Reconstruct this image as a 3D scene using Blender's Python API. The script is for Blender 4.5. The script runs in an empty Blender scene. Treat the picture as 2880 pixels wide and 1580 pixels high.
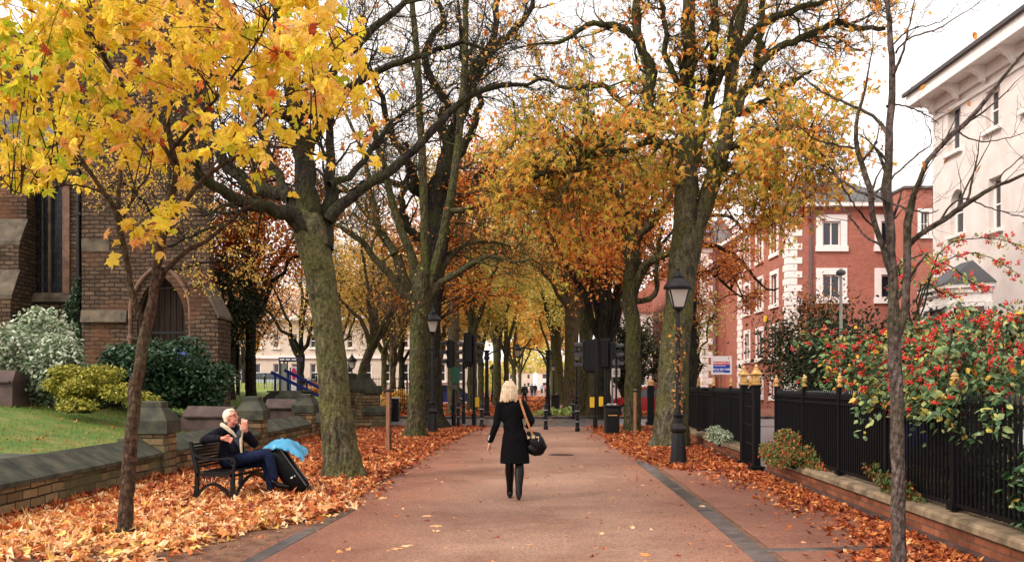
EXPO = 0.72
import bpy, math, random
import numpy as np
from mathutils import Vector, Matrix
rng = np.random.default_rng(11); random.seed(11)
sc = bpy.context.scene
COL = sc.collection
PI = math.pi
FOC, CAMH, CXP, HZP = 2600.0, 1.65, 1440.0, 1080.0
def P(px, py, Y):            # photo position at depth Y
    return Vector(((px-CXP)/FOC*Y, Y, CAMH-(py-HZP)/FOC*Y))
OFF = {}                      # world offset of a root built in world coordinates
def link(o, parent=None):
    COL.objects.link(o)
    if parent: o.parent = parent
    return o
def tag(o, label=None, cat=None, group=None, kind=None):
    if label: o['label'] = label
    if cat: o['category'] = cat
    if group: o['group'] = group
    if kind: o['kind'] = kind
    return o
def thing(name, label, cat, loc=(0, 0, 0), rz=0, group=None, local=False):
    o = bpy.data.objects.new(name, None); link(o)
    o.location = loc; o.rotation_euler = (0, 0, rz); o.empty_display_size = .2
    tag(o, label, cat, group)
    OFF[o.name] = Vector((0, 0, 0)) if local else Vector(loc)
    return o
def copy_thing(r, loc, rz=0, label=None, scale=None):
    def rec(o, par):
        c = o.copy(); COL.objects.link(c); c.parent = par
        for ch in list(o.children): rec(ch, c)
        return c
    c = rec(r, None); c.location = loc; c.rotation_euler = (0, 0, rz)
    if label: c['label'] = label
    if scale: c.scale = (scale,)*3
    return c
def offof(parent):
    return OFF.get(parent.name, Vector((0, 0, 0))) if parent else Vector((0, 0, 0))
def mesh_np(name, verts, loops, counts, mat, parent=None, at=None, smooth=False, attrs=None):
    """numpy mesh -> object. at: origin for a top level object."""
    verts = np.asarray(verts, dtype=np.float32).reshape(-1, 3)
    loops = np.asarray(loops, dtype=np.int32).ravel(); counts = np.asarray(counts, dtype=np.int32).ravel()
    off = offof(parent)
    if at is not None: off = off+Vector(at)
    verts = verts-np.array(off, dtype=np.float32)
    me = bpy.data.meshes.new(name)
    me.vertices.add(len(verts)); me.vertices.foreach_set('co', verts.ravel())
    me.loops.add(len(loops)); me.loops.foreach_set('vertex_index', loops)
    me.polygons.add(len(counts))
    starts = np.concatenate([[0], np.cumsum(counts)[:-1]]).astype(np.int32)
    me.polygons.foreach_set('loop_start', starts); me.polygons.foreach_set('loop_total', counts)
    me.update(calc_edges=True)
    if attrs:
        for k, v in attrs.items():
            a = me.attributes.new(k, 'FLOAT', 'POINT'); a.data.foreach_set('value', np.asarray(v, dtype=np.float32))
    me.polygons.foreach_set('use_smooth', np.full(len(counts), bool(smooth), dtype=bool))
    if mat: me.materials.append(mat)
    o = bpy.data.objects.new(name, me); link(o, parent)
    if at is not None: o.location = at; OFF[o.name] = Vector(at)
    elif parent: OFF[o.name] = off
    return o
class MB:
    def __init__(s): s.v = []; s.f = []
    def add(s, vs, fs, M=None):
        n = len(s.v)
        for v in vs:
            v = Vector(v)
            s.v.append(M @ v if M else v)
        for f in fs: s.f.append([i+n for i in f])
        return s
    def box(s, c, d, M=None, rz=0, tap=1.0):
        hx, hy, hz = d[0]/2, d[1]/2, d[2]/2
        R = Matrix.Translation(Vector(c)) @ Matrix.Rotation(rz, 4, 'Z')
        if M: R = M @ R
        vs = [(-hx, -hy, -hz), (hx, -hy, -hz), (hx, hy, -hz), (-hx, hy, -hz)]
        vs += [(x*tap, y*tap, hz) for x, y, z in vs]
        return s.add(vs, [(3, 2, 1, 0), (4, 5, 6, 7), (0, 1, 5, 4), (1, 2, 6, 5), (2, 3, 7, 6), (3, 0, 4, 7)], R)
    def b2(s, x0, x1, y0, y1, z0, z1):
        return s.box(((x0+x1)/2, (y0+y1)/2, (z0+z1)/2), (abs(x1-x0), abs(y1-y0), abs(z1-z0)))
    def rbox(s, c, d, b=.02, M=None, rz=0):   # box with chamfered edges
        R = Matrix.Translation(Vector(c)) @ Matrix.Rotation(rz, 4, 'Z')
        if M: R = M @ R
        hx, hy, hz = d[0]/2, d[1]/2, d[2]/2; b = min(b, hx*.9, hy*.9, hz*.9)
        def ring(ax, ay, z, c_):
            return [(ax-c_, -ay, z), (ax, -ay+c_, z), (ax, ay-c_, z), (ax-c_, ay, z), (-ax+c_, ay, z), (-ax, ay-c_, z), (-ax, -ay+c_, z), (-ax+c_, -ay, z)]
        vs = ring(hx-b, hy-b, -hz, b*.5)+ring(hx, hy, -hz+b, b)+ring(hx, hy, hz-b, b)+ring(hx-b, hy-b, hz, b*.5)
        fs = [list(range(7, -1, -1)), list(range(24, 32))]
        for k in range(3):
            for i in range(8): fs.append([k*8+i, k*8+(i+1) % 8, (k+1)*8+(i+1) % 8, (k+1)*8+i])
        return s.add(vs, fs, R)
    def prism(s, poly, d0, d1, axis='y', M=None):
        """poly: 2D points; extruded along axis from d0 to d1. axis y: poly=(x,z); x: poly=(y,z); z: poly=(x,y)"""
        def m(p, d):
            return (p[0], d, p[1]) if axis == 'y' else ((d, p[0], p[1]) if axis == 'x' else (p[0], p[1], d))
        n = len(poly); vs = [m(p, d0) for p in poly]+[m(p, d1) for p in poly]
        fs = [list(range(n))[::-1], list(range(n, 2*n))]+[[i, (i+1) % n, n+(i+1) % n, n+i] for i in range(n)]
        return s.add(vs, fs, M)
    def lathe(s, prof, c=(0, 0, 0), n=16, M=None, ph=0):
        R = Matrix.Translation(Vector(c))
        if M: R = M @ R
        vs = []; fs = []
        for r, z in prof:
            for i in range(n):
                a = 2*PI*i/n+ph; vs.append((r*math.cos(a), r*math.sin(a), z))
        for k in range(len(prof)-1):
            for i in range(n): fs.append([k*n+i, k*n+(i+1) % n, (k+1)*n+(i+1) % n, (k+1)*n+i])
        fs.append(list(range(n))[::-1]); m = len(prof)-1
        fs.append([m*n+i for i in range(n)])
        return s.add(vs, fs, R)
    def tube(s, pts, r, n=8, M=None):
        pts = [Vector(p) for p in pts]
        if not hasattr(r, '__len__'): r = [r]*len(pts)
        vs = []; fs = []
        d0 = (pts[-1]-pts[0]); ref = Vector((0, 0, 1)) if abs(d0.normalized().z if d0.length > 1e-6 else 0) < .8 else Vector((1, 0, 0))
        for i, p in enumerate(pts):
            t = (pts[min(i+1, len(pts)-1)]-pts[max(i-1, 0)]).normalized()
            a = t.cross(ref)
            if a.length < 1e-3: a = t.cross(Vector((0, 1, 0)))
            a.normalize(); b = t.cross(a)
            for k in range(n):
                an = 2*PI*k/n; vs.append(p+(a*math.cos(an)+b*math.sin(an))*r[i])
        for i in range(len(pts)-1):
            for k in range(n): fs.append([i*n+k, i*n+(k+1) % n, (i+1)*n+(k+1) % n, (i+1)*n+k])
        fs.append(list(range(n))[::-1]); fs.append([(len(pts)-1)*n+k for k in range(n)])
        return s.add(vs, fs, M)
    def bar(s, a, b, w, h=None, M=None):   # rectangular bar
        a, b = Vector(a), Vector(b); h = h or w
        d = b-a; L = d.length; q = d.to_track_quat('X', 'Z').to_matrix().to_4x4()
        R = Matrix.Translation((a+b)/2) @ q
        if M: R = M @ R
        return s.box((0, 0, 0), (L, w, h), M=R)
    def ball(s, c, r, n=8, M=None):
        if not hasattr(r, '__len__'): r = (r, r, r)
        prof = [(math.sin(PI*(k+.001)/n), -math.cos(PI*(k+.001)/n)) for k in range(n+1)]
        S = Matrix.Translation(Vector(c)) @ Matrix.Diagonal((*r, 1))
        if M: S = M @ S
        return s.lathe(prof, n=max(8, n), M=S)
    def build(s, name, mat, parent=None, at=None, smooth=False):
        o = mesh_np(name, [tuple(v) for v in s.v], [i for f in s.f for i in f], [len(f) for f in s.f], mat, parent, at, smooth)
        return o
def auto_smooth(o, deg=40):
    me = o.data
    me.polygons.foreach_set('use_smooth', np.ones(len(me.polygons), dtype=bool))
    try: me.set_sharp_from_angle(angle=math.radians(deg))
    except Exception: pass
    return o
# ------------------------------------------------------------ materials
def new_mat(name):
    m = bpy.data.materials.new(name); m.use_nodes = True
    nt = m.node_tree; nt.nodes.clear()
    out = nt.nodes.new('ShaderNodeOutputMaterial'); bs = nt.nodes.new('ShaderNodeBsdfPrincipled')
    nt.links.new(bs.outputs[0], out.inputs[0])
    return m, nt, bs, out
class NT:
    def __init__(s, nt): s.nt = nt
    def n(s, t, **kw):
        nd = s.nt.nodes.new(t)
        for k, v in kw.items():
            if k.startswith('_'): setattr(nd, k[1:], v)
            else: nd.inputs[k.replace('__', ' ')].default_value = v
        return nd
    def l(s, a, b): s.nt.links.new(a, b)
    def ramp(s, fac, stops, mode='LINEAR'):
        r = s.nt.nodes.new('ShaderNodeValToRGB'); r.color_ramp.interpolation = mode
        e = r.color_ramp.elements
        while len(e) > 1: e.remove(e[-1])
        e[0].position = stops[0][0]; e[0].color = (*stops[0][1], 1)
        for p, c in stops[1:]:
            x = e.new(p); x.color = (*c, 1)
        s.l(fac, r.inputs[0]); return r.outputs[0]
    def mix(s, fac, a, b, mode='MIX'):
        m = s.nt.nodes.new('ShaderNodeMix'); m.data_type = 'RGBA'; m.blend_type = mode
        for i, v in ((0, fac), (6, a), (7, b)):
            if isinstance(v, (float, int)): m.inputs[i].default_value = v
            elif isinstance(v, tuple): m.inputs[i].default_value = (*v, 1)
            else: s.l(v, m.inputs[i])
        return m.outputs[2]
    def coords(s, scale=(1, 1, 1), obj=True):
        tc = s.n('ShaderNodeTexCoord'); mp = s.n('ShaderNodeMapping'); mp.inputs['Scale'].default_value = scale
        s.l(tc.outputs['Object'], mp.inputs[0]); return mp.outputs[0]
    def noise(s, vec, scale, detail=5, rough=.6, dist=0):
        t = s.n('ShaderNodeTexNoise', Scale=scale, Detail=detail, Roughness=rough, Distortion=dist)
        s.l(vec, t.inputs['Vector']); return t.outputs[0]
    def bump(s, h, bs, strength=.5, dist=.02):
        b = s.n('ShaderNodeBump', Strength=strength, Distance=dist); s.l(h, b.inputs['Height']); s.l(b.outputs[0], bs.inputs['Normal']); return b
def noisy(name, a, b, scale=8, rough=.7, bump=.3, dist=.01, detail=6, lo=.35, hi=.65, stretch=(1, 1, 1), spec=.4, metal=0, mid=None):
    m, nt, bs, out = new_mat(name); N = NT(nt)
    v = N.coords(stretch); f = N.noise(v, scale, detail)
    st = [(lo, a), (hi, b)] if mid is None else [(lo, a), ((lo+hi)/2, mid), (hi, b)]
    c = N.ramp(f, st); N.l(c, bs.inputs['Base Color'])
    bs.inputs['Roughness'].default_value = rough; bs.inputs['Specular IOR Level'].default_value = spec; bs.inputs['Metallic'].default_value = metal
    if bump: N.bump(N.noise(v, scale*3, 5), bs, bump, dist)
    return m
def leafmat(name, stops, trans=.4, rough=.5, tint=1.25):
    m, nt, bs, out = new_mat(name); N = NT(nt)
    at = N.n('ShaderNodeAttribute'); at.attribute_name = 'rnd'
    col = N.ramp(at.outputs['Fac'], stops)
    v = N.coords(); nz = N.noise(v, 28, 3)
    c2 = N.mix(.35, col, N.ramp(nz, [(.35, (.45, .4, .35)), (.6, (1, 1, 1))]), 'MULTIPLY')
    N.l(c2, bs.inputs['Base Color']); bs.inputs['Roughness'].default_value = rough; bs.inputs['Specular IOR Level'].default_value = .3
    tr = N.n('ShaderNodeBsdfTranslucent'); N.l(c2, tr.inputs[0])
    mx = N.n('ShaderNodeMixShader'); mx.inputs[0].default_value = trans
    N.l(bs.outputs[0], mx.inputs[1]); N.l(tr.outputs[0], mx.inputs[2]); N.l(mx.outputs[0], out.inputs[0])
    return m
def barkmat(name, dark, light, moss, mossamt=.5, scale=1.0):
    m, nt, bs, out = new_mat(name); N = NT(nt)
    v = N.coords((1, 1, .35)); v2 = N.coords((1, 1, 1))
    f = N.noise(v, 9*scale, 8, .65); c = N.ramp(f, [(.38, dark), (.62, light)])
    g = N.noise(v2, 1.6, 4, .6)
    c2 = N.mix(N.ramp(g, [(.5-mossamt*.25, (0, 0, 0)), (.5+.12, (1, 1, 1))]), c, moss)
    sp = N.noise(v2, 3.7, 6, .7); c3 = N.mix(N.ramp(sp, [(.55, (0, 0, 0)), (.68, (.8, .8, .8))]), c2, tuple(x*.35 for x in dark))
    fl = N.noise(v2, 22, 4); c4 = N.mix(N.ramp(fl, [(.3, (.5, .5, .5)), (.7, (1.3, 1.3, 1.3))]), c3, c3, 'MIX')
    c5 = N.mix(.8, c3, N.ramp(fl, [(.34, (.3, .3, .3)), (.62, (1.3, 1.3, 1.3))]), 'MULTIPLY')
    N.l(c5, bs.inputs['Base Color']); bs.inputs['Roughness'].default_value = .85; bs.inputs['Specular IOR Level'].default_value = .2
    vo = N.n('ShaderNodeTexVoronoi', Scale=16*scale); N.l(v, vo.inputs['Vector'])
    ad = N.n('ShaderNodeMath', _operation='ADD'); N.l(N.noise(v, 20*scale, 8, .7), ad.inputs[0]); N.l(vo.outputs[0], ad.inputs[1])
    N.bump(ad.outputs[0], bs, 1.0, .06)
    return m
def brickmat(name, c1, c2, mortar, bw, bh, ms=.02, rough=.85, off=.5, var=None, bump=.6, bdist=.02, swap=False, squash=1, grime=(.5, .45, .4), gamt=.5, wob=.35):
    m, nt, bs, out = new_mat(name); N = NT(nt)
    tc = N.n('ShaderNodeTexCoord'); sx = N.n('ShaderNodeSeparateXYZ'); N.l(tc.outputs['Object'], sx.inputs[0])
    ad = N.n('ShaderNodeMath', _operation='ADD'); N.l(sx.outputs[0], ad.inputs[0]); N.l(sx.outputs[1], ad.inputs[1])
    cb = N.n('ShaderNodeCombineXYZ'); N.l(ad.outputs[0], cb.inputs[0]); N.l(sx.outputs[2], cb.inputs[1])
    # wobble so that the courses are not ruler straight
    nz = N.n('ShaderNodeTexNoise', Scale=2.2, Detail=3); N.l(tc.outputs['Object'], nz.inputs['Vector'])
    wb = N.n('ShaderNodeVectorMath', _operation='SCALE'); N.l(nz.outputs['Color'], wb.inputs[0]); wb.inputs['Scale'].default_value = bh*wob
    va = N.n('ShaderNodeVectorMath', _operation='ADD'); N.l(cb.outputs[0], va.inputs[0]); N.l(wb.outputs[0], va.inputs[1])
    br = N.n('ShaderNodeTexBrick', Scale=1, Mortar__Size=ms) ; br.offset = off; br.squash = squash
    br.inputs['Brick Width'].default_value = bw; br.inputs['Row Height'].default_value = bh; br.inputs['Bias'].default_value = 0
    br.inputs['Mortar Smooth'].default_value = .25
    br.inputs['Color1'].default_value = (*c1, 1); br.inputs['Color2'].default_value = (*c2, 1); br.inputs['Mortar'].default_value = (*mortar, 1)
    N.l(va.outputs[0], br.inputs['Vector'])
    col = br.outputs[0]
    if var:
        f = N.n('ShaderNodeTexNoise', Scale=var[1], Detail=3); N.l(tc.outputs['Object'], f.inputs['Vector'])
        col = N.mix(N.ramp(f.outputs[0], [(.5, (0, 0, 0)), (.62, (.8, .8, .8))]), col, var[0])
    g = N.noise(tc.outputs['Object'], 1.1, 6, .7)
    col = N.mix(gamt, col, N.ramp(g, [(.35, grime), (.65, (1.1, 1.1, 1.1))]), 'MULTIPLY')
    g2 = N.noise(tc.outputs['Object'], 24, 5, .7)
    col = N.mix(.5, col, N.ramp(g2, [(.3, (.6, .6, .6)), (.7, (1.25, 1.25, 1.25))]), 'MULTIPLY')
    N.l(col, bs.inputs['Base Color']); bs.inputs['Roughness'].default_value = rough; bs.inputs['Specular IOR Level'].default_value = .2
    iv = N.n('ShaderNodeMath', _operation='SUBTRACT'); iv.inputs[0].default_value = 1; N.l(br.outputs['Fac'], iv.inputs[1])
    a2 = N.n('ShaderNodeMath', _operation='MULTIPLY_ADD'); N.l(g2, a2.inputs[0]); a2.inputs[1].default_value = .5; N.l(iv.outputs[0], a2.inputs[2])
    N.bump(a2.outputs[0], bs, bump, bdist)
    return m
def plain(name, c, rough=.5, metal=0, spec=.5, var=.15, scale=20, coat=0):
    m, nt, bs, out = new_mat(name); N = NT(nt)
    f = N.noise(N.coords(), scale, 4)
    N.l(N.ramp(f, [(.3, tuple(x*(1-var) for x in c)), (.7, tuple(min(1, x*(1+var)) for x in c))]), bs.inputs['Base Color'])
    bs.inputs['Roughness'].default_value = rough; bs.inputs['Metallic'].default_value = metal; bs.inputs['Specular IOR Level'].default_value = spec
    if coat: bs.inputs['Coat Weight'].default_value = coat
    return m
def flat(name, c, rough=.5, spec=.4):
    m, nt, bs, out = new_mat(name); bs.inputs['Base Color'].default_value = (*c, 1); bs.inputs['Roughness'].default_value = rough; bs.inputs['Specular IOR Level'].default_value = spec; return m
# ------------------------------------------------------------ leaves
def outline(pol):
    r = [(math.sin(math.radians(a))*q, math.cos(math.radians(a))*q) for a, q in pol]
    m = [(-x, y) for (x, y), (a, q) in zip(r, pol) if a not in (0, 180)][::-1]
    return r+m
def fan(o2, fold=.25, droop=.25, cy=.1):
    v = [(0, cy, 0)]+[(x, y, -fold*abs(x)-droop*max(y, 0)**2) for x, y in o2]
    n = len(o2); f = [(0, i+1, (i+1) % n+1) for i in range(n)]
    return np.array(v, dtype=float), np.array(f)
MAPLE = fan(outline([(0, 1.0), (9, .74), (17, .70), (27, .48), (40, .66), (52, .92), (60, .68), (72, .64), (84, .45), (104, .66), (120, .42), (150, .3), (180, .08)]), .2, .3)
MAPLE2 = fan(outline([(0, 1.0), (24, .42), (50, .9), (78, .38), (108, .58), (145, .3), (180, .1)]), .25, .3)
HAND = fan(outline([(0, 1.0), (16, .42), (35, .95), (52, .36), (74, .8), (100, .25), (180, .05)]), -.2, .6)
OVAL = fan([(0, 1), (.27, .6), (.28, .25), (.0, 0), (-.28, .25), (-.27, .6)], .3, .25, .5)
DIA = (np.array([(0, 0, 0), (.32, .5, -.08), (0, 1, -.15), (-.32, .5, -.08)], dtype=float), np.array([(0, 1, 2), (0, 2, 3)]))
def norm(a): return a/np.maximum(np.linalg.norm(a, axis=-1, keepdims=True), 1e-9)
def frames(tip, nrm):
    y = norm(tip); x = norm(np.cross(y, nrm)); z = np.cross(x, y); return np.stack([x, y, z], axis=2)
def scatter(tmpl, pos, fr, scale, zs=None, jit=0):
    tv, tf = tmpl; N = len(pos); V = len(tv)
    loc = np.repeat(tv[None], N, 0)
    if jit:      # no two leaves alike: uneven lobes, lopsided width, curled edges
        loc = loc+rng.normal(0, jit, loc.shape)*np.array([1, 1, 1.3]); loc[:, :, 0] *= rng.uniform(.7, 1.15, N)[:, None]; loc[:, :, 0] += loc[:, :, 1]**2*rng.normal(0, .15, N)[:, None]; loc[:, :, 2] += (loc[:, :, 0]**2)*rng.normal(0, .5, N)[:, None]
    if zs is not None: loc[:, :, 2] *= zs[:, None]
    w = np.einsum('nij,nvj->nvi', fr, loc)*scale[:, None, None]+pos[:, None, :]
    f = (tf[None]+(np.arange(N)*V)[:, None, None]).reshape(-1)
    return w.reshape(-1, 3), f, np.full(N*len(tf), tf.shape[1]), V
def leaves_obj(name, tmpl, pos, mat, size, parent=None, at=None, droop=(.2, 1.0), rnd=None, up=.7, jit=.35, zs=(.3, 2.0), face=None, vj=0):
    N = len(pos)
    a = rng.uniform(0, 2*PI, N); d = rng.uniform(*droop, N)
    tip = np.stack([np.cos(a), np.sin(a), -d], 1)
    nr = rng.normal(0, 1, (N, 3)); nr[:, 2] += up*2
    if face is not None: nr += np.array(face)*1.0
    s = size*rng.uniform(1-jit, 1+jit, N)
    v, f, c, V = scatter(tmpl, np.asarray(pos), frames(tip, nr), s, rng.uniform(*zs, N), vj)
    if rnd is None: rnd = rng.random(N)
    o = mesh_np(name, v, f, c, mat, parent, at, False, {'rnd': np.repeat(rnd, V)})
    return o
# ------------------------------------------------------------ branches
def resample(pts, K):
    """pts: (n,4) x,y,z,r  -> Catmull-Rom, K points"""
    pts = np.asarray(pts, dtype=float); n = len(pts)
    if n == 2: t = np.linspace(0, 1, K)[:, None]; return pts[0]*(1-t)+pts[1]*t
    d = np.concatenate([[0], np.cumsum(np.linalg.norm(np.diff(pts[:, :3], axis=0), axis=1))]); d /= d[-1]
    out = []
    for u in np.linspace(0, 1, K):
        i = min(np.searchsorted(d, u, side='right')-1, n-2); i = max(i, 0); t = (u-d[i])/(d[i+1]-d[i])
        p0, p1, p2, p3 = pts[max(i-1, 0)], pts[i], pts[i+1], pts[min(i+2, n-1)]
        q = .5*((2*p1)+(-p0+p2)*t+(2*p0-5*p1+4*p2-p3)*t*t+(-p0+3*p1-3*p2+p3)*t**3)
        q[3] = p1[3]*(1-t)+p2[3]*t
        out.append(q)
    return np.array(out)
def tubes(Pt, R, S, knob=0):
    """Pt (N,K,3) R (N,K) -> verts, loops, counts"""
    N, K, _ = Pt.shape
    T = np.gradient(Pt, axis=1); T = norm(T)
    md = norm(Pt[:, -1]-Pt[:, 0])
    ref = np.where(np.abs(md[:, 2:3]) < .75, np.array([[0, 0, 1.]]), np.array([[1., 0, 0]]))[:, None, :]
    A = norm(np.cross(T, ref)); B = np.cross(T, A)
    an = np.arange(S)*2*PI/S
    ring = A[:, :, None, :]*np.cos(an)[None, None, :, None]+B[:, :, None, :]*np.sin(an)[None, None, :, None]
    RR = R[:, :, None, None]
    if knob: RR = RR*(1+rng.normal(0, knob, (N, K, S, 1)))
    V = Pt[:, :, None, :]+ring*RR
    k = np.arange(K-1)[:, None]; s = np.arange(S)[None, :]; s2 = (s+1) % S
    q = np.stack([k*S+s, k*S+s2, (k+1)*S+s2, (k+1)*S+s], -1).reshape(-1, 4)
    F = (q[None]+(np.arange(N)*K*S)[:, None, None]).reshape(-1)
    return V.reshape(-1, 3), F, np.full(N*len(q), 4)
def spawn(Pt, R, per, t0, t1, L, ang, K, up=.15, wig=.25, rf=.5, rmax=9, rend=.25, rmin=.003, pull=None):
    N, Kp, _ = Pt.shape
    idx = np.repeat(np.arange(N), per); M = len(idx)
    t = rng.uniform(t0, t1, M)*(Kp-1); i = np.minimum(t.astype(int), Kp-2); u = (t-i)[:, None]
    p = Pt[idx, i]*(1-u)+Pt[idx, i+1]*u; r = R[idx, i]*(1-u[:, 0])+R[idx, i+1]*u[:, 0]
    T = norm(Pt[idx, i+1]-Pt[idx, i])
    h = rng.normal(0, 1, (M, 3)); perp = norm(h-(h*T).sum(1, keepdims=True)*T)
    a = rng.uniform(*ang, M)[:, None]
    d = norm(np.cos(a)*T+np.sin(a)*perp+np.array([0, 0, up]))
    ln = rng.uniform(*L, M)*(1-.45*t/(Kp-1))
    st = (ln/(K-1))[:, None]
    pts = [p]
    for k in range(K-1):
        d = norm(d+rng.normal(0, wig, (M, 3))+np.array([0, 0, up*.4]))
        pts.append(pts[-1]+d*st)
    Q = np.stack(pts, 1)
    r0 = np.clip(r*rf*rng.uniform(.6, 1.1, M), rmin, rmax)
    RR = r0[:, None]*np.linspace(1, rend, K)[None]
    return Q, np.maximum(RR, rmin*.6)
class Tree:
    def __init__(s): s.b = []; s.lim = []; s.ends = []
    def limb(s, pts, Y=None, K=14, wob=.02, knob=.04, S=10, dY=0):
        """pts: (px,py,r[,dY]) at depth Y or world (x,y,z,r) when Y is None"""
        if Y is not None:
            q = []
            for i, p in enumerate(pts):
                y = Y+(p[3] if len(p) > 3 else dY*i/(len(pts)-1)); w = P(p[0], p[1], y); q.append((*w, p[2]))
            pts = q
        a = resample(pts, K); a[1:-1, :3] += rng.normal(0, wob, (K-2, 3))
        s.b.append(tubes(a[None, :, :3], a[None, :, 3], S, knob)); s.lim.append((a[:, :3], a[:, 3])); return a
    def limbs_as(s, K=14):
        A = []; R = []
        for p, r in s.lim:
            q = resample(np.concatenate([p, r[:, None]], 1), K); A.append(q[:, :3]); R.append(q[:, 3])
        return np.array(A), np.array(R)
    def add(s, Q, R, S): s.b.append(tubes(Q, R, S)); return Q, R
    def branch(s, spec, skip=0, src=None):
        """spec: list of dict per level"""
        if src is None:
            A, R = s.limbs_as(); A, R = A[skip:], R[skip:]
        else: A, R = src
        lv = []
        for sp in spec:
            S = sp.pop('S', 4); A, R = spawn(A, R, **sp); s.add(A, R, S); lv.append((A, R))
        s.last = lv; return lv
    def bough(s, starts, targets, r0=.05, K=9, arch=.15, S=5, wig=.05):
        st = np.asarray(starts, dtype=float); tg = np.asarray(targets, dtype=float); N = len(tg)
        u = np.linspace(0, 1, K)[None, :, None]
        L = np.linalg.norm(tg-st, axis=1)[:, None, None]
        Q = st[:, None]*(1-u)+tg[:, None]*u+np.array([0, 0, 1.])*np.sin(u*PI)*L*arch
        Q = Q+np.cumsum(rng.normal(0, wig, (N, K, 3)), 1)*u*L*.25*np.minimum(1, (1.02-u)*3)
        R = (r0*rng.uniform(.7, 1.3, N))[:, None]*np.linspace(1, .25, K)[None]
        s.add(Q, R, S); return Q, R
    def pts_on(s, lv, n, t0=.2, spread=.04):
        A, R = lv; i = rng.integers(0, len(A), n); K = A.shape[1]
        t = rng.uniform(t0, 1, n)*(K-1); k = np.minimum(t.astype(int), K-2); u = (t-k)[:, None]
        return A[i, k]*(1-u)+A[i, k+1]*u+rng.normal(0, spread, (n, 3))
    def build(s, root, mat, name='trunk', limbs=None, ntr=0):
        if limbs:      # everything above the bole is a part of its own
            q = Tree(); q.b = s.b[ntr:]; q.build(root, limbs, 'limbs'); s.b = s.b[:ntr]
        V = []; F = []; C = []; n = 0
        for v, f, c in s.b: V.append(v); F.append(f+n); C.append(c); n += len(v)
        return mesh_np(name, np.concatenate(V), np.concatenate(F), np.concatenate(C), mat, root, smooth=True)
def nearest_start(tree, targets, frac=(.2, .9), which=None, lower=True):
    """pick for every target a start point on the tree's limbs, near it and below it"""
    A, R = tree.limbs_as(18)
    if which is not None: A, R = A[which], R[which]
    k0, k1 = int(frac[0]*17), int(frac[1]*17)
    pts = A[:, k0:k1+1].reshape(-1, 3)
    out = []
    for t in targets:
        d = np.linalg.norm((pts-t)*np.array([1, 1, 1.0]), axis=1)+np.maximum(0, pts[:, 2]-t[2])*(.8 if lower else 0)+rng.uniform(0, 3.4, len(pts))
        out.append(pts[np.argmin(d)])
    return np.array(out)
def region_targets(n, x0, x1, y0, y1, Y, dY):
    y = rng.uniform(Y-dY, Y+dY, n); px = rng.uniform(x0, x1, n); py = rng.uniform(y0, y1, n)
    return np.stack([(px-CXP)/FOC*Y, y, CAMH-(py-HZP)/FOC*Y], 1)
# ------------------------------------------------------------ organic bodies
def cap_prim(mb, a, b, ra, rb, n=14):
    a, b = Vector(a), Vector(b); d = b-a; L = max(d.length, 1e-4); q = d.to_track_quat('Z', 'Y').to_matrix().to_4x4()
    prof = []
    for k in range(5): t = PI/2*(k/4); prof.append((max(ra*math.sin(t), 1e-4), -ra*math.cos(t)))
    for k in range(5): t = PI/2*(k/4); prof.append((max(rb*math.cos(t), 1e-4), L+rb*math.sin(t)))
    mb.lathe(prof, n=n, M=Matrix.Translation(a) @ q)
def blob(name, prims, mat, parent, voxel=.012, smooth=6, local=True):
    """prims: ('c',a,b,ra,rb) capsules, ('e',c,(rx,ry,rz)[,eulerXYZ]) ellipsoids -> one continuous skin"""
    mb = MB()
    for p in prims:
        if p[0] == 'c': cap_prim(mb, p[1], p[2], p[3], p[4])
        elif p[0] == 'e':
            M = Matrix.Translation(Vector(p[1]))
            if len(p) > 3:
                from mathutils import Euler
                M = M @ Euler(p[3]).to_matrix().to_4x4()
            mb.ball((0, 0, 0), p[2], 14, M=M)
        elif p[0] == 'l': mb.lathe(p[1], n=24, M=Matrix.Translation(Vector(p[2])) @ Matrix.Diagonal((p[3][0], p[3][1], 1, 1)))
        elif p[0] == 'b': mb.rbox((0, 0, 0), p[2], p[4] if len(p) > 4 else .02, M=Matrix.Translation(Vector(p[1])) @ p[3])
    o = mb.build('tmp', None)
    m = o.modifiers.new('r', 'REMESH'); m.mode = 'VOXEL'; m.voxel_size = voxel
    if smooth:
        q = o.modifiers.new('s', 'SMOOTH'); q.iterations = smooth; q.factor = .5
    dg = bpy.context.evaluated_depsgraph_get(); dg.update()
    me = bpy.data.meshes.new_from_object(o.evaluated_get(dg)); me.name = name
    bpy.data.objects.remove(o, do_unlink=True)
    me.materials.clear(); me.materials.append(mat)
    me.polygons.foreach_set('use_smooth', np.ones(len(me.polygons), dtype=bool))
    ob = bpy.data.objects.new(name, me); link(ob, parent)
    off = offof(parent)
    if off.length: me.transform(Matrix.Translation(-off))
    OFF[ob.name] = off
    return ob
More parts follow.
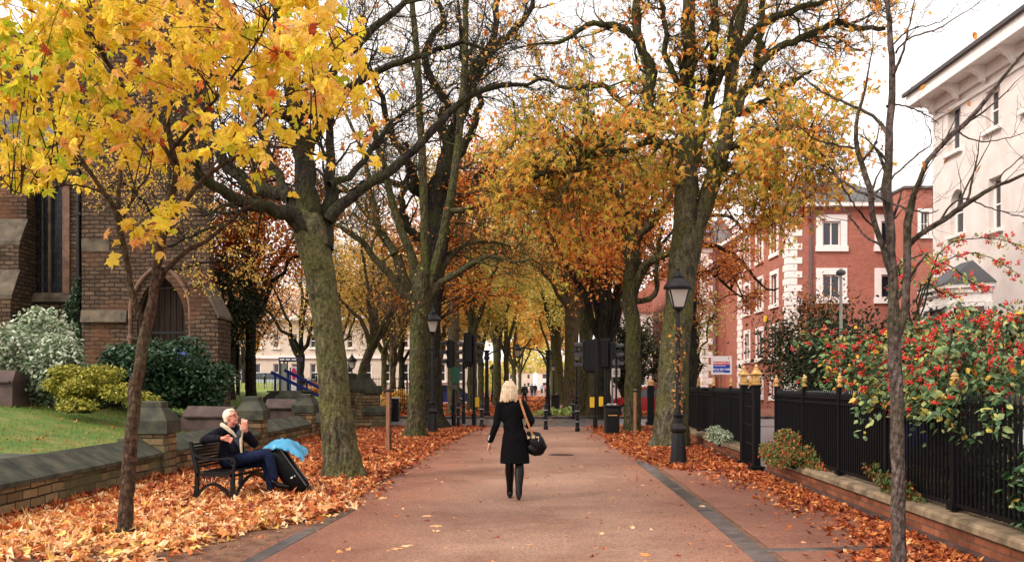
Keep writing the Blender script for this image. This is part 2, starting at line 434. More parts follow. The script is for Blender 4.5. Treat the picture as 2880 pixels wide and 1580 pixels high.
# ============================================================ materials
M_black = plain('black_iron', (.006, .006, .007), .38, 0, .3, .3)
M_iron = plain('fence_iron', (.004, .004, .005), .5, 0, .15, .3)
M_gold = noisy('gilded', (.42, .22, .06), (.62, .38, .14), 14, .4, .2, .004, metal=.3)
M_white = plain('white_paint', (.80, .74, .70), .6, 0, .3, .06, 6)
M_cream = noisy('cream_render', (.64, .55, .505), (.76, .675, .63), 1.2, .8, .15, .004)
M_glass = flat('window_glass', (.02, .024, .03), .08, .6)
M_lead = brickmat('leaded_glass', (.012, .013, .018), (.03, .032, .04), (.005, .005, .006), .16, .2, .012, .3, bump=.2)
M_slate = brickmat('slate', (.11, .11, .12), (.17, .17, .17), (.04, .04, .04), .3, .22, .01, .6)
M_church = brickmat('church_rubble', (.075, .05, .034), (.17, .11, .072), (.035, .025, .018), .33, .135, .02, .95, var=((.14, .065, .035), .55), bump=1, bdist=.06, gamt=.8, wob=.9)
M_ashlar = noisy('dressed_stone', (.045, .036, .025), (.135, .10, .065), 2.6, .85, .5, .015, detail=8)
M_frame = noisy('arch_stone', (.09, .045, .03), (.20, .11, .07), 3, .8, .3, .01)
M_wallst = brickmat('boundary_rubble', (.11, .07, .035), (.40, .27, .14), (.03, .022, .015), .36, .125, .012, .9, var=((.10, .10, .05), 1.6), bump=1, bdist=.03, gamt=.6)
M_cope = noisy('mossy_coping', (.022, .022, .018), (.085, .078, .052), 3.6, .85, .5, .012, mid=(.045, .05, .030), detail=9)
M_capst = noisy('pier_cap_stone', (.016, .017, .014), (.062, .062, .036), 4, .8, .4, .01)
M_brick = brickmat('red_brick', (.34, .10, .07), (.43, .15, .105), (.37, .21, .165), .24, .08, .008, .85, bump=.2, bdist=.005, gamt=.25)
M_dwarf = brickmat('dwarf_wall_brick', (.15, .05, .025), (.30, .10, .05), (.12, .07, .045), .235, .078, .008, .9, bump=.6, bdist=.01, gamt=.7)
M_dwcope = noisy('sandstone_coping', (.11, .08, .045), (.28, .195, .12), 4, .85, .5, .01, detail=8)
M_tomb = noisy('brown_tomb_stone', (.035, .02, .018), (.09, .055, .045), 3, .7, .3, .008)
M_blue = plain('blue_rail_paint', (.01, .03, .22), .45)
M_wood = noisy('stake_wood', (.16, .07, .035), (.32, .15, .075), 5, .8, .3, .005, stretch=(6, 6, .6))
M_yel = flat('yellow_box', (.8, .5, .03), .4)
M_slab = noisy('wet_slab', (.032, .027, .028), (.13, .11, .10), 3.5, .28, .3, .004, detail=8)
M_asph = noisy('road_asphalt', (.09, .09, .10), (.16, .155, .16), 5, .35, .3, .004)
# path: fine reddish gravel asphalt with damp darker patches
def pathmat():
    m, nt, bs, out = new_mat('reddish_asphalt'); N = NT(nt); v = N.coords()
    g = N.noise(v, 42, 5, .85); big = N.noise(v, .5, 7, .72)
    c = N.ramp(g, [(.32, (.10, .042, .028)), (.45, (.25, .132, .086)), (.56, (.36, .212, .142)), (.68, (.58, .39, .275))])
    sx = N.n('ShaderNodeSeparateXYZ'); tc = N.n('ShaderNodeTexCoord'); N.l(tc.outputs['Object'], sx.inputs[0])
    ax = N.n('ShaderNodeMath', _operation='MULTIPLY_ADD'); N.l(sx.outputs[1], ax.inputs[0]); ax.inputs[1].default_value = -.04; N.l(sx.outputs[0], ax.inputs[2])
    ab = N.n('ShaderNodeMath', _operation='ABSOLUTE'); N.l(ax.outputs[0], ab.inputs[0])
    md = N.n('ShaderNodeMath', _operation='MULTIPLY_ADD'); N.l(big, md.inputs[0]); md.inputs[1].default_value = 1.6; N.l(ab.outputs[0], md.inputs[2])
    c = N.mix(.85, c, N.ramp(big, [(.36, (.66, .50, .46)), (.5, (.9, .86, .85)), (.62, (1.12, 1.12, 1.1))]), 'MULTIPLY')
    mr = N.n('ShaderNodeMath', _operation='MULTIPLY'); N.l(md.outputs[0], mr.inputs[0]); mr.inputs[1].default_value = .25
    c = N.mix(1.0, c, N.ramp(mr.outputs[0], [(.42, (1, 1, 1)), (.72, (.84, .64, .57)), (.95, (.66, .44, .38))]), 'MULTIPLY')
    N.l(c, bs.inputs['Base Color'])
    N.l(N.ramp(big, [(.36, (.5,)*3), (.6, (.85,)*3)]), bs.inputs['Roughness'])
    N.bump(N.noise(v, 60, 5, .8), bs, .8, .012); return m
M_path = pathmat()
def soilmat():
    m, nt, bs, out = new_mat('leafy_soil'); N = NT(nt); v = N.coords()
    vo = N.n('ShaderNodeTexVoronoi', Scale=9); N.l(v, vo.inputs['Vector'])
    c = N.ramp(N.noise(v, 16, 5, .7), [(.3, (.05, .018, .01)), (.5, (.22, .065, .025)), (.7, (.38, .14, .06))])
    c = N.mix(.5, c, vo.outputs['Color'], 'MULTIPLY'); N.l(c, bs.inputs['Base Color']); bs.inputs['Roughness'].default_value = .8
    N.bump(vo.outputs[0], bs, .8, .05); return m
M_soil = soilmat()
M_grass = noisy('lawn_green', (.05, .11, .014), (.18, .16, .04), 1.3, .8, .6, .03, mid=(.09, .145, .02))
M_dirt = noisy('verge_dirt', (.08, .035, .02), (.20, .10, .055), 5, .85, .5, .01)
# ============================================================ ground sheets
def sheet(name, poly, z, mat, kind='structure', label=None):
    o = mesh_np(name, [(x, y, z) for x, y in poly], list(range(len(poly))), [len(poly)], mat)
    return tag(o, label, None, None, kind)
sheet('ground', [(-400, -40), (400, -40), (400, 900), (-400, 900)], 0, M_soil)
sheet('verge_dirt', [(-6.6, 2), (4.6, 2), (5.6, 36), (-6.6, 36)], .004, M_dirt)
def lx(Y, a): return a+.04*Y
PTH = [(-2.95, 2), (2.05, 2), (2.35, 8), (2.78, 19), (2.85, 25), (3.3, 36), (-1.0, 36), (-1.75, 25), (-2.06, 18), (-2.3, 11.6), (-2.6, 8)]
sheet('path', PTH, .008, M_path)
sheet('path_far', [(-.4, 44.2), (4.2, 44.2), (14.0, 300), (6.0, 300)], .008, M_path)
sheet('side_path', [(3.0, 2), (4.1, 2), (4.55, 15), (4.0, 18.5), (2.95, 19), (2.3, 2)], .010, M_path)
sheet('road', [(-60, 36), (60, 36), (60, 44), (-60, 44)], .0045, M_asph)
sheet('road_side', [(-60, 51), (-2.5, 51), (-2.5, 56), (-60, 56)], .006, M_asph)
def kerb(name, x0, x1, y, h=.03):
    m = MB(); x = x0
    while x < x1-.1:
        m.rbox(((x+min(x+.9, x1))/2, y, h/2+.004), (min(.9, x1-x)-.012, .16, h), .01); x += .9
    return tag(m.build(name, M_slab, None, (x0, y, 0)), kind='structure')
kerb('kerb', -14, 22, 35.92, .02); kerb('kerb_far', -14, 22, 44.08, .12)
# gutters of dark slabs
def strip(name, pts, w, mat, z=.014, L=.8):
    m = MB()
    for (a, b) in zip(pts[:-1], pts[1:]):
        a = Vector((*a, 0)); b = Vector((*b, 0)); n = max(1, int((b-a).length/L)); ang = math.atan2(b.y-a.y, b.x-a.x)
        for i in range(n):
            c = a.lerp(b, (i+.5)/n); m.rbox((c.x, c.y, z/2), ((b-a).length/n-.012, w*random.uniform(.97, 1.02), z+random.uniform(-.002, .003)), .004, rz=ang)
    return tag(m.build(name, mat, None, (*pts[0], 0)), kind='structure')
strip('gutter_slabs', [(2.12, 5), (2.36, 8.4), (2.52, 12), (2.74, 19.8)], .22, M_slab)
strip('gutter_slabs', [(-2.82, 5), (-2.42, 8.6), (-2.13, 12.1)], .17, M_slab)
strip('crossing_slabs', [(2.5, 9.15), (3.95, 9.3)], .16, M_slab)
strip('crossing_slabs', [(-2.5, 11.1), (-3.3, 11.5)], .13, M_slab)
strip('crossing_slabs', [(-2.9, 9.3), (-4.6, 9.42)], .2, M_dirt)
m = MB(); m.lathe([(.001, .009), (.30, .009), (.30, .016), (.001, .016)], (1.15, 21.5, 0), 28)
for k in range(-3, 4): m.b2(1.15-math.sqrt(.08-(k*.075)**2)+.02, 1.15+math.sqrt(.08-(k*.075)**2)-.02, 21.5+k*.075-.015, 21.5+k*.075+.015, .016, .020)
tag(m.build('drain_cover', plain('rusty_cover', (.07, .03, .022), .6), None, (1.15, 21.5, 0)), 'round rusty drain cover set in the path beyond the walker', 'drain cover')
# ============================================================ churchyard lawn (bank)
def lawn_h(x, y):
    t = min(1, max(0, (-6.5-x)/6.5)); t = t*t*(3-2*t)
    return .42+.83*t
def terrain(name, x0, x1, y0, y1, nx, ny, fn, mat):
    V = []; Fc = []
    for j in range(ny+1):
        for i in range(nx+1):
            x = x0+(x1-x0)*i/nx; y = y0+(y1-y0)*j/ny; V.append((x, y, fn(x, y)+.018*math.sin(x*1.7+y)*math.cos(y*1.3)))
    for j in range(ny):
        for i in range(nx): a = j*(nx+1)+i; Fc += [a, a+1, a+nx+2, a+nx+1]
    return tag(mesh_np(name, V, Fc, [4]*(nx*ny), mat, None, None, True), kind='structure')
terrain('lawn', -45, -6.42, 4, 50, 60, 60, lawn_h, M_grass)
terrain('park_lawn', -40, -9, 57, 72, 20, 10, lambda x, y: .55+max(0, (y-57))*.05, M_grass)
# ============================================================ world, sun, camera
SUN_EL, SUN_AZ = 40, 238
w = bpy.data.worlds.new('World'); sc.world = w; w.use_nodes = True; nt = w.node_tree; nt.nodes.clear(); N = NT(nt)
out = nt.nodes.new('ShaderNodeOutputWorld')
sky = N.n('ShaderNodeTexSky'); sky.sky_type = 'NISHITA'; sky.sun_disc = False
sky.sun_elevation = math.radians(SUN_EL); sky.sun_rotation = math.radians(SUN_AZ); sky.dust_density = 4; sky.ozone_density = 1
hs = N.n('ShaderNodeHueSaturation', Saturation=.10); N.l(sky.outputs[0], hs.inputs['Color'])
b1 = N.n('ShaderNodeBackground', Strength=.07); N.l(N.mix(1.0, hs.outputs[0], (1.0, .93, .90), 'MULTIPLY'), b1.inputs[0])
tc = N.n('ShaderNodeTexCoord'); cl = N.noise(tc.outputs['Generated'], 2.5, 6, .55)
b2 = N.n('ShaderNodeBackground', Strength=.80); N.l(N.ramp(cl, [(.3, (.86, .79, .76)), (.6, (1.05, .98, .95))]), b2.inputs[0])
ad = N.n('ShaderNodeAddShader'); N.l(b1.outputs[0], ad.inputs[0]); N.l(b2.outputs[0], ad.inputs[1]); N.l(ad.outputs[0], out.inputs[0])
sl = bpy.data.lights.new('sun', 'SUN'); sl.energy = 1.5; sl.angle = math.radians(11); sl.color = (1, .93, .84)
so = bpy.data.objects.new('sun', sl); COL.objects.link(so)
el, az = math.radians(SUN_EL), math.radians(SUN_AZ)
sd = Vector((math.sin(az)*math.cos(el), math.cos(az)*math.cos(el), math.sin(el))); so.rotation_euler = sd.to_track_quat('Z', 'Y').to_euler(); so.location = sd*30+Vector((0, 20, 0))
cd = bpy.data.cameras.new('camera'); cd.sensor_width = 36; cd.lens = FOC/2880*36; cd.shift_y = (HZP-790)/2880; cd.clip_end = 2000; cd.clip_start = .1
co = bpy.data.objects.new('camera', cd); COL.objects.link(co); co.location = (0, 0, CAMH); co.rotation_euler = (PI/2, 0, 0); sc.camera = co
sc.view_settings.view_transform = 'Standard'; sc.view_settings.look = 'None'; sc.view_settings.gamma = 1; sc.view_settings.exposure = EXPO
sc.render.engine = 'CYCLES'
try:
    sc.cycles.max_bounces = 7; sc.cycles.diffuse_bounces = 4; sc.cycles.transmission_bounces = 4; sc.cycles.transparent_max_bounces = 6
    sc.cycles.use_denoising = True; sc.cycles.denoiser = 'OPENIMAGEDENOISE'; sc.cycles.use_adaptive_sampling = True; sc.cycles.adaptive_threshold = .02
except Exception: pass
# ============================================================ walls with openings
def wall_holes(mb, u0, u1, z0, z1, holes, to3, depth=.18):
    us = sorted({u0, u1, *[h[0] for h in holes], *[h[1] for h in holes]}); zs = sorted({z0, z1, *[h[2] for h in holes], *[h[3] for h in holes]})
    for a, b in zip(us[:-1], us[1:]):
        for c, d in zip(zs[:-1], zs[1:]):
            mu, mz = (a+b)/2, (c+d)/2
            if any(h[0] < mu < h[1] and h[2] < mz < h[3] for h in holes): continue
            mb.add([to3(a, c, 0), to3(b, c, 0), to3(b, d, 0), to3(a, d, 0)], [(0, 1, 2, 3)])
    for h in holes:
        a, b, c, d = h[:4]; q = [(a, c), (b, c), (b, d), (a, d)]
        for i in range(4):
            p, r = q[i], q[(i+1) % 4]; mb.add([to3(*p, 0), to3(*r, 0), to3(*r, depth), to3(*p, depth)], [(0, 1, 2, 3)])
def sash(root, a, b, c, d, to3, depth=.18, mull=1, surround=None, frame=M_white, fw=.06, glass=M_glass, sill=True, rails=(.5,), arch=False, label=None):
    """a framed window set in the opening a..b x c..d; to3(u,z,inward)"""
    def bx(mb, u0, u1, z0, z1, i0, i1):
        v = [to3(u, z, i) for i in (i0, i1) for u, z in ((u0, z0), (u1, z0), (u1, z1), (u0, z1))]
        mb.add(v, [(0, 1, 2, 3), (7, 6, 5, 4), (0, 4, 5, 1), (1, 5, 6, 2), (2, 6, 7, 3), (3, 7, 4, 0)])
    m = MB()
    bx(m, a, a+fw, c, d, depth-.07, depth-.002); bx(m, b-fw, b, c, d, depth-.07, depth-.002)
    bx(m, a+fw, b-fw, c, c+fw, depth-.07, depth-.002); bx(m, a+fw, b-fw, d-fw, d, depth-.07, depth-.002)
    for k in range(mull):
        u = a+(b-a)*(k+1)/(mull+1); bx(m, u-fw*.4, u+fw*.4, c+fw, d-fw, depth-.06, depth-.004)
    for rr in rails:
        z = c+(d-c)*rr; bx(m, a+fw, b-fw, z-fw*.35, z+fw*.35, depth-.065, depth-.006)
    o = m.build('window', frame, root)
    if label: o['label'] = label
    g = MB(); bx(g, a+.01, b-.01, c+.01, d-.01, depth-.03, depth-.02); g.build('pane', glass, o)
    if surround:
        s = MB(); w_ = surround
        bx(s, a-w_, a-.002, c, d, -.06, .03); bx(s, b+.002, b+w_, c, d, -.06, .03); bx(s, a-w_, b+w_, d, d+w_, -.063, .03)
        s.build('surround', frame, o)
    if sill:
        w_ = (surround or .08); s = MB(); bx(s, a-w_-.05, b+w_+.05, c-w_*.7-.06, c-.002, -.14, .06); s.build('sill', frame, o)
    return o
# ============================================================ the church
CY = 30.0
root = thing('church', 'dark ironstone church with pointed window and arched doorway behind the churchyard bushes', 'church', (-12, CY, 0))
def xz(px, py, Y): p = P(px, py, Y); return p.x, p.z
m = MB()      # tower front with door notch
X0, X1 = xz(230, 0, CY)[0], xz(588, 0, CY)[0]; DX = xz(452, 0, CY)[0]; hw = .78; zs, za = 3.75, 5.25
arch = [(DX-hw, 1.0), (DX-hw, zs)]
for k in range(1, 8):
    t = k/8*math.radians(62); arch.append((DX-hw+2*hw*(1-math.cos(t))*1.06*1.0, zs+(za-zs)*math.sin(t)/math.sin(math.radians(62))))
arch = arch+[(DX, za)]+[(2*DX-x, z) for x, z in arch[::-1]]
m.prism([(X0, 0.4), (DX-hw, .4), (DX-hw, 1.0)]+arch[1:-1]+[(DX+hw, 1.0), (DX+hw, .4), (X1, .4), (X1, 19), (X0, 19)], CY, CY+.5)
m.prism([(X1-.5, CY+.51), (X1, CY+.51), (-13.6, 40), (-14.1, 40)], .4, 19, 'z'); m.b2(X0, X0+.5, CY+.51, 40, .4, 19)
# side aisle wall with pointed window
AY = 31.6; ax0 = xz(-520, 0, AY)[0]; wx0, wx1 = xz(88, 0, AY)[0], xz(176, 0, AY)[0]; wz0 = xz(0, 826, AY)[1]; wz1 = xz(0, 545, AY)[1]; wza = xz(0, 455, AY)[1]; topz = xz(0, 425, AY)[1]
m.b2(ax0, X0-.002, AY, AY+.6, .4, wz0)
wm = (wx0+wx1)/2; hh = (wx1-wx0)/2
pa = [(wx0, wz0), (wx0, wz1)]+[(wx0+hh*(1-math.cos(k/6*PI/2*.9)), wz1+(wza-wz1)*math.sin(k/6*PI/2)) for k in range(1, 6)]+[(wm, wza)]
pa = pa+[(2*wm-x, z) for x, z in pa[-2::-1]]
m.prism([(ax0, wz0)]+pa+[(X0-.002, wz0), (X0-.002, topz), (ax0, topz)], AY, AY+.6)
m.b2(ax0, X0-.01, 36.5, 37, .4, 15.5)
m.build('wall', M_church, root)
g = MB(); g.b2(wx0-.05, wx1+.05, AY+.32, AY+.36, wz0-.05, wza+.05); win = g.build('window', M_lead, root)
t = MB(); t.b2(wm-.045, wm+.045, AY+.16, AY+.3, wz0, wz1+.1); t.b2(wm-hh*.52, wm-hh*.52+.03, AY+.2, AY+.3, wz0, wz1)
for s in (-1, 1):
    t.tube([(wm, AY+.22, wz1), (wm+s*hh*.3, AY+.22, wz1+.3), (wm+s*hh*.85, AY+.22, wz1+.52)], .04, 6); t.tube([(wm+s*hh, AY+.22, wz1-.1), (wm+s*hh*.6, AY+.22, wz1+.35), (wm, AY+.22, wz1+.75)], .035, 6)
t.build('mullion', M_ashlar, win)
t = MB(); t.b2(wx1+.02, wx1+.26, AY-.06, AY+.02, wz0, wz1+.3); t.b2(wx0-.16, wx0-.02, AY-.05, AY+.02, wz0, wz1+.3); t.build('surround', M_frame, win)
t = MB(); t.prism([(AY-.16, wz0-.28), (AY+.02, wz0-.28), (AY+.02, wz0+.04), (AY-.16, wz0-.12)], wx0-.3, wx1+.45, 'x'); t.build('sill', M_ashlar, win)
b = MB(); bz = lambda py: xz(0, py, AY)[1]
b.prism([(AY, .4), (AY-1.5, .4), (AY-1.5, bz(840)), (AY-1.0, bz(770)), (AY-1.0, bz(690)), (AY-.5, bz(625)), (AY-.5, bz(560)), (AY, bz(500))], xz(-36, 0, 30.5)[0], xz(48, 0, 30.5)[0], 'x'); b.build('buttress', M_church, root)
w2 = MB()
for (ya, yb, pa_, pb_) in ((1.52, 1.0, 842, 772), (1.02, .5, 692, 627)):
    w2 = MB(); w2.add([(xz(-40, 0, 30.5)[0], AY-ya, bz(pa_)+.02), (xz(52, 0, 30.5)[0], AY-ya, bz(pa_)+.02), (xz(52, 0, 30.5)[0], AY-yb, bz(pb_)+.05), (xz(-40, 0, 30.5)[0], AY-yb, bz(pb_)+.05)]+[(xz(-40, 0, 30.5)[0], AY-ya, bz(pa_)-.12), (xz(52, 0, 30.5)[0], AY-ya, bz(pa_)-.12), (xz(52, 0, 30.5)[0], AY-yb, bz(pb_)-.05), (xz(-40, 0, 30.5)[0], AY-yb, bz(pb_)-.05)], [(0, 1, 2, 3), (4, 5, 1, 0), (5, 6, 2, 1), (7, 4, 0, 3), (6, 7, 3, 2)])
    w2.build('weathering', M_ashlar, root)
m = MB(); m.add([(ax0, AY-.4, topz-.1), (X0-.01, AY-.4, topz-.1), (X0-.01, 36.4, topz+2.6), (ax0, 36.4, topz+2.6), (ax0, AY-.4, topz-.25), (X0-.01, AY-.4, topz-.25), (X0-.01, 36.4, topz+2.45), (ax0, 36.4, topz+2.45)], [(0, 1, 2, 3), (7, 6, 5, 4), (0, 4, 5, 1)]); m.build('roof', M_slate, root)
m = MB(); m.add([(X0-.2, CY-.2, 19), (X1+.2, CY-.2, 19), (-13.5, 40, 19), (X0-.2, 40, 19), (X0+1.5, 33, 27)], [(0, 1, 4), (1, 2, 4), (2, 3, 4), (3, 0, 4), (3, 2, 1, 0)]); m.build('roof', M_slate, root)
m = MB(); px = xz(221, 0, AY-.1)[0]; m.tube([(px, AY-.1, .9), (px, AY-.1, topz+2)], .075, 10)
for z in (3, 5.2, 7.4): m.b2(px-.11, px+.11, AY-.2, AY-.005, z, z+.09)
m.build('drainpipe', M_black, root)
m = MB(); z0, z1 = xz(0, 906, CY)[1], xz(0, 872, CY)[1]
m.prism([(CY-.14, z0), (CY-.003, z0), (CY-.003, z1), (CY-.05, z1)], X0, DX-hw-.3, 'x'); m.build('string_course', M_ashlar, root); m = MB(); m.prism([(CY-.14, z0), (CY-.003, z0), (CY-.003, z1), (CY-.05, z1)], DX+hw+.3, X1, 'x')
m.build('string_course', M_ashlar, root); m = MB(); m.b2(X0, X0+.9, CY-.025, CY-.003, z1+1.9, z1+2.3); m.build('stone_band', M_ashlar, root)
# door surround: three moulded orders, shafts and a door
m = MB()
def archpts(off, y): return [(x+(off if x > DX+.01 else (-off if x < DX-.01 else 0)), y, z+off*(.0 if z <= zs else 1.1)) for x, z in arch[1:-1]]
for off, y, r in ((.03, CY+.2, .05), (.0+.1, CY+.08, .06), (.2, CY-.03, .07)): m.tube(archpts(off, y), r, 8)
m.build('door_arch', M_frame, root)
m = MB()
for s in (-1, 1):
    for off, y, r in ((.03, CY+.2, .05), (.1, CY+.08, .06), (.2, CY-.03, .06)):
        m = MB(); x = DX+s*(hw+off); m.lathe([(r, 1.0), (r, zs-.75), (r*1.7, zs-.6), (r*1.4, zs-.55), (r, zs-.5), (r, zs+.02)], (x, y, 0), 10); m.build('door_shaft', M_frame, root)
m = MB(); m.b2(DX-hw-.02, DX+hw+.02, CY+.40, CY+.46, .9, za+.02)
for k in range(8): m.rbox((DX-hw+.1+k*.194, CY+.38, 3.1), (.18, .04, 4.3), .008)
dr = m.build('door', noisy('oak_door', (.010, .006, .004), (.028, .016, .010), 5, .8, spec=.15, stretch=(6, 6, .5)), root)
m = MB(); m.b2(DX-hw, DX+hw, CY+.345, CY+.358, 1.7, 1.78); m.build('hinge', M_black, dr); m = MB(); m.b2(DX-hw, DX+hw, CY+.345, CY+.358, 3.3, 3.38); m.build('hinge', M_black, dr)
bxl, bxr, bxt = xz(548, 0, CY)[0], xz(625, 0, CY)[0], xz(582, 0, CY)[0]; bzt, bzb = xz(0, 805, CY)[1], xz(0, 890, CY)[1]
m = MB(); m.prism([(bxl, .5), (bxr, .5), (bxr, bzb), (bxt, bzt), (bxl, bzt)], CY-.45, CY+.9); m.build('buttress', M_church, root)
m = MB(); m.prism([(bxr+.05, bzb-.08), (bxr+.05, bzb), (bxt, bzt+.10), (bxl-.04, bzt+.10), (bxl-.04, bzt+.004), (bxt, bzt+.004), (bxr+.003, bzb-.004), (bxr+.003, bzb-.08)], CY-.52, CY+.95); m.build('weathering', M_ashlar, root)
# ============================================================ red brick building
RY = 60.0
root = thing('brick_building', 'tall red brick building with white corner stones and white window surrounds', 'building', (18, RY, 0))
XC = (2215-CXP)/FOC*RY; XR = 30.0; ZT = CAMH+(HZP-583)/FOC*RY
YE = RY*775/601; XW = 15.9; YN = RY*775/637
zof = lambda py, Y=RY: CAMH-(py-HZP)/FOC*Y
def front(u, z, i): return (u, RY+i, z)
def side(u, z, i): return (XC+i, u, z)
def side2(u, z, i): return (XW+i, u, z)
rows_f = [(zof(692), zof(622)), (zof(838), zof(772))]
cols_f = [(2313, 2364), (2478, 2529), (2572, 2622)]
HF = [(xz(a, 0, RY)[0], xz(b, 0, RY)[0], z0, z1) for a, b in cols_f for z0, z1 in rows_f]
yof = lambda px: RY*775/(px-CXP)
sz = lambda py, px: CAMH+(HZP-py)/FOC*yof(px)
cols_s = [(2187, 2170), (2145, 2130), (2108, 2096)]
rows_s = []
for (ya, yb) in ((700, 640), (850, 785), (1000, 930), (1100, 1060)): rows_s.append((sz(ya, 2178), sz(yb, 2178)))
rows_s = [(sz(713, 2178), sz(622, 2178)), (sz(856, 2178), sz(772, 2178)), (sz(1003, 2178), sz(922, 2178)), (sz(1115, 2178), sz(1066, 2178))]
HS = [(yof(a), yof(b), z0, z1) for a, b in cols_s for z0, z1 in rows_s]
m = MB(); wall_holes(m, XC, XR, 0, ZT, HF, front); wall_holes(m, RY, YE, 0, ZT, HS, side)
wall_holes(m, XW, XC, 0, ZT*1.0, [], lambda u, z, i: (u, YE+i, z))
HW = []
for a, b in ((1958, 1946), (1936, 1926)):
    for z0, z1 in rows_s[:3]: HW.append((YE*533/(a-CXP), YE*533/(b-CXP), z0, z1))
wall_holes(m, YE, 108, 0, ZT, HW, side2)
wall_holes(m, RY+.001, 108, 0, ZT, [], lambda u, z, i: (XR, u, z)); wall_holes(m, XW, XR, 0, ZT, [], lambda u, z, i: (u, 108, z))
m.build('wall', M_brick, root)
for h in HF: sash(root, *h, front, surround=.42, rails=(), fw=.1, mull=1)
for k, h in enumerate(HS):
    sash(root, *h, side, surround=.28, fw=.1, rails=(.5,))
for h in HW: sash(root, *h, side2, surround=.3, fw=.1)
def quoins(root, x, y, z0, z1, sx, sy, big=.95, small=.62, h=.42):
    m = MB(); z = z0; k = 0
    while z < z1-.05:
        L = big if k % 2 else small; L2 = small if k % 2 else big; hz = min(h, z1-z)-.03
        m.rbox((x+sx*(L/2-.05), y+sy*(L2/2-.05), z+hz/2), (L, L2, hz), .02); z += h; k += 1
    return m.build('quoins', M_white, root)
quoins(root, XC, RY, 0, ZT-.1, 1, 1, 1.0, .68, .45); quoins(root, XW, YE, 0, ZT-.1, 1, 1, .95, .6, .55)
m = MB(); yq = yof(2082); z = 0
while z < ZT-.5: m.rbox((XC-.03, yq, z+.2), (.12, 1.5 if int(z/.45) % 2 else 1.1, .42), .02); z += .45
m.build('quoins', M_white, root)
m = MB(); m.tube([(xz(2280, 0, RY)[0], RY-.1, 0), (xz(2280, 0, RY)[0], RY-.1, ZT-.4)], .08, 8); m.tube([(XC-.9, YE-.12, 0), (XC-.9, YE-.12, ZT-.4)], .07, 8); m.build('drainpipe', plain('grey_pipe', (.09, .08, .09)), root)
m = MB(); m.b2(XC-.5, XR+.3, RY-.5, RY+.2, ZT, ZT+.28); m.b2(XC-.5, XC+.3, RY+.21, YE-.51, ZT, ZT+.28); m.b2(XW-.5, XC+.2, YE-.5, YE+.2, ZT, ZT+.28); m.b2(XW-.5, XW+.3, YE+.21, 108, ZT, ZT+.28); m.build('cornice', M_white, root)
zr = zof(486)+.3
m = MB(); e = .55; zz = ZT+.281
A = (XC-e, RY-e, zz); B = (XR, RY-e, zz); Cc = (XR, 80, zz); D = (XC-e, 80, zz); R1 = (XC+5.2, RY+5, zr+.3); R2 = (XC+5.2, 75, zr+.3); R3 = (XC+3+3, RY+5, zr)
m.add([A, B, Cc, D, (XC+4.4, RY+4.5, zr+.4), (XR-1, RY+4.5, zr-1.6), (XC+4.4, 76, zr+.4), (XR-1, 76, zr-1.6)], [(0, 1, 5, 4), (1, 2, 7, 5), (3, 0, 4, 6), (2, 3, 6, 7), (4, 5, 7, 6)])
m.add([(XW-e, YE-e, zz+.002), (XC+1, YE-e, zz+.002), (XC+1, 108, zz+.002), (XW-e, 108, zz+.002), (XC+.5, YE+4, zz+3), (XC+.5, 100, zz+3)], [(0, 1, 4), (1, 2, 5, 4), (3, 0, 4, 5), (2, 3, 5)])
m.build('roof', M_slate, root)
m = MB(); m.rbox((XC-.13, yof(2158), sz(897, 2158)), (.2, .3, .42), .03); m.build('alarm_box', M_yel, root)
# the parapet block beside it
root = thing('brick_annexe', 'flat topped red brick block showing between red brick building and white house', 'building', (27, 57, 0))
m = MB(); ax = xz(2545, 0, 57)[0]; zt = zof(531, 57); holes = [(xz(2590, 0, 57)[0], xz(2612, 0, 57)[0], zof(662, 57), zof(596, 57))]
wall_holes(m, ax, 34, 0, zt, holes, lambda u, z, i: (u, 57+i, z)); wall_holes(m, 57, 59.3, 0, zt, [], lambda u, z, i: (ax, u, z)); m.add([(ax, 57, zt), (34, 57, zt), (34, 59.3, zt), (ax, 59.3, zt)], [(0, 1, 2, 3)])
m.build('wall', M_brick, root); sash(root, *holes[0], lambda u, z, i: (u, 57+i, z), surround=.2)
m = MB(); m.b2(ax-.1, 34, 56.85, 59.4, zt+.002, zt+.16); m.build('parapet_coping', M_slab, root)
# ============================================================ white house on the right
root = thing('white_house', 'white painted house with deep bracketed eaves and sash windows at right edge', 'house', (15, 33, 0))
WX = (2624-CXP)/FOC*33.0; WT = CAMH+(HZP-318)/FOC*33
yw = lambda px: WX*FOC/(px-CXP)
wz = lambda px, py: CAMH+(HZP-py)/FOC*yw(px)
def ws(u, z, i): return (WX+i, u, z)
ar1 = (wz(2702, 417), wz(2702, 288)); ar2 = (wz(2808, 355), wz(2808, 240))
Hh = []
for (pa_, pb_, y0, y1) in ((2665, 2702, 417, 285), (2772, 2812, 352, 236), (2880, 2925, 287, 150), (2673, 2709, 653, 525), (2780, 2816, 640, 490), (2890, 2935, 600, 420)):
    pm = pb_; Hh.append((yw(pb_), yw(pa_), wz(pm, y0), wz(pm, y1)))
Hh.append((yw(2850), yw(2822), 0.6, 2.6))
m = MB(); wall_holes(m, 18, 33, 0, WT, Hh, ws, .26); wall_holes(m, WX, WX+12, 0, WT, [], lambda u, z, i: (u, 33+i, z)); wall_holes(m, WX, WX+12, 0, WT, [], lambda u, z, i: (u, 18, z)); wall_holes(m, 18, 33, 0, WT, [], lambda u, z, i: (WX+12, u, z))
a, b, c, d = Hh[3]
for s in (0, 1):   # spandrels of the arched window
    q = [(a, d), (a, d-(b-a)/2)]+[(a+(b-a)/2*(1-math.cos(k/6*PI/2)), d-(b-a)/2+(b-a)/2*math.sin(k/6*PI/2)) for k in range(1, 7)]
    if s: q = [(a+b-u, z) for u, z in q]
    m.prism(q, WX+.003, WX+.24, 'x')
m.build('wall', M_cream, root)
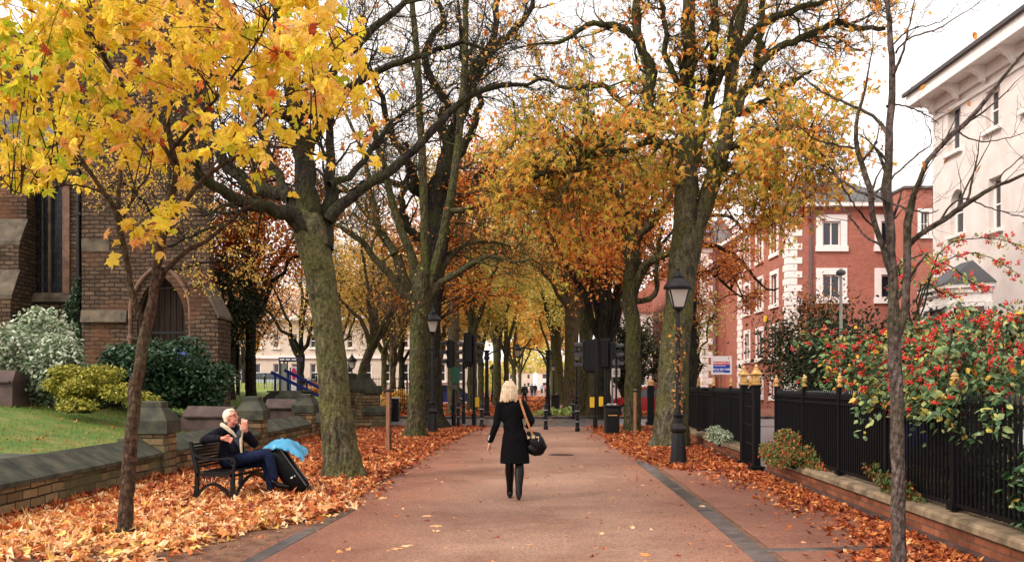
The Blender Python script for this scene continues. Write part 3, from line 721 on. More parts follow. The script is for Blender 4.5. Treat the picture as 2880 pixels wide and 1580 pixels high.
for k, h in enumerate(Hh): sash(root, *h, ws, .26, mull=1 if k != 3 else 0, fw=.07, frame=M_white, glass=M_glass, rails=(.5,))
m = MB(); EO = .80; zt = WT
EY = .35; m.b2(WX-EO, WX-EO+.1, 17, 33+EY, zt+.28, zt+.78); m.b2(WX-EO+.101, WX+.0, 17, 33+EY-.001, zt+.36, zt+.44); m.b2(WX-EO+.101, WX+12, 33+EY-.1, 33+EY, zt+.28, zt+.78); m.b2(WX-.12, WX-.002, 18, 33.1, zt-.02, zt+.355); m.b2(WX-.07, WX-.003, 18, 33.05, zt-.34, zt-.22); m.build('eaves', M_white, root)
y = 32.7
while y > 18:
    m = MB(); m.prism([(WX-.125, zt+.355), (WX-EO+.12, zt+.355), (WX-EO+.12, zt+.26), (WX-.5, zt+.2), (WX-.28, zt+.06), (WX-.2, zt-.1), (WX-.125, zt-.15)], y-.11, y+.11); m.build('bracket', M_white, root); y -= 1.75
m = MB(); m.add([(WX-EO-.1, 16.8, zt+.8), (WX-EO-.1, 33+EY+.1, zt+.8), (WX+6, 29, zt+3.2), (WX+6, 20, zt+3.2), (WX+12, 33.8, zt+.8)], [(0, 1, 2, 3), (1, 4, 2)]); m.b2(WX-EO-.13, WX-EO-.02, 16.8, 33+EY+.12, zt+.67, zt+.79); m.build('roof', plain('dark_slate', (.06, .05, .05), .7), root)
# bay with hipped roof
by0, by1 = yw(2790), yw(2655); bz1 = CAMH+(HZP-802)/FOC*30; bz2 = bz1-.85
m = MB(); poly = [(WX-.003, by0), (WX-1.0, by0+.7), (WX-1.0, by1-.7), (WX-.003, by1)]
m.prism(poly, 0, 1.9, 'z'); m.prism(poly, bz2+.25, bz1-.3, 'z')
for (x, y) in poly: m.rbox((x if x < WX-.5 else x-.1, y, (1.9+bz2+.25)/2), (.2, .2, bz2+.25-1.9-.01), .02)
for zz_, o_ in ((bz1-.3, .1), (bz1-.15, .2), (bz2+.1, .08)): m.prism([(WX-.003, by0-o_), (WX-1.0-o_, by0+.7-o_*.4), (WX-1.0-o_, by1-.7+o_*.4), (WX-.003, by1+o_)], zz_, zz_+.13, 'z')
bay = m.build('bay', M_white, root)
m = MB(); m.prism([(WX-.01, by0+.15), (WX-.85, by0+.78), (WX-.85, by1-.78), (WX-.01, by1-.15)], 1.91, bz2+.24, 'z'); m.build('pane', M_glass, bay)
m = MB(); zb = bz1-.015; m.add([(WX-.005, by0-.3, zb), (WX-1.25, by0+.6, zb), (WX-1.25, by1-.6, zb), (WX-.005, by1+.3, zb), (WX-.005, (by0+by1)/2+.4, zb+.85), (WX-.005, (by0+by1)/2-.4, zb+.85)], [(0, 1, 5), (1, 2, 4, 5), (2, 3, 4), (3, 2, 1, 0)]); m.build('bay_roof', plain('lead_roof', (.05, .05, .055), .6), bay)
# ============================================================ cream terrace behind on the left, far buildings
M_farcream = noisy('far_stucco', (.55, .45, .36), (.66, .56, .46), .8, .8, 0)
M_tanroof = noisy('tan_roof', (.38, .24, .18), (.50, .34, .26), .6, .8, 0)
root = thing('terrace', 'long cream stucco terrace behind the railings at left', 'terrace', (-15, 78, 0))
TY = 78.0; tz = lambda py: CAMH-(py-HZP)/FOC*TY; tx = lambda px: (px-CXP)/FOC*TY
H_ = []
for px in range(560, 1330, 52):
    H_.append((tx(px), tx(px+17), tz(1072), tz(1022))); H_.append((tx(px), tx(px+17), tz(978), tz(938)))
m = MB(); fr = lambda u, z, i: (u, TY+i, z); wall_holes(m, tx(520), tx(1345), 0, tz(895), H_, fr); wall_holes(m, TY, TY+10, 0, tz(895), [], lambda u, z, i: (tx(1345), u, z)); m.build('wall', M_farcream, root)
for h in H_: sash(root, *h, fr, mull=0, fw=.08, frame=M_white)
m = MB(); m.b2(tx(515), tx(1350), TY-.5, TY-.002, tz(900), tz(890)); m.b2(tx(520), tx(1345), TY-.15, TY-.002, tz(1008), tz(1000)); m.build('cornice', M_white, root)
m = MB(); m.prism([(TY-.4, tz(890)+.003), (TY+10, tz(890)+.003), (TY+8, tz(800)), (TY+3, tz(800))], tx(515), tx(1350), 'x'); rf = m.build('roof', M_tanroof, root)
m = MB()
for px in (560, 700, 850, 1010, 1160): m = MB(); m.b2(tx(px), tx(px+30), TY+4, TY+5.5, tz(800)-.3, tz(770)); m.build('chimney', M_brick, rf)
for (nm, lab, x0, x1, Y, zt_, mat, wn) in (('far_house', 'pale house closing the view at the far end of the avenue', -4, 6, 265, 5.2, M_farcream, 4), ('far_house', 'small red roofed pale house beyond the walkers at the avenue end', 7, 19, 255, 5.0, M_cream, 3)):
    root = thing(nm, lab, 'house', ((x0+x1)/2, Y, 0)); f_ = lambda u, z, i, Y=Y: (u, Y+i, z)
    hs_ = [(x0+(k+.35)*(x1-x0)/wn, x0+(k+.65)*(x1-x0)/wn, z0, z0+1.2) for k in range(wn) for z0 in (.9, 3.2)]
    m = MB(); wall_holes(m, x0, x1, 0, zt_, hs_, f_); wall_holes(m, Y, Y+8, 0, zt_, [], lambda u, z, i: (x0, u, z)); m.build('wall', mat, root)
    for h in hs_: sash(root, *h, f_, mull=0, frame=M_white, sill=False)
    m = MB(); m.prism([(Y-.4, zt_+.003), (Y+8.4, zt_+.003), (Y+4, zt_+3)], x0-.3, x1+.3, 'x'); m.build('roof', M_tanroof if x0 < 0 else M_brick, root)
# pinkish block seen between trunks, right of the avenue
root = thing('pink_house', 'pink gabled house glimpsed between the trunks behind the litter bin', 'house', (12.5, 92, 0))
f_ = lambda u, z, i: (u, 92+i, z); x0, x1 = (1725-CXP)/FOC*92, (1835-CXP)/FOC*92
hs_ = [(x0+.8, x0+1.6, 5, 6.6), (x0+2.4, x0+3.2, 5, 6.6), (x0+.8, x0+1.6, 1.5, 3.2), (x0+2.4, x0+3.2, 1.5, 3.2)]
m = MB(); wall_holes(m, x0, x1, 0, 8.8, hs_, f_); wall_holes(m, 92, 104, 0, 8.8, [], lambda u, z, i: (x0, u, z)); m.build('wall', M_cream, root)
for h in hs_: sash(root, *h, f_, mull=0)
m = MB(); m.prism([(x0-.3, 8.8), (x1, 8.8), (x1, 11.8)], 91.7, 104); m.build('roof', M_brick, root)
# ============================================================ bark and leaf materials
B_moss = barkmat('mossy_bark', (.032, .027, .017), (.15, .13, .082), (.105, .10, .03), .4)
B_pale = barkmat('pale_mossy_bark', (.030, .025, .014), (.17, .145, .082), (.115, .11, .035), .45)
B_silh = barkmat('silhouette_limb_bark', (.012, .010, .008), (.05, .042, .028), (.045, .045, .014), .3)  # darker than the bole: silhouette against the bright sky put into the limb colour
B_olive2 = barkmat('olive_limb_bark', (.020, .017, .011), (.085, .072, .04), (.06, .064, .018), .5)
B_brown = barkmat('brown_bark', (.045, .030, .02), (.15, .10, .065), (.085, .085, .02), .35)
B_dark = barkmat('dark_bark', (.009, .007, .006), (.035, .027, .021), (.035, .034, .012), .2)
B_young = barkmat('young_bark', (.05, .028, .018), (.15, .085, .055), (.11, .085, .045), .2, 2)
B_grey = barkmat('grey_bark', (.07, .05, .042), (.21, .16, .14), (.10, .085, .05), .1, 2)
B_oliv = barkmat('olive_bark', (.032, .026, .015), (.125, .105, .055), (.07, .074, .020), .4)
L_yel = leafmat('maple_yellow', [(0, (.44, .56, .04)), (.12, (.70, .68, .05)), (.24, (.93, .76, .06)), (.58, (.97, .71, .11)), (.76, (.98, .63, .22)), (.84, (.95, .45, .13)), (.93, (.85, .22, .06)), (1, (.42, .07, .03))], .52)
L_chest = leafmat('chestnut_leaf', [(0, (.24, .30, .05)), (.25, (.55, .52, .08)), (.45, (.92, .64, .12)), (.7, (.96, .50, .10)), (.9, (.86, .28, .06)), (1, (.45, .09, .02))], .55)
L_rust = leafmat('beech_rust', [(0, (.22, .045, .018)), (.3, (.55, .13, .025)), (.65, (.84, .28, .04)), (1, (.92, .50, .10))], .48)
L_rustd = leafmat('beech_dark', [(0, (.05, .045, .012)), (.3, (.18, .045, .02)), (.6, (.38, .12, .03)), (1, (.62, .34, .05))], .3)
L_olive = leafmat('olive_gold', [(0, (.30, .33, .06)), (.35, (.60, .56, .12)), (.7, (.88, .72, .22)), (1, (.94, .68, .22))], .55)
L_gold = leafmat('small_gold', [(0, (.42, .38, .06)), (.4, (.86, .60, .14)), (.8, (.90, .50, .12)), (1, (.7, .24, .05))], .5)
L_orange = leafmat('orange_leaf', [(0, (.35, .13, .03)), (.5, (.70, .28, .05)), (1, (.85, .45, .10))], .4)
L_green = leafmat('laurel_green', [(0, (.010, .028, .012)), (.5, (.025, .07, .028)), (1, (.07, .13, .06))], .15, .3)
L_dkgrn = leafmat('dark_evergreen', [(0, (.012, .02, .008)), (.6, (.03, .05, .018)), (1, (.07, .07, .02))], .15)
L_varieg = leafmat('variegated_leaf', [(0, (.08, .14, .06)), (.35, (.26, .34, .20)), (.7, (.50, .56, .40)), (1, (.70, .72, .58))], .2)
L_lime = leafmat('gold_shrub_leaf', [(0, (.10, .12, .015)), (.4, (.30, .30, .03)), (1, (.60, .52, .10))], .3)
L_berryleaf = leafmat('cotoneaster_leaf', [(0, (.03, .08, .03)), (.4, (.09, .18, .07)), (.75, (.26, .36, .16)), (.9, (.45, .48, .14)), (.96, (.65, .45, .06)), (1, (.65, .25, .03))], .3, .35)
M_berry = plain('red_berries', (.55, .02, .012), .3, 0, .5, .3, 30)
M_berry.node_tree.nodes['Principled BSDF'].inputs['Subsurface Weight'].default_value = 0
def SP(n1=9, n2=5, n3=4, l1=(1.4, 3.0), l2=(.7, 1.5), l3=(.35, .8), t1=.25, up=.18, wig=.2, rmin=.005, a=(.5, 1.1)):
    q = [dict(per=n1, t0=t1, t1=1, L=l1, ang=a, K=8, up=up, wig=wig, rf=.34, rmin=rmin*2, S=5)]
    if n2: q.append(dict(per=n2, t0=.15, t1=1, L=l2, ang=a, K=6, up=up*.6, wig=wig, rf=.55, rmin=rmin*1.4, S=4))
    if n3: q.append(dict(per=n3, t0=.1, t1=1, L=l3, ang=(.4, 1.2), K=4, up=.03, wig=wig, rf=.6, rmin=rmin, S=3))
    return q
def tree_root(name, label, px, py, Y, group=None):
    p = P(px, py, Y); return thing(name, label, 'tree', (p.x, p.y, max(0, p.z) if p.z < .2 else p.z), 0, group)
# ============================================================ A: big leaning tree behind the bench
YA = 15.9
r = tree_root('plane_tree', 'thick mossy trunk leaning left just past the bench, forking into heavy dark limbs', 968, 1350, YA)
t = Tree()
t.limb([(970, 1362, .44), (965, 1325, .36), (955, 1240, .295), (941, 1100, .262), (923, 930, .245), (905, 800, .255), (882, 690, .28), (866, 630, .29), (855, 590, .18)], YA, 30, .006, .03, 18)
for sx in (-1, 1):
    t.limb([(968+sx*20, 1290, .16), (968+sx*42, 1335, .13), (968+sx*72, 1362, .05)], YA, 8, 0, .03, 9, dY=-.2)
t.limb([(870, 660, .22), (830, 610, .15), (770, 590, .12), (700, 572, .105), (640, 550, .095), (590, 520, .085), (548, 478, .07), (500, 400, .04)], YA, 20, .02, .06, 10, dY=-1.5)
t.limb([(866, 640, .20), (820, 560, .14), (755, 536, .13), (700, 520, .115), (655, 480, .11), (622, 440, .1), (600, 380, .07), (560, 250, .04)], YA, 20, .02, .06, 10, dY=1.0)
t.limb([(864, 640, .26), (862, 540, .19), (855, 440, .16), (842, 340, .17), (815, 240, .12), (790, 140, .09), (775, 0, .06), (770, -150, .03)], YA, 22, .02, .06, 12)
t.limb([(905, 700, .2), (922, 600, .13), (930, 500, .10), (925, 420, .08), (930, 300, .06), (915, 150, .035)], YA, 16, .02, .05, 9, dY=1)
t.limb([(925, 620, .12), (960, 575, .10), (1000, 545, .085), (1060, 505, .08), (1120, 462, .078), (1195, 391, .072), (1273, 305, .065), (1351, 257, .055), (1452, 240, .04), (1535, 225, .02)], YA, 26, .015, .05, 8, dY=.5)
t.limb([(845, 350, .13), (800, 320, .12), (745, 310, .09), (700, 270, .07), (640, 240, .045), (560, 180, .02)], YA, 14, .02, .05, 8, dY=-1.5)
t.limb([(866, 420, .12), (900, 350, .09), (960, 260, .07), (1072, 195, .06), (1184, 157, .05), (1307, 126, .035), (1400, 150, .015)], YA, 20, .02, .05, 7, dY=-.5)
t.limb([(870, 330, .1), (930, 220, .08), (1033, 100, .07), (1111, 28, .06), (1180, -40, .04)], YA, 14, .02, .05, 7, dY=1)
t.limb([(925, 520, .07), (985, 500, .06), (1060, 400, .05), (1100, 340, .04), (1180, 290, .02)], YA, 12, .02, .05, 6, dY=1.5)
t.limb([(820, 560, .1), (770, 480, .07), (740, 400, .05), (700, 330, .03)], YA, 12, .02, .05, 6, dY=2)
lv = t.branch(SP(13, 7, 4, (.9, 2.2), (.5, 1.1), (.3, .7), .3, .12, .22, .0045), skip=3)
t.build(r, B_pale, limbs=B_silh, ntr=3)
leaves_obj('crown', DIA, t.pts_on(lv[2], 900, .3), L_gold, .07, r)
# ============================================================ B: pollarded tree left of the walker
YB = 28.6
r = tree_root('lime_tree', 'pollarded brown trunk with a knobbly crown of pale upright poles beside the black lamp post', 1170, 1230, YB)
t = Tree()
t.limb([(1168, 1245, .46), (1168, 1215, .30), (1170, 1150, .255), (1173, 1000, .245), (1180, 880, .27), (1186, 820, .33), (1188, 770, .30), (1190, 740, .15)], YB, 28, .01, .05, 16)
t.limb([(1155, 1200, .14), (1135, 1228, .1), (1118, 1240, .04)], YB, 6, 0, .03, 8); t.limb([(1180, 1200, .14), (1200, 1226, .1), (1212, 1238, .04)], YB, 6, 0, .03, 8)
B0 = len(t.lim)
t.limb([(1180, 830, .17), (1166, 786, .15), (1157, 715, .14), (1124, 640, .13), (1103, 570, .12), (1085, 492, .11), (1070, 430, .1), (1040, 330, .08), (1010, 200, .05), (1000, 60, .03)], YB, 26, .01, .05, 9)
t.limb([(1190, 840, .17), (1198, 760, .15), (1195, 690, .135), (1190, 500, .125), (1186, 400, .12), (1181, 335, .115), (1176, 200, .105), (1170, 112, .1), (1158, 0, .09), (1150, -120, .06)], YB, 30, .008, .03, 10)
t.limb([(1205, 830, .19), (1234, 716, .155), (1250, 640, .145), (1266, 559, .135), (1284, 447, .13), (1297, 313, .12), (1306, 200, .115), (1309, 100, .1), (1310, -60, .08)], YB, 30, .008, .03, 10)
t.limb([(1160, 850, .2), (1138, 790, .17), (1112, 712, .15), (1074, 662, .11), (1057, 592, .10), (1039, 531, .085), (1032, 467, .07), (1000, 380, .05), (960, 300, .03)], YB, 24, .012, .07, 9, dY=.6)
t.limb([(1165, 850, .17), (1110, 790, .13), (1075, 745, .12), (1046, 719, .11), (1021, 680, .095), (990, 660, .08), (961, 640, .07), (920, 615, .05), (860, 600, .025)], YB, 20, .012, .05, 8, dY=-1)
t.limb([(1200, 850, .15), (1234, 800, .12), (1294, 762, .10), (1340, 735, .085), (1382, 722, .07), (1440, 735, .05), (1500, 730, .02)], YB, 20, .012, .05, 8, dY=-.5)
t.limb([(1110, 715, .13), (1065, 640, .1), (1020, 590, .085), (980, 540, .06), (940, 500, .03)], YB, 12, .012, .05, 8, dY=1.5)
t.limb([(1215, 800, .12), (1290, 700, .07), (1380, 680, .05), (1450, 700, .03)], YB, 14, .012, .05, 6, dY=1.5)
t.limb([(1262, 590, .1), (1300, 590, .09), (1368, 567, .085), (1440, 528, .07), (1520, 500, .05), (1600, 480, .02)], YB, 18, .012, .05, 7, dY=-1)
lv = t.branch(SP(12, 7, 4, (1.2, 2.8), (.6, 1.3), (.35, .8), .3, .12, .22, .0065, (.7, 1.3)), skip=B0)
lv2 = lv
t.build(r, B_oliv)
leaves_obj('crown', DIA, np.concatenate([t.pts_on(lv[2], 1500, .2, .1)]), L_orange, .10, r)
# B2: the dark old tree behind
YB2 = 34.5
r = tree_root('old_lime_tree', 'old tree with a hollow black trunk and twisting dark limbs, directly behind the pollarded tree', 1212, 1196, YB2)
t = Tree()
t.limb([(1215, 1206, .75), (1214, 1170, .48), (1212, 1050, .38), (1214, 900, .36), (1222, 760, .40), (1228, 660, .44), (1230, 560, .46), (1240, 500, .36), (1262, 440, .28), (1290, 400, .12)], YB2, 26, .02, .07, 16)
t.limb([(1222, 1170, .25), (1245, 1192, .18), (1268, 1204, .05)], YB2, 6, 0, .03, 8)
b0 = len(t.lim)
for pl in ([(1235, 520, .26), (1262, 400, .22), (1300, 320, .2), (1345, 190, .18), (1385, 112, .14), (1396, 0, .12), (1410, -120, .06)],
           [(1232, 560, .25), (1262, 470, .17), (1240, 330, .15), (1260, 290, .17), (1215, 220, .15), (1195, 185, .14), (1204, 110, .12), (1243, 70, .11), (1240, 30, .1), (1212, -30, .08)],
           [(1290, 340, .18), (1330, 240, .16), (1372, 160, .14), (1395, 130, .13), (1440, 90, .12), (1480, 50, .1), (1505, -20, .07)],
           [(1232, 600, .25), (1170, 520, .17), (1140, 440, .15), (1110, 400, .13), (1085, 320, .12), (1070, 260, .1), (1020, 160, .07), (1000, 50, .05)],
           [(1240, 620, .24), (1300, 560, .16), (1370, 470, .13), (1440, 400, .11), (1480, 360, .08), (1560, 320, .04)],
           [(1225, 620, .2), (1180, 540, .16), (1120, 520, .13), (1060, 505, .11), (980, 540, .08), (900, 520, .04)],
           [(1262, 480, .2), (1330, 360, .14), (1350, 280, .11), (1300, 180, .09), (1300, 80, .07), (1280, -40, .04)],
           [(1215, 700, .2), (1150, 640, .14), (1130, 560, .12), (1150, 480, .1), (1140, 400, .08)]):
    t.limb(pl, YB2, 24, .04, .06, 9, dY=random.uniform(-2, 2))
lv = t.branch(SP(14, 7, 5, (1.2, 3.0), (.7, 1.6), (.4, .9), .2, .1, .28, .007, (.6, 1.3)), skip=b0)
tg = np.concatenate([region_targets(60, 1235, 1520, 470, 860, YB2+1.5, 3), region_targets(16, 1020, 1200, 600, 860, YB2+2, 3)])
Q, R = t.bough(nearest_start(t, tg, (.1, 1)), tg, .03, arch=.1)
l2 = t.branch([dict(per=8, t0=.35, t1=1, L=(.4, 1.1), ang=(.5, 1.3), K=4, up=0, wig=.2, rf=.6, rmin=.007, S=3)], src=(Q, R))[0]
t.build(r, B_dark)
leaves_obj('crown', OVAL, np.concatenate([t.pts_on(l2, 8200, .1, .13), t.pts_on(lv[2], 1300, .2, .1)]), L_rust, .11, r, droop=(-.1, .8), up=1.3)
# ============================================================ C: horse chestnut on the right
YC = 24.1
r = tree_root('chestnut_tree', 'tall mossy trunk beside the near lamp post with drooping yellow green chestnut leaves', 1885, 1262, YC)
t = Tree()
t.limb([(1882, 1278, .66), (1884, 1240, .50), (1890, 1150, .42), (1896, 1000, .385), (1906, 900, .37), (1918, 780, .365), (1928, 700, .39), (1940, 640, .33), (1945, 600, .2)], YC, 28, .008, .04, 18)
t.limb([(1870, 1225, .2), (1845, 1252, .16), (1820, 1266, .05)], YC, 6, 0, .03, 8)
t.limb([(1918, 760, .3), (1926, 640, .3), (1930, 540, .29), (1933, 460, .28), (1934, 400, .2)], YC, 14, .008, .05, 14)
t.limb([(1940, 720, .24), (1965, 620, .25), (1995, 540, .235), (2022, 450, .22), (2042, 370, .2), (2052, 280, .17), (2062, 160, .155), (2088, 28, .13), (2095, -90, .1)], YC, 26, .01, .04, 13)
c0 = len(t.lim)
for pl, d in (([(1925, 470, .2), (1891, 416, .16), (1852, 408, .14), (1832, 385, .14), (1826, 313, .135), (1822, 196, .13), (1793, 84, .12), (1787, -20, .1)], 0),
           ([(1932, 450, .22), (1936, 335, .2), (1931, 196, .19), (1937, 84, .18), (1943, -60, .15)], .2),
           ([(1945, 460, .17), (1985, 330, .13), (2003, 224, .125), (2007, 112, .115), (2009, -60, .09)], .8),
           ([(2052, 330, .15), (2100, 250, .12), (2127, 185, .11), (2138, 129, .1), (2149, -40, .07)], .6),
           ([(2058, 200, .14), (2078, 140, .115), (2116, 100, .1), (2160, 62, .09), (2255, 22, .08), (2360, -8, .05), (2450, -30, .03)], -.8),
           ([(2128, 190, .12), (2183, 140, .1), (2283, 95, .085), (2367, 61, .08), (2395, 78, .07), (2490, 80, .05)], -.5),
           ([(1824, 260, .13), (1832, 190, .12), (1765, 84, .09), (1687, 67, .075), (1648, 72, .065), (1575, 117, .05), (1508, 123, .03), (1440, 140, .015)], -1),
           ([(1830, 330, .1), (1760, 300, .08), (1690, 240, .07), (1600, 250, .05), (1500, 210, .03)], 1.6),
           ([(1835, 380, .11), (1780, 360, .08), (1700, 400, .06), (1620, 480, .04), (1570, 560, .02)], -1.8),
           ([(1840, 390, .1), (1760, 420, .08), (1640, 440, .06), (1500, 500, .04), (1410, 560, .02)], -.6),
           ([(2035, 420, .12), (2100, 400, .09), (2180, 380, .07), (2260, 420, .05), (2330, 480, .02)], -1.4),
           ([(2000, 500, .1), (2060, 470, .07), (2130, 500, .05), (2190, 560, .03)], 1.2),
           ([(2048, 330, .12), (2120, 300, .09), (2200, 250, .07), (2280, 200, .04)], 1.5),
           ([(1938, 300, .1), (1880, 180, .08), (1870, 60, .06), (1850, -50, .04)], -1),
           ([(1990, 300, .09), (2040, 180, .06), (2060, 60, .05), (2120, -50, .03)], -1.4)):
    t.limb(pl, YC, 20, .025, .05, 9, dY=d)
lv = t.branch(SP(14, 7, 5, (1.0, 2.6), (.6, 1.3), (.3, .8), .25, .1, .25, .006, (.6, 1.25)), skip=c0)
tg = np.concatenate([region_targets(85, 1380, 1900, 340, 560, YC-.5, 3.8), region_targets(30, 1320, 1720, 440, 640, YC+1, 3.5), region_targets(22, 1500, 2200, 190, 340, YC, 3.5), region_targets(120, 1880, 2350, 310, 590, YC-.5, 3.5), region_targets(20, 1500, 1800, 580, 700, YC+2, 2.5), region_targets(13, 2080, 2340, 560, 720, YC, 2.5), region_targets(10, 1370, 1560, 420, 620, YC+1, 2.5), region_targets(7, 1530, 1680, 690, 850, YC+2, 2)])
st = nearest_start(t, tg, (.12, .8), which=slice(c0, None))
Q, R = t.bough(st, tg, .02, arch=.14)
l2 = t.branch([dict(per=6, t0=.45, t1=1, L=(.4, 1.2), ang=(.3, 1.2), K=5, up=-.16, wig=.2, rf=.6, rmin=.006, S=3)], src=(Q, R))[0]
t.build(r, B_moss, limbs=B_olive2, ntr=8)
pl = t.pts_on(l2, 10500, .2, .16)
# chestnut leaves hang in fans; droop strongly
rn = np.clip(.5-(pl[:, 2]-6.2)*.02+rng.normal(0, .27, len(pl)), 0, 1)
pl = np.concatenate([pl, t.pts_on(lv[2], 2700, .4, .06)]); rn = np.concatenate([rn, rng.uniform(.4, 1, 2700)])
qx = pl[:, 0]/pl[:, 1]*FOC+CXP; qy = HZP-(pl[:, 2]-CAMH)/pl[:, 1]*FOC
kp = ~((pl[:, 1] < YC+.2) & (qx > 1790) & (qx < 2075) & (qy > 370) & (qy < 660) & (rng.random(len(pl)) < .72)); pl, rn = pl[kp], rn[kp]      # the fork shows between the boughs
leaves_obj('crown', HAND, pl, L_chest, .118, r, droop=(.3, 2.0), rnd=rn, up=.5, vj=.05)

# D: trunk just behind to the left
YD = 31.8
r = tree_root('beech_tree', 'slim green trunk standing behind the litter bin with rusty leaves above', 1778, 1218, YD)
t = Tree()
t.limb([(1779, 1230, .42), (1778, 1200, .31), (1780, 1050, .27), (1780, 900, .26), (1770, 860, .27), (1772, 780, .25), (1780, 720, .26), (1782, 650, .2), (1778, 560, .15), (1772, 450, .1)], YD, 28, .01, .05, 14)
d0 = 1
for pl in ([(1782, 820, .2), (1800, 775, .16), (1822, 743, .15), (1865, 719, .12), (1910, 700, .09), (1970, 660, .04)],
           [(1785, 700, .17), (1798, 660, .14), (1836, 627, .13), (1858, 590, .12), (1885, 560, .1), (1900, 480, .06)],
           [(1772, 720, .2), (1760, 660, .16), (1756, 602, .14), (1755, 500, .1), (1740, 400, .06)],
           [(1760, 620, .1), (1730, 590, .08), (1690, 545, .06), (1640, 530, .03)],
           [(1790, 680, .1), (1812, 640, .1), (1835, 560, .08), (1860, 460, .05)],
           [(1775, 850, .12), (1840, 830, .09), (1845, 740, .08), (1860, 640, .05)],
           [(1770, 600, .1), (1700, 500, .08), (1640, 460, .05)]):
    t.limb(pl, YD, 16, .02, .05, 9, dY=random.uniform(-1.5, 1.5))
tg = np.concatenate([region_targets(45, 1560, 1900, 480, 800, YD+2, 3.5)])
Q, R = t.bough(nearest_start(t, tg, (.3, 1)), tg, .03, arch=.1)
lv = t.branch(SP(7, 4, 3, (1.0, 2.2), (.6, 1.2), (.3, .7), .3, .1, .22, .008), skip=1)
l2 = t.branch([dict(per=8, t0=.3, t1=1, L=(.4, 1.2), ang=(.3, 1.1), K=4, up=0, wig=.2, rf=.6, rmin=.007, S=3)], src=(Q, R))[0]
t.build(r, B_dark if False else B_oliv)
leaves_obj('crown', OVAL, np.concatenate([t.pts_on(l2, 6200, .1, .15), t.pts_on(lv[2], 900, .2, .1)]), L_rust, .12, r)
# rusty beech behind C on the right, in front of the brick building
YR = 36
r = tree_root('copper_beech', 'rust red beech whose layered boughs hang before the brick building', 1935, 1205, YR)
t = Tree()
t.limb([(1938, 1190, .35), (1940, 1000, .28), (1942, 850, .25), (1945, 700, .22), (1950, 560, .14), (1955, 470, .08)], YR, 20, .02, .04, 12)
for pl in ([(1944, 690, .12), (2005, 687, .09), (2060, 715, .075), (2090, 742, .07), (2158, 816, .045), (2190, 810, .025)],
           [(1945, 640, .11), (1990, 610, .08), (2050, 610, .06), (2100, 650, .05), (2160, 640, .03)],
           [(1945, 780, .1), (1990, 760, .07), (2040, 800, .05), (2100, 850, .03)],
           [(1948, 600, .1), (2010, 570, .08), (2090, 560, .06), (2180, 600, .04), (2260, 610, .02)],
           [(1950, 560, .1), (2000, 520, .08), (2090, 500, .05), (2150, 520, .03)]):
    t.limb(pl, YR, 16, .02, .05, 8, dY=random.uniform(-2, 1))
tg = np.concatenate([region_targets(38, 1960, 2100, 580, 860, YR-1, 2.5), region_targets(22, 2080, 2290, 500, 640, YR-2, 2), region_targets(6, 2070, 2170, 800, 880, YR, 1.2)])
Q, R = t.bough(nearest_start(t, tg, (.1, 1)), tg, .03, arch=.12)
l2 = t.branch([dict(per=9, t0=.35, t1=1, L=(.4, 1.1), ang=(.5, 1.3), K=4, up=0, wig=.2, rf=.6, rmin=.007, S=3)], src=(Q, R))[0]
t.build(r, B_dark)
pp = t.pts_on(l2, 7200, .1, .12)
leaves_obj('crown', OVAL, pp, L_rust, .105, r, droop=(-.2, .6), up=1.6)
# ============================================================ F: young yellow maple at left
YF = 10.2
r = thing('maple_tree', 'slender young maple left of the bench, covered in big bright yellow leaves', 'tree', (P(352, 1503, YF).x, YF, 0))
t = Tree()
t.limb([(352, 1512, .105), (353, 1485, .088), (356, 1400, .078), (368, 1250, .075), (372, 1190, .066), (382, 1080, .072), (390, 1050, .062), (403, 960, .062), (416, 900, .066), (430, 840, .052), (444, 740, .050), (455, 660, .048), (468, 590, .046), (494, 515, .042), (498, 470, .036), (482, 410, .03), (470, 330, .026), (480, 220, .02), (470, 80, .012)], YF, 54, .003, .03, 14)
f0 = 1
for pl, d in (([(412, 910, .045), (388, 885, .04), (364, 790, .036), (350, 705, .034), (335, 643, .034), (325, 588, .033), (290, 538, .026), (240, 465, .024), (182, 392, .022), (138, 310, .018), (110, 225, .013), (85, 120, .008)], -.5),
              ([(328, 600, .028), (338, 520, .024), (335, 440, .02), (320, 340, .016), (310, 250, .013), (315, 120, .007)], 1.0),
              ([(452, 690, .035), (470, 654, .034), (503, 593, .028), (559, 520, .026), (632, 458, .024), (690, 432, .018), (722, 408, .014), (840, 423, .009), (900, 440, .005)], -1.2),
              ([(434, 830, .032), (464, 762, .027), (531, 704, .025), (604, 660, .022), (660, 612, .018), (693, 581, .014), (760, 560, .007), (800, 596, .004)], -1.0),
              ([(497, 480, .03), (440, 380, .024), (386, 335, .02), (358, 280, .018), (330, 220, .014), (302, 179, .011), (270, 60, .007)], -.6),
              ([(334, 640, .02), (352, 600, .016), (385, 540, .012), (415, 490, .009), (430, 430, .005)], -.6),
              ([(560, 520, .018), (600, 470, .015), (660, 380, .012), (700, 300, .009), (760, 200, .005)], 1),
              ([(486, 420, .024), (560, 330, .018), (640, 240, .014), (720, 120, .009), (790, 0, .005)], -1.5),
              ([(478, 300, .02), (560, 180, .015), (620, 60, .009), (660, -60, .005)], .8),
              ([(640, 455, .015), (740, 330, .012), (850, 230, .009), (960, 120, .006), (1040, 80, .003)], -1.4),
              ([(138, 310, .015), (60, 290, .011), (-30, 260, .007), (-100, 200, .004)], -.6),
              ([(182, 392, .016), (120, 420, .011), (50, 400, .008), (-40, 380, .004)], -1),
              ([(290, 540, .012), (200, 520, .01), (110, 540, .007), (30, 545, .004)], -1.4),
              ([(302, 179, .012), (220, 100, .009), (150, 10, .006)], .6)):
    t.limb(pl, YF, 22, .006, .03, 8, dY=d)
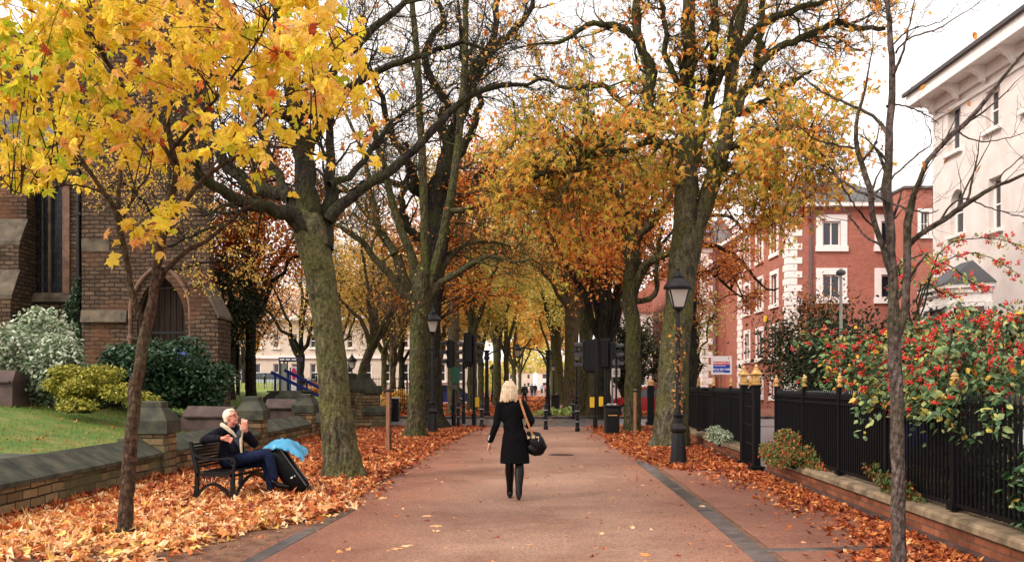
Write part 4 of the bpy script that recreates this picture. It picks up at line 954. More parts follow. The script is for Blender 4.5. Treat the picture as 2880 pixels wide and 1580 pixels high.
tg = np.concatenate([region_targets(120, -120, 480, -60, 440, YF-.7, 1.9), region_targets(110, 430, 990, -60, 340, YF-.8, 2.0), region_targets(7, -60, 330, 450, 540, YF-1, 1.0), region_targets(6, 560, 900, 350, 480, YF-1.3, .8), region_targets(5, 960, 1110, 120, 480, YF-1.8, .4), region_targets(4, 310, 560, 590, 690, YF-.4, .8)])
Q, R = t.bough(nearest_start(t, tg, (.35, 1), lower=True), tg, .007, K=9, arch=.1, S=4, wig=.03)
lv = t.branch([dict(per=4, t0=.3, t1=1, L=(.25, .6), ang=(.4, 1.1), K=5, up=.05, wig=.15, rf=.6, rmin=.003, S=3)], src=(Q, R))[0]
t.build(r, B_young)
pos = np.concatenate([t.pts_on(lv, 3000, .4, .06), Q[:, -1], Q[:, -2]])
# keep the open gaps of the photograph: thin out low right part
pxx = pos[:, 0]/pos[:, 1]*FOC+CXP; pyy = HZP-(pos[:, 2]-CAMH)/pos[:, 1]*FOC
keep = ~((pyy > 330+rng.normal(0, 40, len(pos))) & (pxx > 540) & (rng.random(len(pos)) < .62)) & ~((pxx > 920) & (rng.random(len(pos)) < .4)) & ~((pyy > 470) & (rng.random(len(pos)) < .25))
pos = pos[keep]; pyy = pyy[keep]; pxx = pxx[keep]
rn = np.clip(rng.beta(2.2, 2.2, len(pos))*.9+np.where(rng.random(len(pos)) < .10, .3, 0)-np.where((pxx < 330) & (rng.random(len(pos)) < .5), .22, 0), 0, 1)
leaves_obj('crown', MAPLE, pos, L_yel, .096, r, vj=.045, droop=(.1, 1.4), rnd=rn, up=.35, jit=.38, face=(0, -.9, .2), zs=(.4, 2.6))
# small leaved golden boughs in front of the church
YH = 20
r = thing('hornbeam_tree', 'thin tree with small golden leaves spread in front of the church wall', 'tree', (P(398, 1110, 23).x, 23, 1.2))
t = Tree()
t.limb([(398, 1125, .09), (410, 950, .07), (436, 780, .06), (462, 640, .045), (480, 470, .03)], 23, 20, .02, .04, 8)
for pl in ([(455, 660, .04), (400, 560, .03), (330, 520, .02), (200, 570, .01)], [(450, 700, .04), (600, 640, .03), (680, 620, .015)], [(440, 760, .04), (600, 735, .03), (720, 700, .015)], [(465, 600, .035), (380, 470, .025), (250, 440, .012), (120, 470, .006)], [(472, 540, .03), (560, 420, .02), (640, 330, .01)], [(480, 480, .025), (420, 350, .015), (340, 250, .01)]):
    t.limb(pl, 23, 14, .03, .04, 6, dY=random.uniform(-2, 1))
tg = np.concatenate([region_targets(34, 150, 560, 380, 590, 22, 1.6), region_targets(22, 520, 760, 600, 830, 23, 1.6), region_targets(14, 300, 600, 200, 420, 22, 1.6)])
Q, R = t.bough(nearest_start(t, tg, (.2, 1)), tg, .012, arch=.06)
l2 = t.branch([dict(per=7, t0=.3, t1=1, L=(.3, .8), ang=(.5, 1.3), K=4, up=0, wig=.2, rf=.6, rmin=.004, S=3)], src=(Q, R))[0]
t.build(r, B_dark); leaves_obj('crown', OVAL, t.pts_on(l2, 3000, .1, .08), L_gold, .062, r)
# ============================================================ G: bare young tree at right
YG = 8.3
r = thing('cherry_tree', 'slim bare young tree at the right front, its trunk splitting into three stems', 'tree', (P(2527, 1597, YG).x, YG, 0))
t = Tree()
t.limb([(2530, 1597, .072), (2528, 1500, .062), (2526, 1300, .060), (2524, 1250, .066), (2522, 1150, .057), (2518, 1000, .058), (2514, 920, .062), (2512, 860, .046), (2510, 780, .042), (2505, 690, .042), (2500, 600, .040), (2494, 540, .05), (2498, 475, .036), (2501, 363, .034), (2510, 252, .030), (2504, 112, .026), (2498, 30, .02), (2490, -80, .014)], YG, 50, .003, .03, 14)
for pl, d in (([(2520, 950, .045), (2542, 890, .04), (2550, 830, .036), (2550, 712, .034), (2553, 620, .033), (2562, 570, .036), (2572, 545, .024), (2584, 520, .022), (2591, 503, .022), (2606, 455, .021), (2630, 430, .021), (2692, 369, .021), (2759, 302, .019), (2815, 224, .015), (2870, 162, .01), (2960, 60, .005)], -.8),
              ([(2514, 800, .03), (2501, 755, .028), (2480, 690, .026), (2462, 643, .025), (2452, 580, .025), (2446, 531, .027), (2428, 470, .024), (2412, 419, .022), (2406, 370, .018), (2414, 320, .016), (2434, 246, .011), (2445, 180, .007), (2458, 120, .004), (2452, 60, .002)], -.4),
              ([(2548, 700, .028), (2569, 676, .024), (2620, 640, .024), (2675, 604, .024), (2730, 565, .021), (2787, 531, .018), (2880, 492, .013), (2980, 440, .006)], -.7),
              ([(2500, 380, .02), (2470, 340, .016), (2418, 307, .014), (2311, 257, .010), (2233, 196, .006), (2180, 150, .003)], .3),
              ([(2506, 225, .016), (2520, 190, .014), (2535, 162, .012), (2553, 90, .009), (2570, 10, .006), (2580, -60, .003)], -.3),
              ([(2520, 150, .010), (2555, 110, .008), (2640, 80, .007), (2747, 11, .003)], -.5), ([(2508, 130, .009), (2560, 85, .007), (2650, 60, .004), (2700, 0, .002)], .5),
              ([(2500, 20, .012), (2478, -10, .009), (2440, -60, .004)], .2),
              ([(2412, 419, .010), (2340, 405, .009), (2290, 390, .007), (2240, 350, .003)], -.3),
              ([(2460, 560, .014), (2400, 530, .010), (2330, 480, .007), (2260, 440, .004)], .4),
              ([(2450, 555, .012), (2500, 510, .010), (2585, 430, .008), (2620, 400, .005), (2590, 300, .003)], .5),
              ([(2495, 300, .014), (2530, 295, .008), (2600, 320, .006), (2640, 350, .003)], .5),
              ([(2456, 545, .012), (2530, 580, .009), (2610, 600, .006), (2640, 590, .003)], -.4),
              ([(2790, 530, .008), (2830, 480, .006), (2920, 400, .003)], -.2), ([(2640, 625, .010), (2700, 560, .008), (2800, 590, .005), (2900, 620, .003)], -.6),
              ([(2692, 369, .008), (2760, 400, .006), (2860, 380, .004), (2960, 340, .002)], .2), ([(2462, 643, .010), (2420, 600, .009), (2380, 540, .007), (2360, 500, .004)], -.5),
              ([(2480, 690, .012), (2430, 660, .010), (2350, 560, .007), (2280, 540, .003)], .6)):
    t.limb(pl, YG, 22, .004, .03, 7, dY=d)
lv = t.branch([dict(per=5, t0=.35, t1=1, L=(.35, .9), ang=(.5, 1.1), K=8, up=.12, wig=.13, rf=.5, rmin=.0028, S=4), dict(per=3, t0=.15, t1=1, L=(.15, .45), ang=(.5, 1.2), K=5, up=.05, wig=.18, rf=.6, rmin=.0018, S=3)])
t.build(r, B_grey)
leaves_obj('crown', OVAL, t.pts_on(lv[1], 26, .7, .01), L_orange, .07, r, droop=(.8, 2))
# ============================================================ generic avenue trees
def avenue_tree(name, label, x, y, z0=0, tr=.3, fork=4.5, H=13, spread=4.5, leafmat_=None, nl=4000, ls=.14, bark=None, tmpl=DIA, nlimb=7, lean=0, cz=None, bare=.0, group=None, seed=None):
    r = thing(name, label, 'tree', (x, y, z0), 0, group); t = Tree()
    t.limb([(x, y, z0-.1, tr*1.6), (x, y, z0+.25, tr*1.1), (x+lean*.4, y, z0+fork*.6, tr*.9), (x+lean, y, z0+fork, tr)], None, 14, .01, .05, 12)
    a0 = random.uniform(0, 6)
    for k in range(nlimb):
        a = a0+k*2*PI/nlimb+random.uniform(-.3, .3); s = random.uniform(.5, 1)*spread; h = random.uniform(.55, 1)*(H-fork)
        if k % 3 == 0: s *= .35; h = (H-fork)*1.0
        t.limb([(x+lean, y, z0+fork-.3, tr*.62), (x+lean+math.cos(a)*s*.25, y+math.sin(a)*s*.25, z0+fork+h*.28, tr*.45), (x+lean+math.cos(a)*s*.6, y+math.sin(a)*s*.6, z0+fork+h*.62, tr*.3), (x+lean+math.cos(a)*s, y+math.sin(a)*s, z0+fork+h, tr*.08)], None, 12, .08, .05, 7)
    rm = max(.006, y*.00024)
    lv = t.branch(SP(7, 4, 3, (spread*.25, spread*.55), (spread*.14, spread*.3), (.4, .9), .3, .05, .22, rm, (.6, 1.3)), skip=1)
    t.build(r, bark or B_dark)
    if nl: leaves_obj('crown', tmpl, np.concatenate([t.pts_on(lv[1], nl//3, .2, .3), t.pts_on(lv[2], nl-nl//3, .1, .45)]), leafmat_, ls, r)
    return r
X = lambda px, Y: (px-CXP)/FOC*Y
AV = 'trees lining the far avenue'
at = avenue_tree
at('plane_tree', 'dark brown trunk behind the left traffic signals, left side of the crossing', X(1276, 50), 50, 0, .33, 6.5, 15, 5, L_rust, 5200, .16, B_brown, group=AV)
at('lime_tree', 'green trunk seen between the left signal poles, beyond the road', X(1328, 55), 55, 0, .30, 4.8, 15, 5, L_olive, 9500, .19, B_oliv, group=AV)
at('lime_tree', 'olive trunk left of the lamp arch, second beyond the road', X(1398, 70), 70, 0, .32, 4.8, 15, 5.5, L_olive, 10500, .22, B_oliv, group=AV)
at('lime_tree', 'dark trunk just left of the walker far down the avenue', X(1424, 86), 86, 0, .26, 4.2, 16, 6, L_gold, 10500, .26, B_oliv, group=AV, nlimb=5)
at('lime_tree', 'leftmost bright green trunk of three behind the right signals', X(1648, 46), 46, 0, .36, 5.5, 14, 4.5, L_orange, 6800, .16, B_oliv, group=AV)
at('lime_tree', 'brown middle trunk of three behind the right signals', X(1668, 44.5), 44.5, 0, .32, 4.0, 12, 4.2, L_rust, 5200, .15, B_brown, group=AV, lean=.5)
at('lime_tree', 'rightmost green trunk of three behind the right signals, dark limbs spreading above', X(1698, 43), 43, 0, .34, 3.6, 13, 4.5, L_rust, 6600, .15, B_dark, group=AV, nlimb=8)
at('old_plane_tree', 'huge gnarled trunk behind the hanging right lantern across the road', X(1608, 60), 60, 0, .5, 6.5, 15, 6, L_olive, 8600, .22, B_brown, group=AV)
at('lime_tree', 'pale forked trunk left of the gnarled one, beyond the lamp arch', X(1578, 74), 74, 0, .36, 4.5, 15, 5.5, L_olive, 10500, .24, B_oliv, group=AV, lean=-.4)
at('lime_tree', 'golden avenue tree far off, right of the distant walkers', X(1556, 95), 95, 0, .28, 3.6, 16, 6, L_gold, 10500, .30, B_oliv, group=AV, nlimb=5)
at('lime_tree', 'golden avenue tree far off, left of the distant walkers', X(1446, 108), 108, 0, .28, 3.4, 16, 6.5, L_olive, 10500, .34, B_oliv, group=AV, nlimb=5)
at('lime_tree', 'farthest golden tree on the right side of the avenue', X(1552, 128), 128, 0, .28, 3.4, 17, 7, L_gold, 9500, .42, B_oliv, group=AV, nlimb=5)
at('lime_tree', 'farthest golden tree on the left side of the avenue', X(1462, 145), 145, 0, .28, 3.4, 17, 7, L_gold, 9500, .46, B_oliv, group=AV, nlimb=5)
# trees behind the churchyard at left
at('copper_beech', 'dark copper beech filling the gap between church corner and leaning trunk', X(705, 38), 38, .9, .22, 3.4, 10.4, 4.2, L_rust, 13000, .14, B_dark, OVAL, 8)
at('holly_tree', 'dense dark green holly under the copper beech by the church corner', X(648, 36), 36, 1.1, .16, 1.6, 5.6, 1.9, L_dkgrn, 5200, .10, B_dark, OVAL, 6)
at('cherry_tree', 'orange leaved street tree behind the glass notice board', X(690, 60), 60, .7, .25, 2.2, 8.0, 4.6, L_orange, 5200, .17, B_dark, DIA, 7)
at('ash_tree', 'nearly bare forked tree beside the phone box', X(846, 55), 55, .6, .24, 2.8, 10, 3.8, L_orange, 1300, .14, B_dark, DIA, 5)
at('ash_tree', 'leaning bare tree behind the stone gate piers', X(1000, 44), 44, .3, .22, 3.4, 9.5, 4.2, L_gold, 4000, .12, B_brown, DIA, 6, lean=.9)
at('lime_tree', 'thin tree with scattered golden leaves behind the iron railing', X(1080, 50), 50, .3, .16, 3.2, 9.0, 4.2, L_gold, 6000, .13, B_brown, DIA, 6)
at('ash_tree', 'slim bare stemmed tree left of the stone gate piers, near the terrace', X(930, 64), 64, .5, .2, 2.8, 11.5, 5.0, L_gold, 3600, .15, B_brown, DIA, 7)
at('lime_tree', 'small gold tree in front of the terrace, near the left lamp post', X(1130, 62), 62, .2, .2, 3.0, 10.5, 4.6, L_gold, 7000, .17, B_dark, DIA, 6)
at('sapling', 'thin staked sapling beside its wooden post', X(1098, 22.7), 22.75, 0, .028, 2.6, 4.6, .8, L_gold, 60, .07, B_young, DIA, 4)
at('lime_tree', 'small yellow tree behind the black bin, left of the pollarded tree', X(1105, 54), 54, .2, .18, 2.6, 9.5, 4.4, L_gold, 6500, .14, B_brown, DIA, 7)
at('lime_tree', 'small yellow tree between the leaning trunk and the stone piers', X(945, 50), 50, .4, .16, 2.6, 8.8, 3.8, L_gold, 4200, .12, B_brown, DIA, 7)
at('lime_tree', 'yellow tree beyond the road, left of the arch, leaves down to head height', X(1352, 62), 62, 0, .22, 3.0, 11, 4.6, L_olive, 9000, .18, B_oliv, DIA, 7)
at('lime_tree', 'yellow green tree beyond the road behind the far right lamp', X(1640, 66), 66, 0, .24, 3.0, 12, 4.8, L_olive, 9000, .19, B_oliv, DIA, 7)
at('lime_tree', 'golden tree across the side street behind the left traffic light', X(1235, 58), 58, 0, .2, 3.0, 11, 4.6, L_gold, 8000, .16, B_brown, DIA, 7)
pos = np.stack([rng.uniform(-75, 80, 26000), rng.uniform(185, 215, 26000), 11*rng.random(26000)**.8+2*rng.normal(0, .5, 26000)+.5], 1)
pos[:, 2] *= .75+.25*np.sin(pos[:, 0]*.35)+.1*np.sin(pos[:, 0]*1.1); pos = pos[(pos[:, 2] > 0) & ~((np.abs(pos[:, 0]-6) < 8) & (pos[:, 2] < 4.5))]
tag(leaves_obj('far_wood', OVAL, pos, L_olive, .75, None, (0, 200, 0)), 'hazy mass of golden trees closing the distance', 'wood', kind='stuff')
# dark evergreens near the brick building
at('yew_tree', 'dark bushy evergreen hiding the foot of the brick building', X(2375, 31), 31, 0, .3, .8, 3.3, 2.6, L_dkgrn, 13000, .12, B_dark, OVAL, 9)
at('elder_tree', 'brownish twiggy shrub tree left of the dark evergreen', X(2265, 33), 33, 0, .14, 1.2, 4.6, 1.8, L_rustd, 3200, .09, B_dark, OVAL, 6)
at('cherry_tree', 'thin tree with orange and green leaves between the big trunk and the sale board', X(1950, 40), 40, 0, .12, 1.6, 5.5, 1.5, L_olive, 1500, .12, B_dark, DIA, 6)
at('yew_tree', 'low dark evergreen behind the litter bin and red car', X(1762, 62), 62, 0, .4, 1.0, 5.2, 3.4, L_dkgrn, 6500, .2, B_dark, DIA, 8)
# ============================================================ churchyard boundary wall
root = thing('boundary_wall', 'low mossy stone wall with sloping coping and capped piers along the churchyard', 'wall', (-6.2, 15, 0))
WXF = -6.02    # path side face
def wall_run(y0, y1, h=.42):
    m = MB(); m.b2(WXF-.38, WXF, y0, y1, -.02, h); m.build('masonry', M_wallst, root)
    c = MB(); y = y0
    while y < y1-.05:
        L = min(random.uniform(1.5, 1.9), y1-y)
        c.prism([(WXF+.06, h+.004), (WXF+.06, h+.06), (WXF-.34, h+.30), (WXF-.44, h+.28), (WXF-.44, h+.004)], y+.008, y+L-.012, 'y'); y += L
    c.build('coping', M_cope, root)
def pier(y, h=.80, w=.56):
    m = MB(); m.rbox((WXF-.2, y, h/2-.01), (w, w, h), .015); o = m.build('pier', M_wallst, root)
    c = MB(); s = math.sqrt(2)*.5
    W = w/2+.05; z = h+.003
    c.lathe([(W*1.414, z), (W*1.414, z+.22), (W*1.33, z+.25), (W*.86, z+.42), (W*.74, z+.44), (W*.72, z+.54), (W*.5, z+.56)], (WXF-.2, y, 0), 4, ph=PI/4)
    c.build('pier_cap', M_capst, o)
PY = [16.1, 22.2, 27.8]
prev = 3.0
for y in PY: wall_run(prev, y-.285); pier(y); prev = y+.285
wall_run(prev, 36.0)
# gate piers at the far end
M_capdk = M_capst
for k, (px, Y, lab) in enumerate(((992, 37.4, 'first tall stone gate pier with dark pyramid cap, behind the leaning trunk'), (1030, 36.6, 'second tall stone gate pier with dark pyramid cap, nearer the staked sapling'))):
    x = (px-CXP)/FOC*Y; r = thing('gate_pier', lab, 'gate pier', (x, Y, 0))
    m = MB(); m.rbox((x, Y, .68), (.8, .8, 1.36), .02); m.build('shaft', M_wallst, r)
    m = MB(); m.lathe([(.62, 1.363), (.62, 1.5), (.56, 1.55), (.3, 1.86), (.24, 1.9), (.22, 2.06), (.1, 2.1)], (x, Y, 0), 4, ph=PI/4); m.build('cap', M_capst, r)
r = thing('end_wall', 'short coursed stone wall stepping down beside the gate piers', 'wall', (-5.3, 35, 0))
m = MB(); m.b2(-5.9, -5.05, 35.0, 35.5, -.02, 1.25); m.b2(-5.9, -4.7, 34.5, 34.98, -.02, .5); m.build('masonry', M_wallst, r)
m = MB(); m.rbox((-5.3, 35.25, 1.43), (.62, .62, .34), .05); m.prism([(34.45, .504), (35.02, .504), (35.02, .62), (34.73, .84), (34.45, .62)], -5.6, -4.66, 'x'); m.build('coping', M_capst, r)
# ============================================================ tombs
def tomb(lab, px, py, Y, w, l, h, rz=0, name='tomb'):
    p = P(px, py, Y); z = lawn_h(p.x, p.y)-.03; r = thing(name, lab, 'tomb', (p.x, Y, z), rz, None, True)
    m = MB(); m.prism([(-l/2, 0), (l/2, 0), (l/2+.04, h*.62), (l/2-.1, h*.72), (l/2-.14, h), (-l/2+.14, h), (-l/2-.02, h*.72), (-l/2-.14*0, h*.62)], -w/2, w/2, 'x') if False else None
    m.prism([(-w/2, 0), (w/2, 0), (w/2, h*.62), (w/2-.16, h), (-w/2+.12, h), (-w/2-.05, h*.62)], -l/2, l/2, 'x'); m.build('chest', M_tomb, r)
    m = MB(); m.rbox((0, -w/2-.06, h*.60), (l*.86, .06, .05), .01); m.build('moulding', M_tomb, r); return r
def coffin_tomb(lab, px, py, Y, L, W, h, rz=0):
    p = P(px, py, Y); z = lawn_h(p.x, p.y)-.05; r = thing('tomb', lab, 'tomb', (p.x, Y, z), rz, None, True)
    m = MB(); m.add([(-L/2-.28, -W/2, 0), (L/2, -W/2, 0), (L/2, W/2, 0), (-L/2-.28, W/2, 0), (-L/2, -W/2+.02, h*.68), (L/2, -W/2+.02, h*.68), (L/2, W/2, h*.68), (-L/2-.1, W/2, h*.68), (-L/2+.02, -W*.12, h), (L/2-.06, -W*.12, h*.97), (L/2-.06, W*.14, h*.97), (-L/2+.02, W*.14, h)],
                    [(3, 2, 1, 0), (0, 1, 5, 4), (1, 2, 6, 5), (2, 3, 7, 6), (3, 0, 4, 7), (4, 5, 9, 8), (5, 6, 10, 9), (6, 7, 11, 10), (7, 4, 8, 11), (8, 9, 10, 11)])
    m.build('chest', M_tomb, r); m = MB(); m.rbox((0, -W/2-.01, h*.66), (L*.9, .07, .06), .012); m.build('moulding', M_tomb, r)
coffin_tomb('brown gabled stone tomb on the lawn just behind the seated man', 600, 1170, 22.5, 1.25, .75, .72, -.12)
coffin_tomb('smaller brown gabled tomb between the last two pier caps', 800, 1170, 28.5, 1.05, .8, .82, .02)
coffin_tomb('dark brown tomb cut by the left edge of the picture, below the pale bush', 5, 1130, 21.5, .85, .8, .86, .05)
p = P(812, 1108, 34); r = thing('ledger_tomb', 'low black flat topped tomb in front of the phone box', 'tomb', (p.x, 34, .5))
m = MB(); m.prism([(p.x-.85, .45), (p.x+1.5, .45), (p.x+.95, 1.0), (p.x+.7, 1.35), (p.x-.6, 1.35), (p.x-.85, 1.15)], 33.6, 34.6); m.build('chest', M_capst, r)
m = MB(); m.rbox((p.x+.05, 34.1, 1.385), (1.5, 1.12, .06), .015); m.build('slab', M_capst, r)
r = thing('tomb', 'small black headstone block behind the third pier cap', 'tomb', (-7.6, 31, .5)); m = MB(); m.prism([(-7.9, .45), (-7.0, .45), (-7.0, 1.2), (-7.2, 1.42), (-7.7, 1.42), (-7.9, 1.2)], 30.8, 31.4); m.build('chest', M_capst, r)
for lab, pts in (('grey ledger stone lying on the grass at the left edge, behind the wall', [(-8.4, 12.6), (-6.55, 12.0), (-6.55, 14.1), (-8.4, 13.9)]), ('dark ledger stone lying behind the wall near the first pier', [(-7.6, 17.8), (-6.55, 17.4), (-6.55, 19.6), (-7.6, 19.3)])):
    m = MB(); m.prism(pts, .38, .60, 'z'); o = m.build('ledger_stone', M_cope, None, (pts[0][0], pts[0][1], .4)); tag(o, lab, 'ledger stone')
# ============================================================ notice board, rails, phone box, fences
p = P(650, 1103, 40); bx, bz = p.x, 1.15
r = thing('notice_board', 'tall glazed notice board with a gabled top beside the church corner', 'notice board', (bx, 40, bz))
m = MB(); m.b2(bx-.36, bx-.24, 39.9, 40.1, bz, bz+2.35); m.b2(bx+.24, bx+.36, 39.9, 40.1, bz, bz+2.25); m.build('post', M_black, r)
m = MB(); m.b2(bx-.24, bx+.24, 40.0, 40.08, bz+.95, bz+1.9); m.prism([(bx-.24, bz+2.0), (bx+.24, bz+2.0), (bx+.24, bz+2.2), (bx-.05, bz+2.52), (bx-.24, bz+2.42)], 40, 40.08); m.build('panel', noisy('board_backing', (.12, .11, .06), (.25, .22, .13), 3, .6), r)
m = MB(); m.b2(bx-.48, bx+.36, 39.75, 39.89, bz+.82, bz+.92); m.b2(bx-.4, bx+.4, 39.85, 39.99, bz+1.9, bz+1.995); m.build('shelf', M_black, r)
m = MB(); m.bar((bx-.1, 40, bz+2.6), (bx+.42, 40, bz+2.22), .3, .04); m.bar((bx-.1, 40, bz+2.6), (bx-.36, 40, bz+2.38), .3, .04); m.build('roof', M_slab, r)
def ramp_rail(lab, a, b, posts):
    r = thing('handrail', lab, 'handrail', (a[0], a[1], 1.0)); m = MB(); m.bar(a, b, .07, .13); m.build('rail', M_blue, r)
    for k in posts:
        q = Vector(a).lerp(Vector(b), k); m = MB(); m.b2(q.x-.04, q.x+.04, q.y-.04, q.y+.04, .6, q.z-.02); m.build('post', M_blue, r)
ramp_rail('nearer sloping blue ramp rail in front of the phone box', tuple(P(762, 1046, 38)), tuple(P(912, 1120, 38)), (.08, .5, .92))
ramp_rail('farther sloping blue ramp rail in front of the phone box', tuple(P(800, 1040, 40)), tuple(P(915, 1098, 40)), (.1, .55, .9))
ramp_rail('blue handrail beside the church door', tuple(P(490, 980, 29)), tuple(P(575, 1018, 28.6)), (.1, .9))
YP = 47; p = P(818, 1140, YP); x = p.x; z0 = .55
r = thing('phone_box', 'glazed telephone kiosk with a dark blue roof band behind the blue rails', 'phone box', (x, YP, z0))
m = MB(); HB = 2.25
for dx, dy in ((-.45, -.45), (.45, -.45), (-.45, .45), (.45, .45)): m.b2(x+dx-.04, x+dx+.04, YP+dy-.04, YP+dy+.04, z0, z0+HB)
m.b2(x-.41, x-.09, YP-.47, YP-.43, z0+.1, z0+.16); m.b2(x-.05, x+.41, YP-.02, YP+.42, z0+.2, z0+HB-.3); m.b2(x-.1, x-.04, YP-.47, YP-.43, z0, z0+HB-.005); m.build('frame', plain('kiosk_frame', (.03, .03, .035)), r)
m = MB(); m.rbox((x, YP, z0+HB+.1), (1.02, 1.02, .2), .02); rf = m.build('roof', plain('kiosk_roof', (.02, .025, .09)), r)
m = MB()
for k in (-.32, -.02, .28): m.b2(x+k-.11, x+k+.11, YP-.52, YP-.514, z0+HB+.06, z0+HB+.13)
m.build('lettering', M_white, rf)
m = MB(); m.b2(x-.41, x-.1, YP-.46, YP-.45, z0+.3, z0+HB-.1); m.b2(x-.46, x-.455, YP-.41, YP+.41, z0+.2, z0+HB-.1); m.build('pane', flat('kiosk_glass', (.22, .23, .22), .1), r)
m = MB(); m.b2(x+.12, x+.41, YP-.47, YP-.44, z0+.75, z0+HB-.25); ps = m.build('poster', flat('poster_paper', (.62, .60, .62)), r)
m = MB(); m.lathe([(.001, 0), (.12, 0), (.12, .008), (.001, .008)], (0, 0, 0), 18, M=Matrix.Translation((x+.265, YP-.478, z0+1.62)) @ Matrix.Rotation(PI/2, 4, 'X') @ Matrix.Diagonal((1, 2.6, 1, 1))); m.build('oval_mark', flat('magenta_print', (.55, .02, .16)), ps)
def railing(name, lab, x0, x1, y, z0, h, sp, mat, wbar=.022, rails=(.12, .93), posts=None, cat='railing'):
    r = thing(name, lab, cat, ((x0+x1)/2, y, z0)); m = MB(); x = x0
    while x <= x1: m.box((x, y, z0+h/2), (wbar, wbar, h)); x += sp
    m.build('bars', mat, r); m = MB()
    for q in rails: m.b2(x0, x1, y-.03, y+.03, z0+h*q-.02, z0+h*q+.02)
    m.build('rail', mat, r)
    if posts:
        for q in posts: m = MB(); m.box((q, y, z0+h*.52), (.09, .09, h*1.04)); m.ball((q, y, z0+h*1.09), .07, 6); m.build('post', mat, r)
    return r
railing('iron_railing', 'long thin black railing with spikes in front of the terrace', X(600, 56), X(1152, 56), 56, .35, 1.75, .17, M_iron, posts=[X(q, 56) for q in (600, 745, 890, 1040, 1145)])
railing('picket_fence', 'pale picket railing in front of bright grass left of the phone box', X(648, 50), X(790, 50), 50, .78, .92, .105, flat('pale_pickets', (.45, .44, .22), .6), .05, (.2, .85), cat='fence')
railing('iron_railing', 'short brown railing with autumn shrubs behind, right of the black bin', X(1095, 46), X(1152, 46), 46, .3, 1.25, .11, M_iron)
o = sheet('pavement', [(X(560, 40), 50.5), (X(900, 40), 50.5), (X(900, 40), 57), (X(560, 40), 57)], .78, M_slab) if False else None
m = MB(); m.b2(X(640, 48.5), X(790, 48.5), 47.2, 49.6, .4, .85); tag(m.build('pavement', M_slab, None, (X(700, 48), 48, .4)), kind='structure')
m = MB(); m.add([(X(640, 51), 50.3, .85), (X(835, 51), 50.3, .85), (X(835, 60), 60, 1.75), (X(600, 60), 60, 1.75)], [(0, 1, 2, 3)]); tag(m.build('grass_bank', noisy('bright_grass', (.16, .26, .03), (.3, .42, .06), 2, .8), None, (X(700, 55), 55, .8)), kind='structure')
# ============================================================ right dwarf wall and iron railings
def fx(Y, o=0): return 3.97+.04*Y+o
def dwarf(y0, y1, lab):
    r = thing('dwarf_wall', lab, 'wall', (fx((y0+y1)/2), (y0+y1)/2, 0)); ang = -math.atan(.04)
    def run(mb, o0, o1, z0, z1, ya, yb):
        mb.add([(fx(ya, o0), ya, z0), (fx(ya, o1), ya, z0), (fx(yb, o1), yb, z0), (fx(yb, o0), yb, z0), (fx(ya, o0), ya, z1), (fx(ya, o1), ya, z1), (fx(yb, o1), yb, z1), (fx(yb, o0), yb, z1)], [(3, 2, 1, 0), (4, 5, 6, 7), (0, 1, 5, 4), (1, 2, 6, 5), (2, 3, 7, 6), (3, 0, 4, 7)])
    m = MB(); run(m, .06, .34, -.02, .24, y0, y1); m.build('brickwork', M_dwarf, r)
    m = MB(); run(m, .0, .055, -.02, .075, y0, y1); m.build('plinth', M_tomb, r)
    c = MB(); y = y0
    while y < y1-.05:
        L = min(random.uniform(.85, 1.15), y1-y); a, b = y+.006, y+L-.006
        pr = [(.02, .245), (.02, .30), (.05, .335), (.34, .345), (.38, .32), (.38, .245)]
        vs = [(fx(a, o), a, z) for o, z in pr]+[(fx(b, o), b, z) for o, z in pr]; n = len(pr)
        c.add(vs, [list(range(n)), list(range(n, 2*n))[::-1]]+[[i, n+i, n+(i+1) % n, (i+1) % n] for i in range(n)]); y += L
    c.build('coping', M_dwcope, r)
GP = [(2092, 18.7), (2127, 17.35)]
dwarf(3.5, 17.1, 'nearer low red brick wall with worn sandstone coping under the black railings')
dwarf(18.95, 33.5, 'farther low wall with mossy sandstone coping running towards the crossing')
FO = .2; RZ = .35
def rail_section(lab, ys):
    r = thing('iron_railing', lab, 'railing', (fx((ys[0]+ys[-1])/2, FO), (ys[0]+ys[-1])/2, RZ))
    fin = [(.045, 0), (.048, .02), (.028, .032), (.028, .05), (.045, .07), (.048, .10), (.030, .118), (.042, .13), (.032, .142), (.016, .165), (.02, .18), (.005, .20)]
    for k, y in enumerate(ys):
        m = MB(); x = fx(y, FO); m.box((x, y, RZ+.63), (.06, .06, 1.26)); m.box((x+.0, y, .39), (.12, .12, .06)); po = m.build('post', M_iron, r)
        m = MB(); m.lathe(fin, (x, y, RZ+1.262), 12); m.build('finial', M_gold, po)
    for a, b in zip(ys[:-1], ys[1:]):
        m = MB(); n = max(3, int(round((b-a-.1)/.088)))
        for i in range(1, n):
            y = a+(b-a)*i/n; x = fx(y, FO); m.box((x, y, RZ+.58), (.022, .028, 1.08)); m.lathe([(.018, 1.12), (.018, 1.15), (.001, 1.235)], (x, y, RZ), 4)
        for zz, t in ((.07, .035), (1.02, .035), (1.10, .03)):
            m.bar((fx(a+.035, FO), a+.035, RZ+zz), (fx(b-.035, FO), b-.035, RZ+zz), .035, t)
        m.build('panel', M_iron, r)
rail_section('nearer black iron railing with gilded finials under the berry shrub', [5.6, 7.6, 9.5, 11.4, 13.25, 15.1, 16.95])
rail_section('farther black iron railing with gilded finials, beyond the small gate', [19.1, 21.2, 23.4, 25.7, 28.1, 30.6, 33.2])
